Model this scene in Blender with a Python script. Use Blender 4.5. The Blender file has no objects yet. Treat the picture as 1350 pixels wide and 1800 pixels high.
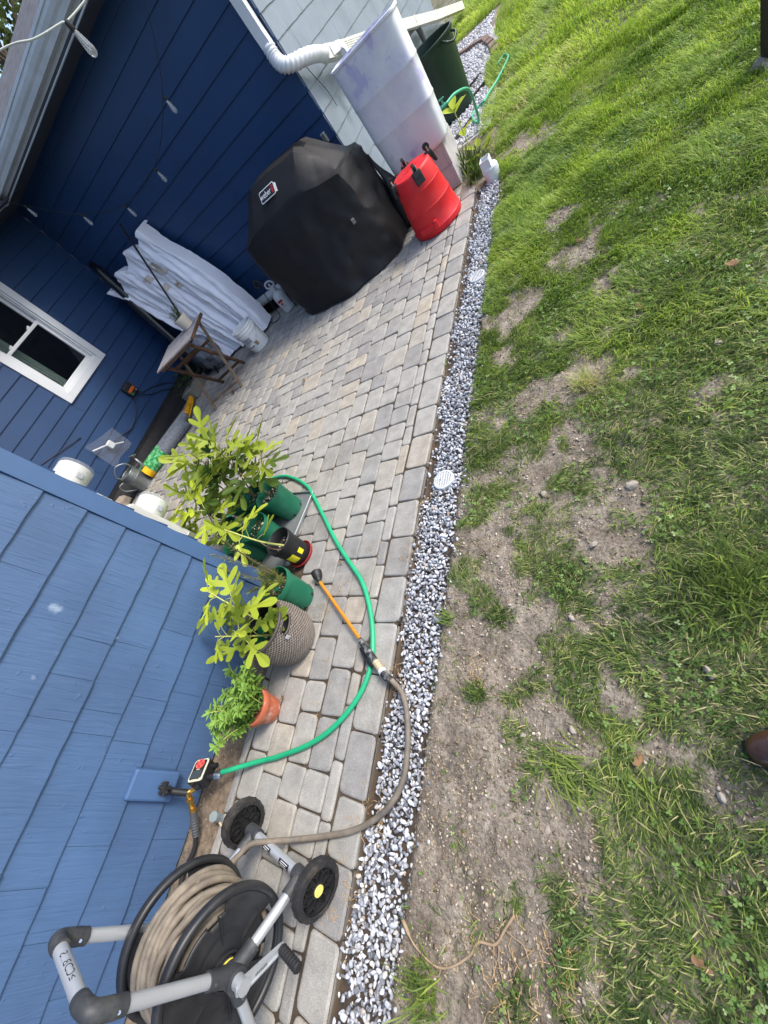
import bpy, bmesh, math, random
import numpy as np
from mathutils import Vector, Matrix, Euler

scene = bpy.context.scene
COL = scene.collection
R = math.radians
random.seed(7)
rng = np.random.default_rng(7)

# ------------------------------------------------------------------ camera
cam_data = bpy.data.cameras.new("camera")
cam = bpy.data.objects.new("camera", cam_data)
COL.objects.link(cam)
cam_data.sensor_fit = 'AUTO'
cam_data.sensor_width = 36.0
cam_data.lens = 730.964 / 1800.0 * 36.0
cam_data.clip_start = 0.03
cam_data.clip_end = 400.0
cam.matrix_world = Matrix((
    (0.78066573, 0.14160858, 0.6086937, 0.0),
    (0.19274486, 0.87195215, -0.4500543, 0.0),
    (-0.59448333, 0.46866455, 0.65340883, 1.5),
    (0, 0, 0, 1)))
scene.camera = cam

# ------------------------------------------------------------------ light
SUN_EL, SUN_AZ = 47.0, 32.0          # azimuth measured from +X towards +Y
world = bpy.data.worlds.new("World")
scene.world = world
world.use_nodes = True
wn = world.node_tree.nodes
wl = world.node_tree.links
wn.clear()
sky = wn.new('ShaderNodeTexSky')
sky.sky_type = 'NISHITA'
sky.sun_disc = False
sky.sun_elevation = R(SUN_EL)
sky.sun_rotation = R(90.0 - SUN_AZ)
sky.air_density = 1.0
sky.dust_density = 2.5
sky.ozone_density = 1.2
bgn = wn.new('ShaderNodeBackground')
bgn.inputs['Strength'].default_value = 0.15
won = wn.new('ShaderNodeOutputWorld')
wl.new(sky.outputs[0], bgn.inputs['Color'])
wl.new(bgn.outputs[0], won.inputs['Surface'])

sun_data = bpy.data.lights.new("sun", 'SUN')
sun_data.energy = 1.4
sun_data.angle = R(14)
sun_data.color = (1.0, 0.95, 0.87)
sun = bpy.data.objects.new("sun", sun_data)
COL.objects.link(sun)
sd = Vector((math.cos(R(SUN_EL)) * math.cos(R(SUN_AZ)), math.cos(R(SUN_EL)) * math.sin(R(SUN_AZ)), math.sin(R(SUN_EL))))
sun.rotation_euler = sd.to_track_quat('Z', 'Y').to_euler()
sun.location = (8, 6, 9)

scene.view_settings.view_transform = 'Standard'
scene.view_settings.look = 'None'
scene.view_settings.exposure = 1.15
scene.view_settings.gamma = 1.0
scene.view_settings.use_curve_mapping = False
scene.cycles.max_bounces = 8
scene.cycles.transparent_max_bounces = 12

# ------------------------------------------------------------------ helpers
def lin(v):
    v /= 255.0
    return v / 12.92 if v <= 0.04045 else ((v + 0.055) / 1.055) ** 2.4

def srgb(r, g, b):
    return (lin(r), lin(g), lin(b), 1.0)

def tag(o, label=None, cat=None, group=None, kind=None):
    if label: o['label'] = label
    if cat: o['category'] = cat
    if group: o['group'] = group
    if kind: o['kind'] = kind
    return o

def thing(name, loc, label, cat, group=None):
    o = bpy.data.objects.new(name, None)
    o.empty_display_size = 0.1
    o.location = loc
    COL.objects.link(o)
    return tag(o, label, cat, group)

def root_loc(o):
    v = Vector((0, 0, 0))
    while o is not None:
        v = v + Vector(o.location)
        o = o.parent
    return v

class MB:
    """collects geometry in world coordinates"""
    def __init__(self):
        self.v, self.f, self.mi = [], [], []
    def add(self, vs, fs, mi=0):
        b = len(self.v)
        self.v.extend([tuple(p) for p in vs])
        self.f.extend([tuple(i + b for i in f) for f in fs])
        self.mi.extend([mi] * len(fs))
        return self
    def box(self, c, s, rot=None, mi=0, taper=1.0):
        hx, hy, hz = s[0] / 2, s[1] / 2, s[2] / 2
        vs = [Vector((x * (taper if z > 0 else 1), y * (taper if z > 0 else 1), z)) for z in (-hz, hz) for x, y in ((-hx, -hy), (hx, -hy), (hx, hy), (-hx, hy))]
        M = rot if rot is not None else Matrix.Identity(3)
        vs = [M @ p + Vector(c) for p in vs]
        return self.add(vs, [(3, 2, 1, 0), (4, 5, 6, 7), (0, 1, 5, 4), (1, 2, 6, 5), (2, 3, 7, 6), (3, 0, 4, 7)], mi)
    def bbox(self, c, s, bev=0.004, rot=None, mi=0, seg=2):
        bm = bmesh.new()
        bmesh.ops.create_cube(bm, size=1.0)
        for v in bm.verts:
            v.co = Vector((v.co.x * s[0], v.co.y * s[1], v.co.z * s[2]))
        bmesh.ops.bevel(bm, geom=bm.edges[:] , offset=bev, segments=seg, profile=0.5, affect='EDGES')
        M = rot if rot is not None else Matrix.Identity(3)
        bm.verts.ensure_lookup_table()
        vs = [M @ v.co + Vector(c) for v in bm.verts]
        fs = [[v.index for v in f.verts] for f in bm.faces]
        bm.free()
        return self.add(vs, fs, mi)
    def cyl(self, p0, p1, r0, r1=None, n=16, cap=True, mi=0):
        return self.tube([p0, p1], [r0, r0 if r1 is None else r1], n, cap, mi)
    def tube(self, pts, rad, n=10, cap=True, mi=0, squash=None, up=None):
        pts = [Vector(p) for p in pts]
        m = len(pts)
        if not hasattr(rad, '__len__'): rad = [rad] * m
        b = len(self.v)
        t0 = (pts[1] - pts[0]).normalized()
        a = Vector(up) if up is not None else (Vector((0, 0, 1)) if abs(t0.z) < 0.9 else Vector((1, 0, 0)))
        nrm = (a - t0 * a.dot(t0)).normalized()
        vs, fs = [], []
        for i in range(m):
            if i == 0: t = t0
            elif i == m - 1: t = (pts[i] - pts[i - 1]).normalized()
            else:
                t = ((pts[i + 1] - pts[i]).normalized() + (pts[i] - pts[i - 1]).normalized())
                t = t.normalized() if t.length > 1e-6 else t0
            nrm = nrm - t * nrm.dot(t)
            nrm = nrm.normalized() if nrm.length > 1e-6 else t.orthogonal().normalized()
            bn = t.cross(nrm)
            for k in range(n):
                an = 2 * math.pi * k / n
                ca, sa = math.cos(an), math.sin(an)
                if squash: ca, sa = ca * squash[0], sa * squash[1]
                vs.append(pts[i] + (nrm * ca + bn * sa) * rad[i])
        for i in range(m - 1):
            for k in range(n):
                k2 = (k + 1) % n
                fs.append((i * n + k, i * n + k2, (i + 1) * n + k2, (i + 1) * n + k))
        if cap:
            fs.append(tuple(range(n - 1, -1, -1)))
            fs.append(tuple((m - 1) * n + k for k in range(n)))
        return self.add(vs, fs, mi)
    def rect_tube(self, pts, w, h, up=(0, 0, 1), mi=0, wfun=None):
        """rectangular section swept along pts; w across, h along the up vector"""
        pts = [Vector(p) for p in pts]
        m = len(pts); vs, fs = [], []
        up = Vector(up)
        for i in range(m):
            t = (pts[min(i + 1, m - 1)] - pts[max(i - 1, 0)]).normalized()
            u = (up - t * up.dot(t)).normalized()
            s = t.cross(u)
            k = wfun(i) if wfun else 1.0
            for a, b in ((-1, -1), (1, -1), (1, 1), (-1, 1)):
                vs.append(pts[i] + s * a * w / 2 * k + u * b * h / 2 * k)
        for i in range(m - 1):
            for k in range(4):
                k2 = (k + 1) % 4
                fs.append((i * 4 + k, i * 4 + k2, (i + 1) * 4 + k2, (i + 1) * 4 + k))
        fs.append((3, 2, 1, 0)); fs.append(tuple((m - 1) * 4 + k for k in range(4)))
        return self.add(vs, fs, mi)
    def lathe(self, prof, c=(0, 0, 0), n=32, axis='Z', mi=0, M=None, fun=None):
        vs, fs = [], []
        m = len(prof)
        for i, (r, z) in enumerate(prof):
            for k in range(n):
                a = 2 * math.pi * k / n
                rr = r * (fun(a, z) if fun else 1.0)
                p = Vector((rr * math.cos(a), rr * math.sin(a), z))
                if axis == 'X': p = Vector((p.z, p.x, p.y))
                elif axis == 'Y': p = Vector((p.x, p.z, p.y))
                if M is not None: p = M @ p
                vs.append(p + Vector(c))
        for i in range(m - 1):
            for k in range(n):
                k2 = (k + 1) % n
                fs.append((i * n + k, i * n + k2, (i + 1) * n + k2, (i + 1) * n + k))
        if prof[0][0] > 1e-5: pass
        return self.add(vs, fs, mi)
    def disc(self, c, r, nrm=(0, 0, 1), n=24, mi=0):
        nrm = Vector(nrm).normalized(); a = nrm.orthogonal().normalized(); b = nrm.cross(a)
        vs = [Vector(c)] + [Vector(c) + (a * math.cos(2 * math.pi * k / n) + b * math.sin(2 * math.pi * k / n)) * r for k in range(n)]
        return self.add(vs, [(0, 1 + k, 1 + (k + 1) % n) for k in range(n)], mi)
    def build(self, name, mats, parent=None, smooth=False, angle=None):
        off = root_loc(parent) if parent is not None else Vector((0, 0, 0))
        me = bpy.data.meshes.new(name)
        me.from_pydata([(p[0] - off.x, p[1] - off.y, p[2] - off.z) for p in self.v], [], self.f)
        if not isinstance(mats, (list, tuple)): mats = [mats]
        for m in mats: me.materials.append(m)
        if len(mats) > 1: me.polygons.foreach_set('material_index', self.mi)
        o = bpy.data.objects.new(name, me)
        COL.objects.link(o)
        if parent is not None: o.parent = parent
        fix_normals(me)
        if smooth or angle:
            me.polygons.foreach_set('use_smooth', [True] * len(me.polygons))
            if angle: me.set_sharp_from_angle(angle=R(angle))
        me.update()
        return o

def fix_normals(me):
    bm = bmesh.new(); bm.from_mesh(me)
    bmesh.ops.recalc_face_normals(bm, faces=bm.faces[:])
    bm.to_mesh(me); bm.free()

def np_mesh(name, verts, faces_flat, loop_total, mat, parent=None, smooth=False, attrs=None, mats=None, mi=None):
    """fast mesh from numpy: verts (n,3); faces_flat index list; loop_total per-face sizes"""
    me = bpy.data.meshes.new(name)
    off = root_loc(parent) if parent is not None else Vector((0, 0, 0))
    verts = np.asarray(verts, dtype=np.float32) - np.array(off, dtype=np.float32)
    me.vertices.add(len(verts)); me.vertices.foreach_set('co', verts.ravel())
    faces_flat = np.asarray(faces_flat, dtype=np.int32); loop_total = np.asarray(loop_total, dtype=np.int32)
    me.loops.add(len(faces_flat)); me.loops.foreach_set('vertex_index', faces_flat)
    me.polygons.add(len(loop_total))
    ls = np.zeros(len(loop_total), dtype=np.int32); ls[1:] = np.cumsum(loop_total)[:-1]
    me.polygons.foreach_set('loop_start', ls)
    try: me.polygons.foreach_set('loop_total', loop_total)
    except Exception: pass
    for m in (mats or [mat]): me.materials.append(m)
    if mi is not None: me.polygons.foreach_set('material_index', np.asarray(mi, dtype=np.int32))
    if smooth: me.polygons.foreach_set('use_smooth', np.ones(len(loop_total), dtype=bool))
    if attrs:
        for k, arr in attrs.items():
            a = me.attributes.new(k, 'FLOAT', 'POINT')
            a.data.foreach_set('value', np.asarray(arr, dtype=np.float32))
    me.update(calc_edges=True); me.validate()
    o = bpy.data.objects.new(name, me); COL.objects.link(o)
    if parent is not None: o.parent = parent
    return o

# smooth 2-D value noise on numpy arrays
_tab = np.random.default_rng(3).random((256, 256)).astype(np.float32)
def vnoise(x, y, s=1.0, seed=0):
    x = np.asarray(x, dtype=np.float64) * s + seed * 17.31; y = np.asarray(y, dtype=np.float64) * s + seed * 9.7
    xi = np.floor(x).astype(int); yi = np.floor(y).astype(int)
    fx = x - xi; fy = y - yi
    fx = fx * fx * (3 - 2 * fx); fy = fy * fy * (3 - 2 * fy)
    g = lambda a, b: _tab[a % 256, b % 256]
    return (g(xi, yi) * (1 - fx) + g(xi + 1, yi) * fx) * (1 - fy) + (g(xi, yi + 1) * (1 - fx) + g(xi + 1, yi + 1) * fx) * fy
def fbm(x, y, s=1.0, o=4, seed=0):
    t = 0; a = 0.5; n = 0
    for k in range(o):
        t = t + a * vnoise(x, y, s * 2 ** k, seed + k * 3); n += a; a *= 0.5
    return t / n

def catmull(pts, per=8):
    pts = [Vector(p) for p in pts]
    P = [pts[0] * 2 - pts[1]] + pts + [pts[-1] * 2 - pts[-2]]
    out = []
    for i in range(1, len(P) - 2):
        p0, p1, p2, p3 = P[i - 1], P[i], P[i + 1], P[i + 2]
        for k in range(per):
            t = k / per
            out.append(0.5 * ((2 * p1) + (p2 - p0) * t + (2 * p0 - 5 * p1 + 4 * p2 - p3) * t * t + (3 * p1 - p0 - 3 * p2 + p3) * t ** 3))
    out.append(pts[-1])
    return out

def frame_from(z, up=(0, 0, 1)):
    """3x3 with local Z along z"""
    z = Vector(z).normalized(); u = Vector(up)
    if abs(z.dot(u)) > 0.98: u = Vector((1, 0, 0))
    x = u.cross(z).normalized(); y = z.cross(x)
    return Matrix((x, y, z)).transposed()

_fontcurve = {}
def text_obj(txt, size, loc, xdir, ydir, mat, parent, name='lettering', extr=0.0, sx=1.0):
    cu = bpy.data.curves.new('t', 'FONT'); cu.body = txt; cu.size = size; cu.extrude = extr
    cu.align_x = 'CENTER'; cu.align_y = 'CENTER'
    to = bpy.data.objects.new('t', cu); COL.objects.link(to)
    dg = bpy.context.evaluated_depsgraph_get(); dg.update()
    me = bpy.data.meshes.new_from_object(to.evaluated_get(dg))
    bpy.data.objects.remove(to); bpy.data.curves.remove(cu)
    X = Vector(xdir).normalized(); Y = Vector(ydir); Y = (Y - X * Y.dot(X)).normalized(); Zv = X.cross(Y)
    M = Matrix((X, Y, Zv)).transposed()
    off = root_loc(parent) if parent is not None else Vector((0, 0, 0))
    for v in me.vertices:
        p = Vector((v.co.x * sx, v.co.y, v.co.z)); v.co = M @ p + Vector(loc) - off
    me.materials.clear(); me.materials.append(mat)
    o = bpy.data.objects.new(name, me); COL.objects.link(o)
    if parent is not None: o.parent = parent
    return o

# ------------------------------------------------------------------ materials
def nodes_of(name):
    m = bpy.data.materials.new(name); m.use_nodes = True
    nt = m.node_tree; b = nt.nodes['Principled BSDF']
    return m, nt, b

def mat(name, col, rough=0.6, metal=0.0, var=0.12, vs=6.0, bump=0.0, bs=60.0, spec=0.5, stretch=(1, 1, 1),
        dirt=None, dirt_amt=0.0, dirt_s=8.0, rand=0.0, tone=False, trans=0.0, alpha=None, coat=0.0, sss=0.0, detail=6.0, bdist=0.003):
    """principled material: base colour +- noise, optional dirt colour by noise, optional per-object variation"""
    m, nt, b = nodes_of(name)
    N, L = nt.nodes, nt.links
    geo = N.new('ShaderNodeNewGeometry')
    mp = N.new('ShaderNodeMapping'); mp.inputs['Scale'].default_value = stretch
    L.new(geo.outputs['Position'], mp.inputs['Vector'])
    nz = N.new('ShaderNodeTexNoise'); nz.inputs['Scale'].default_value = vs; nz.inputs['Detail'].default_value = detail
    L.new(mp.outputs[0], nz.inputs['Vector'])
    mr = N.new('ShaderNodeMapRange'); mr.inputs[1].default_value = 0.3; mr.inputs[2].default_value = 0.7
    mr.inputs[3].default_value = 1 - var; mr.inputs[4].default_value = 1 + var
    L.new(nz.outputs[0], mr.inputs[0])
    val = mr.outputs[0]
    if rand:
        oi = N.new('ShaderNodeObjectInfo')
        m2 = N.new('ShaderNodeMapRange'); m2.inputs[3].default_value = 1 - rand; m2.inputs[4].default_value = 1 + rand
        L.new(oi.outputs['Random'], m2.inputs[0])
        mu = N.new('ShaderNodeMath'); mu.operation = 'MULTIPLY'
        L.new(val, mu.inputs[0]); L.new(m2.outputs[0], mu.inputs[1]); val = mu.outputs[0]
    if tone:
        at = N.new('ShaderNodeAttribute'); at.attribute_name = 'tone'
        m2 = N.new('ShaderNodeMath'); m2.operation = 'ADD'; m2.inputs[1].default_value = 1.0
        L.new(at.outputs['Fac'], m2.inputs[0])
        mu = N.new('ShaderNodeMath'); mu.operation = 'MULTIPLY'
        L.new(val, mu.inputs[0]); L.new(m2.outputs[0], mu.inputs[1]); val = mu.outputs[0]
    vm = N.new('ShaderNodeVectorMath'); vm.operation = 'SCALE'; vm.inputs[0].default_value = col[:3]
    L.new(val, vm.inputs['Scale'])
    out = vm.outputs[0]
    if dirt is not None:
        nd = N.new('ShaderNodeTexNoise'); nd.inputs['Scale'].default_value = dirt_s; nd.inputs['Detail'].default_value = 8
        nd.inputs['Roughness'].default_value = 0.65
        L.new(geo.outputs['Position'], nd.inputs['Vector'])
        md = N.new('ShaderNodeMapRange'); md.inputs[1].default_value = 0.48; md.inputs[2].default_value = 0.72
        md.inputs[3].default_value = 0.0; md.inputs[4].default_value = dirt_amt
        L.new(nd.outputs[0], md.inputs[0])
        mx = N.new('ShaderNodeMix'); mx.data_type = 'RGBA'
        L.new(md.outputs[0], mx.inputs[0]); L.new(out, mx.inputs[6]); mx.inputs[7].default_value = dirt
        out = mx.outputs[2]
    L.new(out, b.inputs['Base Color'])
    b.inputs['Roughness'].default_value = rough
    b.inputs['Metallic'].default_value = metal
    b.inputs['Specular IOR Level'].default_value = spec
    if coat: b.inputs['Coat Weight'].default_value = coat
    if trans: b.inputs['Transmission Weight'].default_value = trans
    if sss:
        b.inputs['Subsurface Weight'].default_value = sss
        b.inputs['Subsurface Radius'].default_value = (0.02, 0.02, 0.02)
    if alpha is not None: b.inputs['Alpha'].default_value = alpha
    if bump:
        nb = N.new('ShaderNodeTexNoise'); nb.inputs['Scale'].default_value = bs; nb.inputs['Detail'].default_value = 5
        L.new(mp.outputs[0], nb.inputs['Vector'])
        bp = N.new('ShaderNodeBump'); bp.inputs['Strength'].default_value = bump; bp.inputs['Distance'].default_value = bdist
        L.new(nb.outputs[0], bp.inputs['Height']); L.new(bp.outputs[0], b.inputs['Normal'])
    m['out'] = 0
    return m

def leaf_mat(name, colA, colB, rough=0.45, transl=0.35, attr='tone', under=None):
    """leaf: colour between A and B by the 'tone' attribute, partly translucent"""
    m, nt, b = nodes_of(name)
    N, L = nt.nodes, nt.links
    at = N.new('ShaderNodeAttribute'); at.attribute_name = attr
    mx = N.new('ShaderNodeMix'); mx.data_type = 'RGBA'
    mx.inputs[6].default_value = colA; mx.inputs[7].default_value = colB
    L.new(at.outputs['Fac'], mx.inputs[0])
    L.new(mx.outputs[2], b.inputs['Base Color'])
    b.inputs['Roughness'].default_value = rough
    b.inputs['Specular IOR Level'].default_value = 0.4
    tr = N.new('ShaderNodeBsdfTranslucent')
    L.new(mx.outputs[2], tr.inputs['Color'])
    ms = N.new('ShaderNodeMixShader'); ms.inputs[0].default_value = transl
    out = N['Material Output']
    L.new(b.outputs[0], ms.inputs[1]); L.new(tr.outputs[0], ms.inputs[2]); L.new(ms.outputs[0], out.inputs['Surface'])
    return m
# ================================================================== SETTING
BX_OUT, BX_IN = -1.165, -1.315        # border course of the patio
GR_OUT = -0.955                        # outer edge of the gravel strip
GR_END = 4.15

# ---- where the lawn is bare (x, y, radius)
BARE = [(-0.78, 0.31, 0.13), (-0.76, 0.11, 0.14), (-0.79, -0.07, 0.13), (-0.65, -0.04, 0.09), (-0.86, -0.3, 0.12), (-0.77, -0.39, 0.1),
        (-0.58, -0.49, 0.1), (-0.72, -0.6, 0.12), (-0.86, -0.56, 0.07), (-0.65, 0.65, 0.12), (-0.78, 0.76, 0.13), (-0.53, 0.47, 0.08),
        (-0.4, 1.2, 0.12), (-0.56, 1.1, 0.11), (-0.25, 0.89, 0.1), (-0.28, 0.71, 0.08), (-0.74, 2.33, 0.19), (-0.37, 2.57, 0.16),
        (-0.45, 3.0, 0.14), (-0.69, 4.38, 0.2), (-0.31, 1.56, 0.12), (-0.25, 2.17, 0.13), (-0.18, 1.78, 0.12), (-0.44, -0.21, 0.1),
        (-0.36, -0.26, 0.08), (-0.45, 0.07, 0.1), (-0.3, 0.2, 0.06), (-0.05, 0.03, 0.05), (-0.12, -0.18, 0.05), (-0.55, 1.56, 0.1),
        (-0.78, 1.87, 0.1), (-0.36, -0.47, 0.06), (-0.43, 0.43, 0.07), (-0.16, 0.66, 0.05), (-0.65, -0.24, 0.1), (-0.5, -0.13, 0.09),
        (-0.9, 0.5, 0.08), (-0.62, 0.28, 0.08), (-0.88, -0.02, 0.08), (-0.66, 0.86, 0.09), (-0.52, -0.3, 0.07), (-0.2, -0.45, 0.05)]
TUFT = [(-0.85, -0.62, 0.06), (-0.7, -0.47, 0.07), (-0.5, -0.02, 0.08), (-0.62, 0.05, 0.06), (-0.73, 0.17, 0.035), (-0.73, 0.5, 0.06), (-0.88, 0.66, 0.05),
        (-0.45, 0.33, 0.08), (-0.42, 1.02, 0.06), (-0.6, -0.36, 0.07), (-0.36, -0.05, 0.08), (-0.9, 0.38, 0.03), (-0.55, 0.62, 0.1),
        (-0.42, -0.38, 0.09), (-0.3, -0.5, 0.12), (-0.25, -0.12, 0.12), (-0.2, 0.3, 0.14), (0.0, 0.45, 0.2), (-0.1, -0.35, 0.15), (0.05, 0.75, 0.25)]

_rt = random.Random(31)
for _k in range(90):
    _x, _y = _rt.uniform(-0.72, 0.5), _rt.uniform(-0.85, 1.9)
    if _x < -0.6 and -0.35 < _y < 0.45: continue
    TUFT.append((_x, _y, _rt.uniform(0.03, 0.075)))
for _k in range(14): TUFT.append((_rt.uniform(-0.93, -0.8), _rt.uniform(0.75, 2.6), _rt.uniform(0.05, 0.09)))

def cover(x, y):
    """how much the soil is grown over, 0 bare .. 1 dense"""
    x = np.asarray(x, dtype=np.float64); y = np.asarray(y, dtype=np.float64)
    base = 0.52 + 0.34 * np.clip((x + 0.75) / 0.9, 0, 1) + 0.34 * np.clip((y - 0.8) / 2.0, 0, 1)
    n = (fbm(x, y, 5.5, 4, 1) - 0.5) * 1.2 + (fbm(x, y, 15.0, 3, 2) - 0.5) * 1.5
    wx = x + (vnoise(x, y, 9, 5) - 0.5) * 0.09; wy = y + (vnoise(x, y, 9, 6) - 0.5) * 0.09
    b = np.zeros_like(x)
    for (cx, cy, r) in BARE:
        d = np.hypot(wx - cx, wy - cy) / (r * (1.12 if cy < 0.9 else 0.88))
        b = np.maximum(b, np.clip(1.45 - d, 0, 1))
    t = np.zeros_like(x)
    for (cx, cy, r) in TUFT:
        d = np.hypot(wx - cx, wy - cy) / r
        t = np.maximum(t, np.clip(1.5 - d, 0, 1))
    g = base + n - np.where(y > 0.8, 0.85, 1.0) * b + 0.9 * t
    g = np.clip((g - 0.16) / 0.75, 0, 1)
    edge = np.clip((x - GR_OUT - 0.005 - 0.02 * vnoise(x, y, 14, 8)) / 0.03, 0, 1)
    g = np.where(y < GR_END, g * edge, g)
    # white pebble bed and the soil by the blocks beyond the patio
    bed = (x < -1.20 + 0.08 * (vnoise(x, y, 3, 9) - 0.5) + np.where(y > 5.3, -0.03 * (y - 5.3), 0.0)) & (y > 4.1) & (y < 9.5)
    g = np.where(bed, 0.0, g)
    return np.where(x < -0.97 if False else ((x < -1.0) & (y <= GR_END)), 0.0, g)

def relief(x, y):
    h = (fbm(x, y, 3.0, 3, 11) - 0.5) * 0.03 + (fbm(x, y, 22.0, 4, 12) - 0.5) * 0.022
    h += np.maximum(0, vnoise(x, y, 60, 14) - 0.62) * 0.022 + (vnoise(x, y, 110, 15) - 0.5) * 0.004
    return h

def ground_z(x, y):
    x = np.asarray(x, dtype=np.float64); y = np.asarray(y, dtype=np.float64)
    lawn = 0.002 + relief(x, y)
    z = lawn.copy()
    grav = (x < GR_OUT) & (x >= BX_OUT - 0.02) & (y < GR_END)
    z = np.where(grav, -0.032 + 0.3 * relief(x, y), z)
    z = np.where((x < BX_OUT - 0.02) & (y < 4.25), -0.075, z)
    z = np.where((x <= -2.25) & (y >= 4.25), -0.075, z)
    t = np.clip((x - GR_OUT) / 0.03, 0, 1)
    z = np.where((x >= GR_OUT) & (y < GR_END), -0.03 * (1 - t) + z * t, z)
    return z

def grid_lines(a, b, fine, lo, hi, grow=1.25):
    mid = list(np.arange(a, b, fine)) + [b]
    out = mid[:]
    s, p = fine, b
    while p < hi:
        s *= grow; p += s; out.append(min(p, hi))
    s, p = fine, a
    while p > lo:
        s *= grow; p -= s; out.insert(0, max(p, lo))
    return np.array(sorted(set(np.round(out, 4))))

xs = grid_lines(-1.16, 0.75, 0.0095, -90, 90)
ys1 = grid_lines(-0.95, 3.2, 0.0095, -90, 90, 1.03)
XX, YY = np.meshgrid(xs, ys1, indexing='ij')
ZZ = ground_z(XX, YY)
ZZ = np.where((np.abs(XX) > 15) | (np.abs(YY) > 15), 0.0 - 0.0, ZZ)
cov = cover(XX, YY)
nx, ny = XX.shape
ii, jj = np.meshgrid(np.arange(nx - 1), np.arange(ny - 1), indexing='ij')
q = np.stack([ii * ny + jj, (ii + 1) * ny + jj, (ii + 1) * ny + jj + 1, ii * ny + jj + 1], -1).reshape(-1, 4)

def soil_material():
    m, nt, b = nodes_of('soil')
    N, L = nt.nodes, nt.links
    geo = N.new('ShaderNodeNewGeometry')
    n1 = N.new('ShaderNodeTexNoise'); n1.inputs['Scale'].default_value = 7; n1.inputs['Detail'].default_value = 9; n1.inputs['Roughness'].default_value = 0.62
    n2 = N.new('ShaderNodeTexNoise'); n2.inputs['Scale'].default_value = 95; n2.inputs['Detail'].default_value = 6; n2.inputs['Roughness'].default_value = 0.7
    for n in (n1, n2): L.new(geo.outputs['Position'], n.inputs['Vector'])
    r1 = N.new('ShaderNodeValToRGB')
    r1.color_ramp.elements[0].position = 0.3; r1.color_ramp.elements[0].color = srgb(116, 106, 94)
    r1.color_ramp.elements[1].position = 0.72; r1.color_ramp.elements[1].color = srgb(188, 178, 163)
    L.new(n1.outputs[0], r1.inputs[0])
    r2 = N.new('ShaderNodeValToRGB')
    r2.color_ramp.elements[0].position = 0.3; r2.color_ramp.elements[0].color = (0.36, 0.34, 0.32, 1)
    r2.color_ramp.elements[1].position = 0.68; r2.color_ramp.elements[1].color = (1.12, 1.1, 1.08, 1)
    L.new(n2.outputs[0], r2.inputs[0])
    mx = N.new('ShaderNodeMix'); mx.data_type = 'RGBA'; mx.blend_type = 'MULTIPLY'; mx.inputs[0].default_value = 1.0
    L.new(r1.outputs[0], mx.inputs[6]); L.new(r2.outputs[0], mx.inputs[7])
    at = N.new('ShaderNodeAttribute'); at.attribute_name = 'cover'
    gc = N.new('ShaderNodeMapRange'); gc.inputs[3].default_value = 0.0; gc.inputs[4].default_value = 0.45
    L.new(at.outputs['Fac'], gc.inputs[0])
    n3 = N.new('ShaderNodeTexNoise'); n3.inputs['Scale'].default_value = 60; n3.inputs['Detail'].default_value = 4
    L.new(geo.outputs['Position'], n3.inputs['Vector'])
    r3 = N.new('ShaderNodeValToRGB')
    r3.color_ramp.elements[0].position = 0.35; r3.color_ramp.elements[0].color = srgb(45, 55, 28)
    r3.color_ramp.elements[1].position = 0.7; r3.color_ramp.elements[1].color = srgb(96, 112, 52)
    L.new(n3.outputs[0], r3.inputs[0])
    m2 = N.new('ShaderNodeMix'); m2.data_type = 'RGBA'
    L.new(gc.outputs[0], m2.inputs[0]); L.new(mx.outputs[2], m2.inputs[6]); L.new(r3.outputs[0], m2.inputs[7])
    L.new(m2.outputs[2], b.inputs['Base Color'])
    b.inputs['Roughness'].default_value = 0.95; b.inputs['Specular IOR Level'].default_value = 0.15
    bp = N.new('ShaderNodeBump'); bp.inputs['Strength'].default_value = 1.0; bp.inputs['Distance'].default_value = 0.01
    L.new(n2.outputs[0], bp.inputs['Height']); L.new(bp.outputs[0], b.inputs['Normal'])
    return m
M_SOIL = soil_material()
ground = np_mesh('ground', np.stack([XX, YY, ZZ], -1).reshape(-1, 3), q.ravel(), np.full(len(q), 4), M_SOIL, smooth=True, attrs={'cover': cov.ravel()})
tag(ground, 'bare and grassy soil of the yard', None, None, 'structure')
del ground['label']

# ------------------------------------------------------------------ patio
M_SAND = mat('joint_sand', srgb(80, 71, 61), rough=0.95, var=0.3, vs=30, bump=0.6, bs=180, spec=0.1, dirt=srgb(62, 50, 38), dirt_amt=0.8, dirt_s=3)

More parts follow.
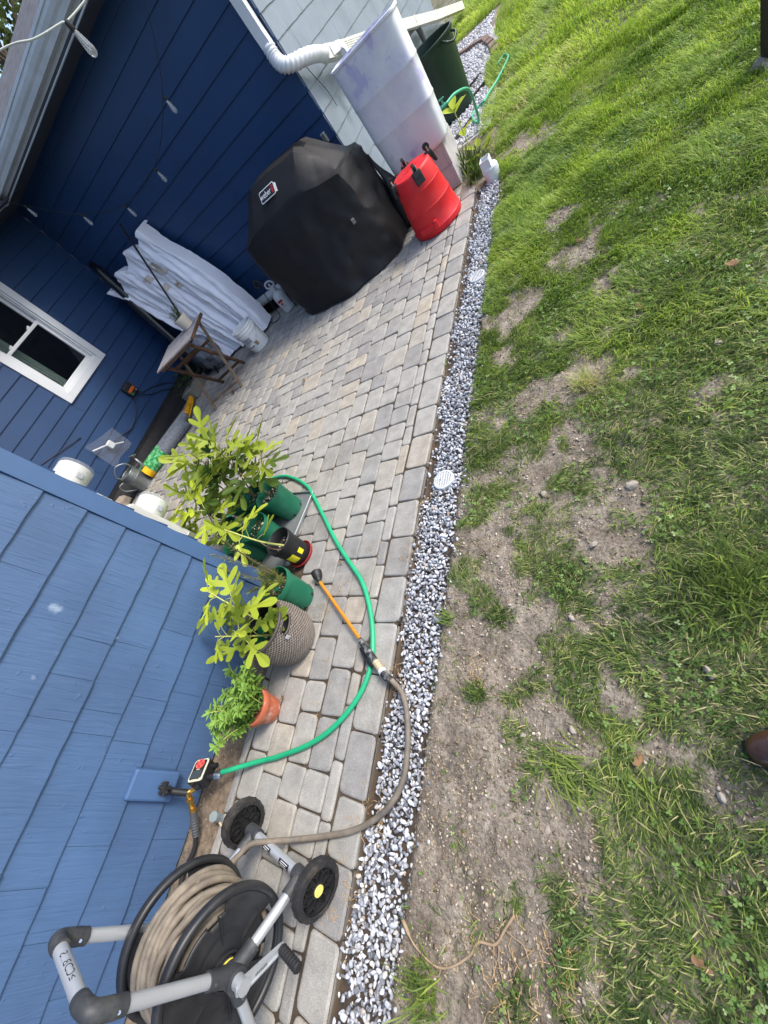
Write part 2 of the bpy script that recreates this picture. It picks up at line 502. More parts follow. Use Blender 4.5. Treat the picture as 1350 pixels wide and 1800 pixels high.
def paver_material(name, use_tone):
    m, nt, b = nodes_of(name)
    N, L = nt.nodes, nt.links
    geo = N.new('ShaderNodeNewGeometry')
    if use_tone:
        at = N.new('ShaderNodeAttribute'); at.attribute_name = 'tone'; rnd = at.outputs['Fac']
    else:
        oi = N.new('ShaderNodeObjectInfo'); rnd = oi.outputs['Random']
    ramp = N.new('ShaderNodeValToRGB'); cr = ramp.color_ramp
    cr.elements[0].position = 0.0; cr.elements[0].color = srgb(143, 141, 138)
    cr.elements[1].position = 1.0; cr.elements[1].color = srgb(172, 163, 148)
    for p, c in ((0.25, srgb(152, 150, 145)), (0.5, srgb(165, 162, 155)), (0.84, srgb(161, 158, 151))):
        e = cr.elements.new(p); e.color = c
    L.new(rnd, ramp.inputs[0])
    n1 = N.new('ShaderNodeTexNoise'); n1.inputs['Scale'].default_value = 13; n1.inputs['Detail'].default_value = 7; n1.inputs['Roughness'].default_value = 0.6
    n2 = N.new('ShaderNodeTexNoise'); n2.inputs['Scale'].default_value = 260; n2.inputs['Detail'].default_value = 4; n2.inputs['Roughness'].default_value = 0.8
    n3 = N.new('ShaderNodeTexNoise'); n3.inputs['Scale'].default_value = 2.2; n3.inputs['Detail'].default_value = 6
    for n in (n1, n2, n3): L.new(geo.outputs['Position'], n.inputs['Vector'])
    r1 = N.new('ShaderNodeMapRange'); r1.inputs[1].default_value = 0.3; r1.inputs[2].default_value = 0.7; r1.inputs[3].default_value = 0.78; r1.inputs[4].default_value = 1.16
    L.new(n1.outputs[0], r1.inputs[0])
    r2 = N.new('ShaderNodeMapRange'); r2.inputs[1].default_value = 0.3; r2.inputs[2].default_value = 0.7; r2.inputs[3].default_value = 0.6; r2.inputs[4].default_value = 1.3
    L.new(n2.outputs[0], r2.inputs[0])
    mu = N.new('ShaderNodeMath'); mu.operation = 'MULTIPLY'; L.new(r1.outputs[0], mu.inputs[0]); L.new(r2.outputs[0], mu.inputs[1])
    vm = N.new('ShaderNodeVectorMath'); vm.operation = 'SCALE'; L.new(ramp.outputs[0], vm.inputs[0]); L.new(mu.outputs[0], vm.inputs['Scale'])
    # rusty tan staining in patches
    r3 = N.new('ShaderNodeMapRange'); r3.inputs[1].default_value = 0.5; r3.inputs[2].default_value = 0.75; r3.inputs[3].default_value = 0.0; r3.inputs[4].default_value = 0.4
    L.new(n3.outputs[0], r3.inputs[0])
    mx = N.new('ShaderNodeMix'); mx.data_type = 'RGBA'; mx.blend_type = 'MULTIPLY'
    L.new(r3.outputs[0], mx.inputs[0]); L.new(vm.outputs[0], mx.inputs[6]); mx.inputs[7].default_value = (1.0, 0.9, 0.75, 1)
    L.new(mx.outputs[2], b.inputs['Base Color'])
    b.inputs['Roughness'].default_value = 0.85; b.inputs['Specular IOR Level'].default_value = 0.25
    bp = N.new('ShaderNodeBump'); bp.inputs['Strength'].default_value = 0.6; bp.inputs['Distance'].default_value = 0.004
    L.new(n2.outputs[0], bp.inputs['Height']); L.new(bp.outputs[0], b.inputs['Normal'])
    return m
M_PAVER = paver_material('paver', False)
M_PAVER_T = paver_material('paver_far', True)

patio = bpy.data.objects.new('patio', bpy.data.meshes.new('patio')); COL.objects.link(patio); patio['kind'] = 'structure'
mb = MB()
def sheet(b, x0, y0, x1, y1, z):
    b.add([(x0, y0, z), (x1, y0, z), (x1, y1, z), (x0, y1, z)], [(0, 1, 2, 3)])
sheet(mb, -6.05, 0.62, -2.0, 4.62, -0.011); sheet(mb, -2.0, -4.0, BX_OUT - 0.005, 4.28, -0.011)
mb.build('sand_bed', M_SAND, patio)

def paver_shape(w, l, seed, gap=0.0065):
    """outline of a tumbled paver, w along x and l along y"""
    r = random.Random(seed)
    hw, hl = w / 2 - gap / 2, l / 2 - gap / 2
    c = min(0.017, 0.2 * min(w, l))
    pts = []
    for sx, sy, seq in ((1, -1, ((0, 1), (0.3, 0.3), (1, 0))), (1, 1, ((1, 0), (0.3, 0.3), (0, 1))), (-1, 1, ((0, 1), (0.3, 0.3), (1, 0))), (-1, -1, ((1, 0), (0.3, 0.3), (0, 1)))):
        k = c * r.uniform(0.6, 1.5)
        jx, jy = r.uniform(-1, 1) * 0.0036, r.uniform(-1, 1) * 0.0036
        for a, b in seq:
            if (sx, sy) == (1, -1): x, y = hw - k * b, -hl + k * a
            elif (sx, sy) == (1, 1): x, y = hw - k * b, hl - k * a
            elif (sx, sy) == (-1, 1): x, y = -hw + k * b, hl - k * a
            else: x, y = -hw + k * b, -hl + k * a
            pts.append((x + jx, y + jy))
    # order anticlockwise
    pts.sort(key=lambda p: math.atan2(p[1] / hl, p[0] / hw))
    return pts

def paver_mesh(w, l, seed, top=0.0, bev=0.0055):
    pts = paver_shape(w, l, seed)
    n = len(pts)
    vs = [(x, y, -0.05) for x, y in pts] + [(x, y, top - bev * 1.25) for x, y in pts]
    sc = lambda p, d: (p[0] - d * (1 if p[0] > 0 else -1), p[1] - d * (1 if p[1] > 0 else -1))
    vs += [sc(p, bev * 0.35) + (top - bev * 0.45,) for p in pts]
    vs += [sc(p, bev * 1.5) + (top,) for p in pts]
    fs = []
    for a in range(3):
        for k in range(n):
            k2 = (k + 1) % n
            fs.append((a * n + k, a * n + k2, (a + 1) * n + k2, (a + 1) * n + k))
    fs.append(tuple(3 * n + k for k in range(n)))
    return vs, fs

def make_paver_data():
    u = 0.0705
    pieces = []       # cx, cy, w, l
    def fill(x0, nxu, y0, nyu, r):
        H = [0] * nxu
        guard = 0
        while min(H) < nyu and guard < 5000:
            guard += 1
            h = min(H); i = H.index(h); run = 0
            while i + run < nxu and H[i + run] == h: run += 1
            opts = [(2, 3, 4), (3, 2, 3), (2, 2, 2.2), (3, 3, 0.5)]
            opts = [(w, l, wt) for w, l, wt in opts if w <= run and run - w != 1]
            if not opts: opts = [(run, 2, 1)] if run <= 3 else [(2, 2, 1)]
            tot = sum(o[2] for o in opts); t = r.random() * tot
            for w, l, wt in opts:
                t -= wt
                if t <= 0: break
            l = min(l, nyu - h)
            pieces.append((x0 + (i + w / 2) * u, y0 + (h + l / 2) * u, w * u, l * u))
            for k in range(i, i + w): H[k] = h + l
    r = random.Random(21)
    # strip by the near wall, from the border inwards: a narrow filler column then the field
    nfield = 8
    x1 = BX_IN - 0.006
    xf = x1 - 0.062                         # narrow cut column against the border
    yy = -1.7
    while yy < 4.25:
        l = r.choice((0.14, 0.21, 0.21, 0.175)); pieces.append((x1 - 0.031, yy + l / 2, 0.062, l)); yy += l
    fill(xf - nfield * u, nfield, -1.7, int((4.25 + 1.7) / u), r)
    xe = xf - nfield * u
    yy = -1.7                                # narrow grey edging by the wall
    while yy < 0.55:
        l = r.choice((0.1, 0.14, 0.2)); pieces.append((xe - 0.03, yy + l / 2, 0.05, l)); yy += l
    nin = int((xe + 5.98) / u)
    fill(xe - nin * u, nin, 0.76, int((4.6 - 0.76) / u), r)
    # border course, longer stones laid along the edge
    yy = -1.7
    while yy < 4.2:
        l = r.choice((0.2, 0.215, 0.215, 0.23)); pieces.append(((BX_OUT + BX_IN) / 2 - 0.002 + r.uniform(-0.004, 0.004), yy + l / 2, BX_OUT - BX_IN - 0.004, l)); yy += l
    return pieces
PAV = make_paver_data()
camR = np.array([[0.78066573, 0.19274486, -0.59448333], [-0.14160858, -0.87195215, -0.46866455], [-0.6086937, 0.4500543, -0.65340883]])
def frame_px(p):
    qv = camR @ (np.array(p) - np.array([0, 0, 1.5]))
    if qv[2] <= 0.05: return None
    return 675 + 730.96 * qv[0] / qv[2], 900 + 730.96 * qv[1] / qv[2], qv[2]
def size_rank(p):
    a = frame_px((p[0], p[1], 0))
    if a is None or not (-40 < a[0] < 1390 and -40 < a[1] < 1840): return 1e9
    return np.hypot(np.hypot(p[0], p[1]), 1.5) ** 3 / (p[2] * p[3])
PAV.sort(key=size_rank)
_pm = {}
def paver_shared(w, l, var):
    key = (round(w, 4), round(l, 4), var)
    if key not in _pm:
        vs, fs = paver_mesh(w, l, hash(key) & 0xffff)
        me = bpy.data.meshes.new('paver'); me.from_pydata(vs, [], fs); me.materials.append(M_PAVER); me.update()
        _pm[key] = me
    return _pm[key]
rr_ = random.Random(4)
stuff_v, stuff_f, stuff_t = [], [], []
for i, (cx, cy, w, l) in enumerate(PAV):
    dz = rr_.uniform(-0.003, 0.001); rz = rr_.uniform(-0.02, 0.02); tx, ty = rr_.uniform(-0.01, 0.01), rr_.uniform(-0.01, 0.01)
    if i < 299:
        o = bpy.data.objects.new('paver', paver_shared(w, l, rr_.randrange(4))); COL.objects.link(o)
        o.parent = patio; o.location = (cx, cy, dz); o.rotation_euler = (tx, ty, rz)
    else:
        vs, fs = paver_mesh(w, l, rr_.randrange(9999))
        M = Matrix.Translation((cx, cy, dz)) @ Euler((tx, ty, rz)).to_matrix().to_4x4()
        b0 = len(stuff_v); t = rr_.random()
        stuff_v += [tuple(M @ Vector(v)) for v in vs]; stuff_f += [tuple(k + b0 for k in f) for f in fs]; stuff_t += [t] * len(vs)
o = np_mesh('far_pavers', stuff_v, [k for f in stuff_f for k in f], [len(f) for f in stuff_f], M_PAVER_T, patio, attrs={'tone': stuff_t})
o['kind'] = 'stuff'

# strip of sandy soil along the near wall
mb = MB()
n = 90
ya = np.linspace(-2.5, 0.75, n); xa = np.linspace(-2.26, -1.99, 12)
vs = [(x, y, float(-0.012 + 0.012 * (fbm(x, y, 18, 4, 31) - 0.5) - 0.008 * max(0, (x + 2.03) / 0.04))) for x in xa for y in ya]
fs = [(i * n + j, (i + 1) * n + j, (i + 1) * n + j + 1, i * n + j + 1) for i in range(11) for j in range(n - 1)]
mb.add(vs, fs)
M_SANDY = mat('sandy_soil', srgb(126, 111, 94), rough=0.95, var=0.35, vs=40, bump=0.8, bs=160, spec=0.1, dirt=srgb(88, 86, 84), dirt_amt=0.8, dirt_s=6)
so = mb.build('soil_strip', M_SANDY, None, smooth=True); so['kind'] = 'structure'

# plastic edging between border and gravel
M_EDGE = mat('edging_plastic', srgb(92, 78, 62), rough=0.7, var=0.3, vs=14)
mb = MB()
pts = [(BX_OUT + 0.018 + 0.007 * math.sin(y * 2.1) + 0.004 * math.sin(y * 7.3), y, -0.029 + 0.005 * math.sin(y * 1.7 + 1)) for y in np.linspace(-1.6, 4.15, 70)]
mb.rect_tube(pts, 0.003, 0.05)
tag(mb.build('paver_edging', M_EDGE), 'thin brown plastic edging strip between the patio border and the gravel', 'edging')

# ------------------------------------------------------------------ stones in bulk
def ico(sub):
    bm = bmesh.new(); bmesh.ops.create_icosphere(bm, subdivisions=sub, radius=1.0)
    bm.verts.ensure_lookup_table()
    v = np.array([x.co[:] for x in bm.verts]); f = np.array([[x.index for x in p.verts] for p in bm.faces]); bm.free()
    return v, f
ICO1, ICO1F = ico(1); ICO2, ICO2F = ico(2)
def rand_rot(n, r):
    qn = r.normal(size=(n, 4)); qn /= np.linalg.norm(qn, axis=1, keepdims=True)
    w, x, y, z = qn.T
    return np.stack([np.stack([1 - 2 * (y * y + z * z), 2 * (x * y - z * w), 2 * (x * z + y * w)], -1),
                     np.stack([2 * (x * y + z * w), 1 - 2 * (x * x + z * z), 2 * (y * z - x * w)], -1),
                     np.stack([2 * (x * z - y * w), 2 * (y * z + x * w), 1 - 2 * (x * x + y * y)], -1)], 1)
def stones(name, pos, size, tones, matr, r, sub=2, aniso=(1.0, 0.72, 0.55), crush=0.3, parent=None, flat=False):
    V, F = (ICO2, ICO2F) if sub == 2 else (ICO1, ICO1F)
    n = len(pos)
    # angular: cut the sphere by random planes
    P = np.repeat(V[None], n, 0).copy()
    for k in range(9 if sub == 2 else 4):
        d = r.normal(size=(n, 3)); d /= np.linalg.norm(d, axis=1, keepdims=True)
        h = r.uniform(0.45, 0.85, n)
        dp = np.einsum('nvi,ni->nv', P, d) - h[:, None]
        P -= np.maximum(dp, 0)[..., None] * d[:, None, :] * 0.95
    A = np.array(aniso)[None] * r.uniform(1 - crush, 1 + crush, (n, 3))
    P *= A[:, None, :] * size[:, None, None]
    RT = rand_rot(n, r)
    if flat:
        a = r.uniform(0, 6.28, n); z0 = np.zeros(n); o1 = np.ones(n)
        RZ = np.stack([np.stack([np.cos(a), -np.sin(a), z0], -1), np.stack([np.sin(a), np.cos(a), z0], -1), np.stack([z0, z0, o1], -1)], 1)
        RT = RZ
    P = np.einsum('nij,nvj->nvi', RT, P) + pos[:, None, :]
    FF = (F[None] + (np.arange(n) * len(V))[:, None, None]).reshape(-1)
    o = np_mesh(name, P.reshape(-1, 3), FF, np.full(n * len(F), 3), matr, parent, attrs={'tone': np.repeat(tones, len(V))})
    o['kind'] = 'stuff'
    return o

def stone_material(name, stops, rough=0.75):
    m, nt, b = nodes_of(name)
    N, L = nt.nodes, nt.links
    at = N.new('ShaderNodeAttribute'); at.attribute_name = 'tone'
    rp = N.new('ShaderNodeValToRGB'); cr = rp.color_ramp
    cr.elements[0].position = stops[0][0]; cr.elements[0].color = stops[0][1]
    cr.elements[1].position = stops[-1][0]; cr.elements[1].color = stops[-1][1]
    for p, c in stops[1:-1]:
        e = cr.elements.new(p); e.color = c
    L.new(at.outputs['Fac'], rp.inputs[0])
    geo = N.new('ShaderNodeNewGeometry')
    n1 = N.new('ShaderNodeTexNoise'); n1.inputs['Scale'].default_value = 90; n1.inputs['Detail'].default_value = 5
    L.new(geo.outputs['Position'], n1.inputs['Vector'])
    r1 = N.new('ShaderNodeMapRange'); r1.inputs[1].default_value = 0.3; r1.inputs[2].default_value = 0.7; r1.inputs[3].default_value = 0.78; r1.inputs[4].default_value = 1.14
    L.new(n1.outputs[0], r1.inputs[0])
    vm = N.new('ShaderNodeVectorMath'); vm.operation = 'SCALE'; L.new(rp.outputs[0], vm.inputs[0]); L.new(r1.outputs[0], vm.inputs['Scale'])
    L.new(vm.outputs[0], b.inputs['Base Color']); b.inputs['Roughness'].default_value = rough; b.inputs['Specular IOR Level'].default_value = 0.3
    return m
M_GRAVEL = stone_material('crushed_stone', [(0.0, srgb(66, 67, 70)), (0.2, srgb(128, 130, 136)), (0.5, srgb(184, 187, 193)), (0.85, srgb(216, 218, 221)), (0.93, srgb(178, 164, 146)), (1.0, srgb(150, 128, 106))])
M_PEBBLE = stone_material('white_pebble', [(0.0, srgb(165, 165, 170)), (1.0, srgb(225, 225, 228))])
M_CRUMB = stone_material('soil_crumb', [(0.0, srgb(100, 86, 70)), (0.7, srgb(160, 145, 124)), (1.0, srgb(196, 186, 170))], 0.95)

rg = np.random.default_rng(12)
# gravel strip: the bed is a structure, the stones one mass
mb = MB()
sheet(mb, BX_OUT - 0.004, -1.6, GR_OUT + 0.01, GR_END, -0.026)
gb = mb.build('gravel_strip', mat('gravel_bed', srgb(70, 60, 50), rough=0.95, var=0.4, vs=40, bump=0.5), None); gb['kind'] = 'structure'
pos = []
for layer, (cnt, z0) in enumerate(((2900, -0.022), (2900, -0.010))):
    # jittered grid, denser where near
    sp = 0.0160
    gx = np.arange(BX_OUT + 0.016, GR_OUT + 0.004, sp); gy = np.arange(-1.0, GR_END - 0.02, sp)
    A, B = np.meshgrid(gx, gy, indexing='ij')
    A = A.ravel() + rg.uniform(-0.5, 0.5, A.size) * sp; B = B.ravel() + rg.uniform(-0.5, 0.5, B.size) * sp
    keep = rg.random(A.size) < (0.95 if layer == 0 else 0.76)
    edge = GR_OUT + 0.02 * (vnoise(A, B, 11, 8) - 0.35)
    keep &= A < edge
    thin = vnoise(A, B, 6, 44)                  # thin places by the edging show the soil
    keep &= ~((A < BX_OUT + 0.055) & (thin > 0.45) & (rg.random(A.size) < 0.8))
    A, B = A[keep], B[keep]
    pos.append(np.stack([A, B, z0 + rg.uniform(-0.004, 0.006, A.size)], -1))
pos = np.concatenate(pos)
stones('gravel', pos, rg.uniform(0.007, 0.0148, len(pos)), np.clip(rg.beta(1.6, 1.75, len(pos)), 0, 1), M_GRAVEL, rg, 2)
# strays on the soil
m = 260
A = GR_OUT + np.abs(rg.normal(0, 0.035, m)); B = rg.uniform(-0.9, 4.0, m)
stones('stray_gravel', np.stack([A, B, ground_z(A, B) + 0.003], -1), rg.uniform(0.006, 0.013, m), rg.random(m), M_GRAVEL, rg, 1)
# soil crumbs
A = rg.uniform(GR_OUT - 0.02, 0.5, 52000); B = -0.95 + 4.15 * rg.random(52000) ** 1.5
k = (cover(A, B) < 0.45) & (vnoise(A, B, 12, 51) + rg.uniform(-0.3, 0.3, A.size) > 0.36)
A, B = A[k], B[k]
stones('soil_crumbs', np.stack([A, B, ground_z(A, B) + 0.0005], -1), rg.uniform(0.0015, 0.0058, len(A)) * rg.choice([1, 1, 1, 1.7], len(A)), rg.random(len(A)), M_CRUMB, rg, 1)
# crumbs and sand on the strip by the wall
A = rg.uniform(-2.24, -2.0, 900); B = rg.uniform(-0.9, 0.6, 900)
stones('wall_strip_crumbs', np.stack([A, B, np.full(900, -0.006)], -1), rg.uniform(0.0015, 0.005, 900), rg.random(900), M_CRUMB, rg, 1)
# white pebble bed beyond the patio
mb = MB(); sheet(mb, -2.2, 5.3, -1.12, 9.4, 0.004)
pb = mb.build('pebble_bed', mat('pebble_base', srgb(176, 174, 172), rough=0.9, var=0.25, vs=50), None); pb['kind'] = 'structure'
A = rg.uniform(-2.15, -1.05, 7000); B = rg.uniform(5.35, 9.35, 7000)
k = A < -1.20 - 0.05 * np.clip((B - 5.3), 0, 5) + 0.06 * (vnoise(A, B, 3, 9) - 0.5)
A, B = A[k], B[k]
stones('white_pebbles', np.stack([A, B, 0.008 + rg.uniform(0, 0.012, len(A))], -1), rg.uniform(0.012, 0.024, len(A)), rg.random(len(A)), M_PEBBLE, rg, 1)
# ================================================================== HOUSE
XN, YC = -2.235, 0.69                 # near wall plane and its corner
XW, YF, XG = -6.12, 4.67, -2.185      # window wall, far wall, grey wall
EXPO, Z0 = 0.178, 0.177

def shake_material(name, col, scuff=None):
    m, nt, b = nodes_of(name)
    N, L = nt.nodes, nt.links
    geo = N.new('ShaderNodeNewGeometry')
    oi = N.new('ShaderNodeObjectInfo')
    mp = N.new('ShaderNodeMapping'); mp.inputs['Scale'].default_value = (1, 26, 2.2)
    ad = N.new('ShaderNodeVectorMath'); ad.operation = 'ADD'
    sc = N.new('ShaderNodeVectorMath'); sc.operation = 'SCALE'; sc.inputs[0].default_value = (0.0, 7.0, 5.0)
    L.new(oi.outputs['Random'], sc.inputs['Scale']); L.new(geo.outputs['Position'], ad.inputs[0]); L.new(sc.outputs[0], ad.inputs[1])
    L.new(ad.outputs[0], mp.inputs['Vector'])
    w = N.new('ShaderNodeTexNoise'); w.inputs['Scale'].default_value = 1.6; w.inputs['Detail'].default_value = 5; w.inputs['Distortion'].default_value = 1.1
    L.new(mp.outputs[0], w.inputs['Vector'])
    bl = N.new('ShaderNodeTexNoise'); bl.inputs['Scale'].default_value = 34; bl.inputs['Detail'].default_value = 3
    L.new(geo.outputs['Position'], bl.inputs['Vector'])
    br = N.new('ShaderNodeMapRange'); br.inputs[1].default_value = 0.66; br.inputs[2].default_value = 0.74; br.inputs[3].default_value = 0; br.inputs[4].default_value = 0.6
    L.new(bl.outputs[0], br.inputs[0])
    n1 = N.new('ShaderNodeTexNoise'); n1.inputs['Scale'].default_value = 3.5; n1.inputs['Detail'].default_value = 6
    L.new(geo.outputs['Position'], n1.inputs['Vector'])
    r1 = N.new('ShaderNodeMapRange'); r1.inputs[1].default_value = 0.3; r1.inputs[2].default_value = 0.7; r1.inputs[3].default_value = 0.88; r1.inputs[4].default_value = 1.13
    L.new(n1.outputs[0], r1.inputs[0])
    r2 = N.new('ShaderNodeMapRange'); r2.inputs[3].default_value = 0.965; r2.inputs[4].default_value = 1.035
    L.new(oi.outputs['Random'], r2.inputs[0])
    mu = N.new('ShaderNodeMath'); mu.operation = 'MULTIPLY'; L.new(r1.outputs[0], mu.inputs[0]); L.new(r2.outputs[0], mu.inputs[1])
    vm = N.new('ShaderNodeVectorMath'); vm.operation = 'SCALE'; vm.inputs[0].default_value = col[:3]; L.new(mu.outputs[0], vm.inputs['Scale'])
    out = vm.outputs[0]
    if scuff:
        for (p, rad, amt) in scuff:
            dv = N.new('ShaderNodeVectorMath'); dv.operation = 'SUBTRACT'; dv.inputs[1].default_value = p; L.new(geo.outputs['Position'], dv.inputs[0])
            sv = N.new('ShaderNodeVectorMath'); sv.operation = 'MULTIPLY'; sv.inputs[1].default_value = (0.2, 1.0, 0.7); L.new(dv.outputs[0], sv.inputs[0])
            ln = N.new('ShaderNodeVectorMath'); ln.operation = 'LENGTH'; L.new(sv.outputs[0], ln.inputs[0])
            sn = N.new('ShaderNodeTexNoise'); sn.inputs['Scale'].default_value = 55; sn.inputs['Detail'].default_value = 5; L.new(geo.outputs['Position'], sn.inputs['Vector'])
            s2 = N.new('ShaderNodeMath'); s2.operation = 'MULTIPLY_ADD'; s2.inputs[1].default_value = rad * 1.6; L.new(sn.outputs[0], s2.inputs[0]); L.new(ln.outputs['Value'], s2.inputs[2])
            mr = N.new('ShaderNodeMapRange'); mr.inputs[1].default_value = rad * 1.1; mr.inputs[2].default_value = rad * 1.9; mr.inputs[3].default_value = amt; mr.inputs[4].default_value = 0
            L.new(s2.outputs[0], mr.inputs[0])
            mx = N.new('ShaderNodeMix'); mx.data_type = 'RGBA'; L.new(mr.outputs[0], mx.inputs[0]); L.new(out, mx.inputs[6]); mx.inputs[7].default_value = srgb(168, 184, 200)
            out = mx.outputs[2]
    L.new(out, b.inputs['Base Color'])
    b.inputs['Roughness'].default_value = 0.5; b.inputs['Specular IOR Level'].default_value = 0.45
    b1 = N.new('ShaderNodeBump'); b1.inputs['Strength'].default_value = 0.75; b1.inputs['Distance'].default_value = 0.007; L.new(w.outputs[0], b1.inputs['Height'])
    b2 = N.new('ShaderNodeBump'); b2.inputs['Strength'].default_value = 0.7; b2.inputs['Distance'].default_value = 0.003; L.new(br.outputs[0], b2.inputs['Height']); L.new(b1.outputs[0], b2.inputs['Normal'])
    L.new(b2.outputs[0], b.inputs['Normal'])
    return m
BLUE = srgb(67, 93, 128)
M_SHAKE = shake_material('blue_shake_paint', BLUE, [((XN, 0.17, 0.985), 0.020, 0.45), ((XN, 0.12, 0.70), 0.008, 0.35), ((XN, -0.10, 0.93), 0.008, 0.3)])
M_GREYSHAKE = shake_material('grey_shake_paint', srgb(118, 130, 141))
M_LAP = mat('blue_lap_shaded', srgb(33, 62, 101), rough=0.5, var=0.07, vs=3, bump=0.08, bs=90, spec=0.4)  # same house blue as the shakes, shade of the recess put into the colour
M_TRIM = mat('blue_trim_paint', srgb(66, 94, 132), rough=0.5, var=0.07, vs=5, bump=0.12, bs=40, spec=0.45)
M_WALLCORE = mat('wall_core', srgb(30, 34, 42), rough=0.9, var=0.1)
M_FOUND = mat('foundation_wrap', srgb(30, 30, 32), rough=0.85, var=0.4, vs=12, bump=0.3, bs=30)
M_WHITE = mat('white_vinyl', srgb(206, 209, 212), rough=0.4, var=0.03, vs=5)
M_GUTTER = mat('gutter_aluminium', srgb(186, 193, 198), rough=0.45, var=0.07, vs=9, dirt=srgb(150, 150, 145), dirt_amt=0.4, dirt_s=5)
M_SOFFIT = mat('soffit', srgb(60, 66, 76), rough=0.8, var=0.1)
M_SHINGLE = mat('roof_shingle', srgb(84, 84, 88), rough=0.95, var=0.35, vs=14, bump=0.5, bs=60)

house = thing('house', (-4.0, 3.0, 0.0), 'dark blue house wrapping the patio, with a light grey shingled wing and white gutters', 'house')

def wall_core(c, s, label=None):
    m_ = MB(); m_.box(c, s); o = m_.build('wall', M_WALLCORE, house)
    if label: o['label'] = label
    return o
near_wall = wall_core((XN - 0.12, -1.9, 1.36), (0.2, 5.18, 2.72), 'near wall of wide painted blue shakes')
side_wall = wall_core(((XN + XW) / 2 - 0.1, YC - 0.12, 1.36), (XN - XW - 0.2, 0.2, 2.72))
window_wall = wall_core((XW - 0.12, 2.68, 0.55), (0.2, 4.3, 1.10), 'window wall of smooth blue lap siding with recess shade in its colour')
far_wall = wall_core(((XW + XG) / 2, YF + 0.12, 1.36), (XG - XW - 0.05, 0.2, 2.72), 'far wall of smooth blue lap siding with recess shade in its colour')
grey_wall = wall_core((XG - 0.12, 7.15, 1.36), (0.2, 4.7, 2.72), 'light grey wall of wide shakes')
m_ = MB(); m_.box((XW - 0.12, 1.77, 1.98), (0.2, 1.95, 1.48)); m_.box((XW - 0.12, 4.2, 1.98), (0.2, 0.92, 1.48)); m_.box((XW - 0.12, 3.24, 2.58), (0.2, 1.0, 0.28)); m_.build('wall', M_WALLCORE, house)
m_ = MB(); m_.box((XG - 2.2, 9.5 + 0.1, 1.36), (4.4, 0.2, 2.72)); m_.build('wall', M_GREYSHAKE, house)

def lap_board(parent, along, a0, a1, z, plane, sgn, mat_, t=0.017, h=None, name='siding_board'):
    """wedge board: along 'x' or 'y' from a0 to a1; sgn gives the outward side"""
    h = h or EXPO + 0.012
    prof = [(0.0, z), (t, z), (t, z + 0.003), (0.002, z + h), (0.0, z + h)]
    vs = []
    for a in (a0, a1):
        for d, zz in prof:
            vs.append((plane + sgn * d, a, zz) if along == 'y' else (a, plane + sgn * d, zz))
    n_ = len(prof)
    fs = [(k, (k + 1) % n_, n_ + (k + 1) % n_, n_ + k) for k in range(n_)] + [tuple(range(n_))[::-1], tuple(range(n_, 2 * n_))]
    b_ = MB(); b_.add(vs, fs)
    return b_.build(name, mat_, parent)

# window opening
WY0, WY1, WZ0, WZ1 = 2.80, 3.68, 1.055, 2.46
rs = random.Random(11)
for k in range(14):
    z = Z0 + EXPO * k
    lo, hi = z, z + EXPO
    y0, y1 = YC + 0.01, YF - 0.016
    if hi > WZ0 + 0.01 and lo < WZ1 - 0.01:
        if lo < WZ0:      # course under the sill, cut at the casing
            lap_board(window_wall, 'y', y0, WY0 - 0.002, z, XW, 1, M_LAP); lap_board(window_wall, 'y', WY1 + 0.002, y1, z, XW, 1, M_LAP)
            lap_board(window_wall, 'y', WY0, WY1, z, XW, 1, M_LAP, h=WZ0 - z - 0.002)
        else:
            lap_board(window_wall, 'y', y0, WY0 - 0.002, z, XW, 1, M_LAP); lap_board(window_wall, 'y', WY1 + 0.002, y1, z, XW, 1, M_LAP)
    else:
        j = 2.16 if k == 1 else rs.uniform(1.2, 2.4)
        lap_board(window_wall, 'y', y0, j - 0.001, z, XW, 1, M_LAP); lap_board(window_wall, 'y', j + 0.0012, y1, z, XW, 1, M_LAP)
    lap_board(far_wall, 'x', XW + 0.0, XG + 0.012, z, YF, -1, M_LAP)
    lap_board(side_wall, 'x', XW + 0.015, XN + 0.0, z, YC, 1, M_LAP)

def shake(parent, y0, y1, z, plane, mat_, r, t=0.012, h=EXPO + 0.015, name='shake'):
    """wide shake with a slightly uneven butt"""
    n_ = max(3, int((y1 - y0) / 0.045)); vs, fs = [], []
    ph = r.uniform(0, 50)
    for i in range(n_ + 1):
        y = y0 + (y1 - y0) * i / n_
        w = (vnoise(y, ph, 16, 3) - 0.5) * 0.005 + (vnoise(y, ph, 50, 4) - 0.5) * 0.003
        tt = t + (vnoise(y, ph, 9, 7) - 0.5) * 0.004
        for d, zz in ((0.0, z + w), (tt, z + w), (tt, z + w + 0.004), (0.003, z + h), (0, z + h)):
            vs.append((plane + d, y, float(zz)))
    for i in range(n_):
        for k in range(5):
            k2 = (k + 1) % 5
            fs.append((i * 5 + k, i * 5 + k2, (i + 1) * 5 + k2, (i + 1) * 5 + k))
    fs.append((0, 1, 2, 3, 4)); fs.append(tuple(n_ * 5 + k for k in (4, 3, 2, 1, 0)))
    b_ = MB(); b_.add(vs, fs)
    return b_.build(name, mat_, parent)
KNOWN = {4: [0.085, -0.073, -0.235], 3: [0.107, -0.183, -0.274], 2: [-0.101, -0.288], 5: [-0.293], 1: [-0.05, 0.33], 0: [0.02, 0.21], 6: [0.28], 7: [0.1]}
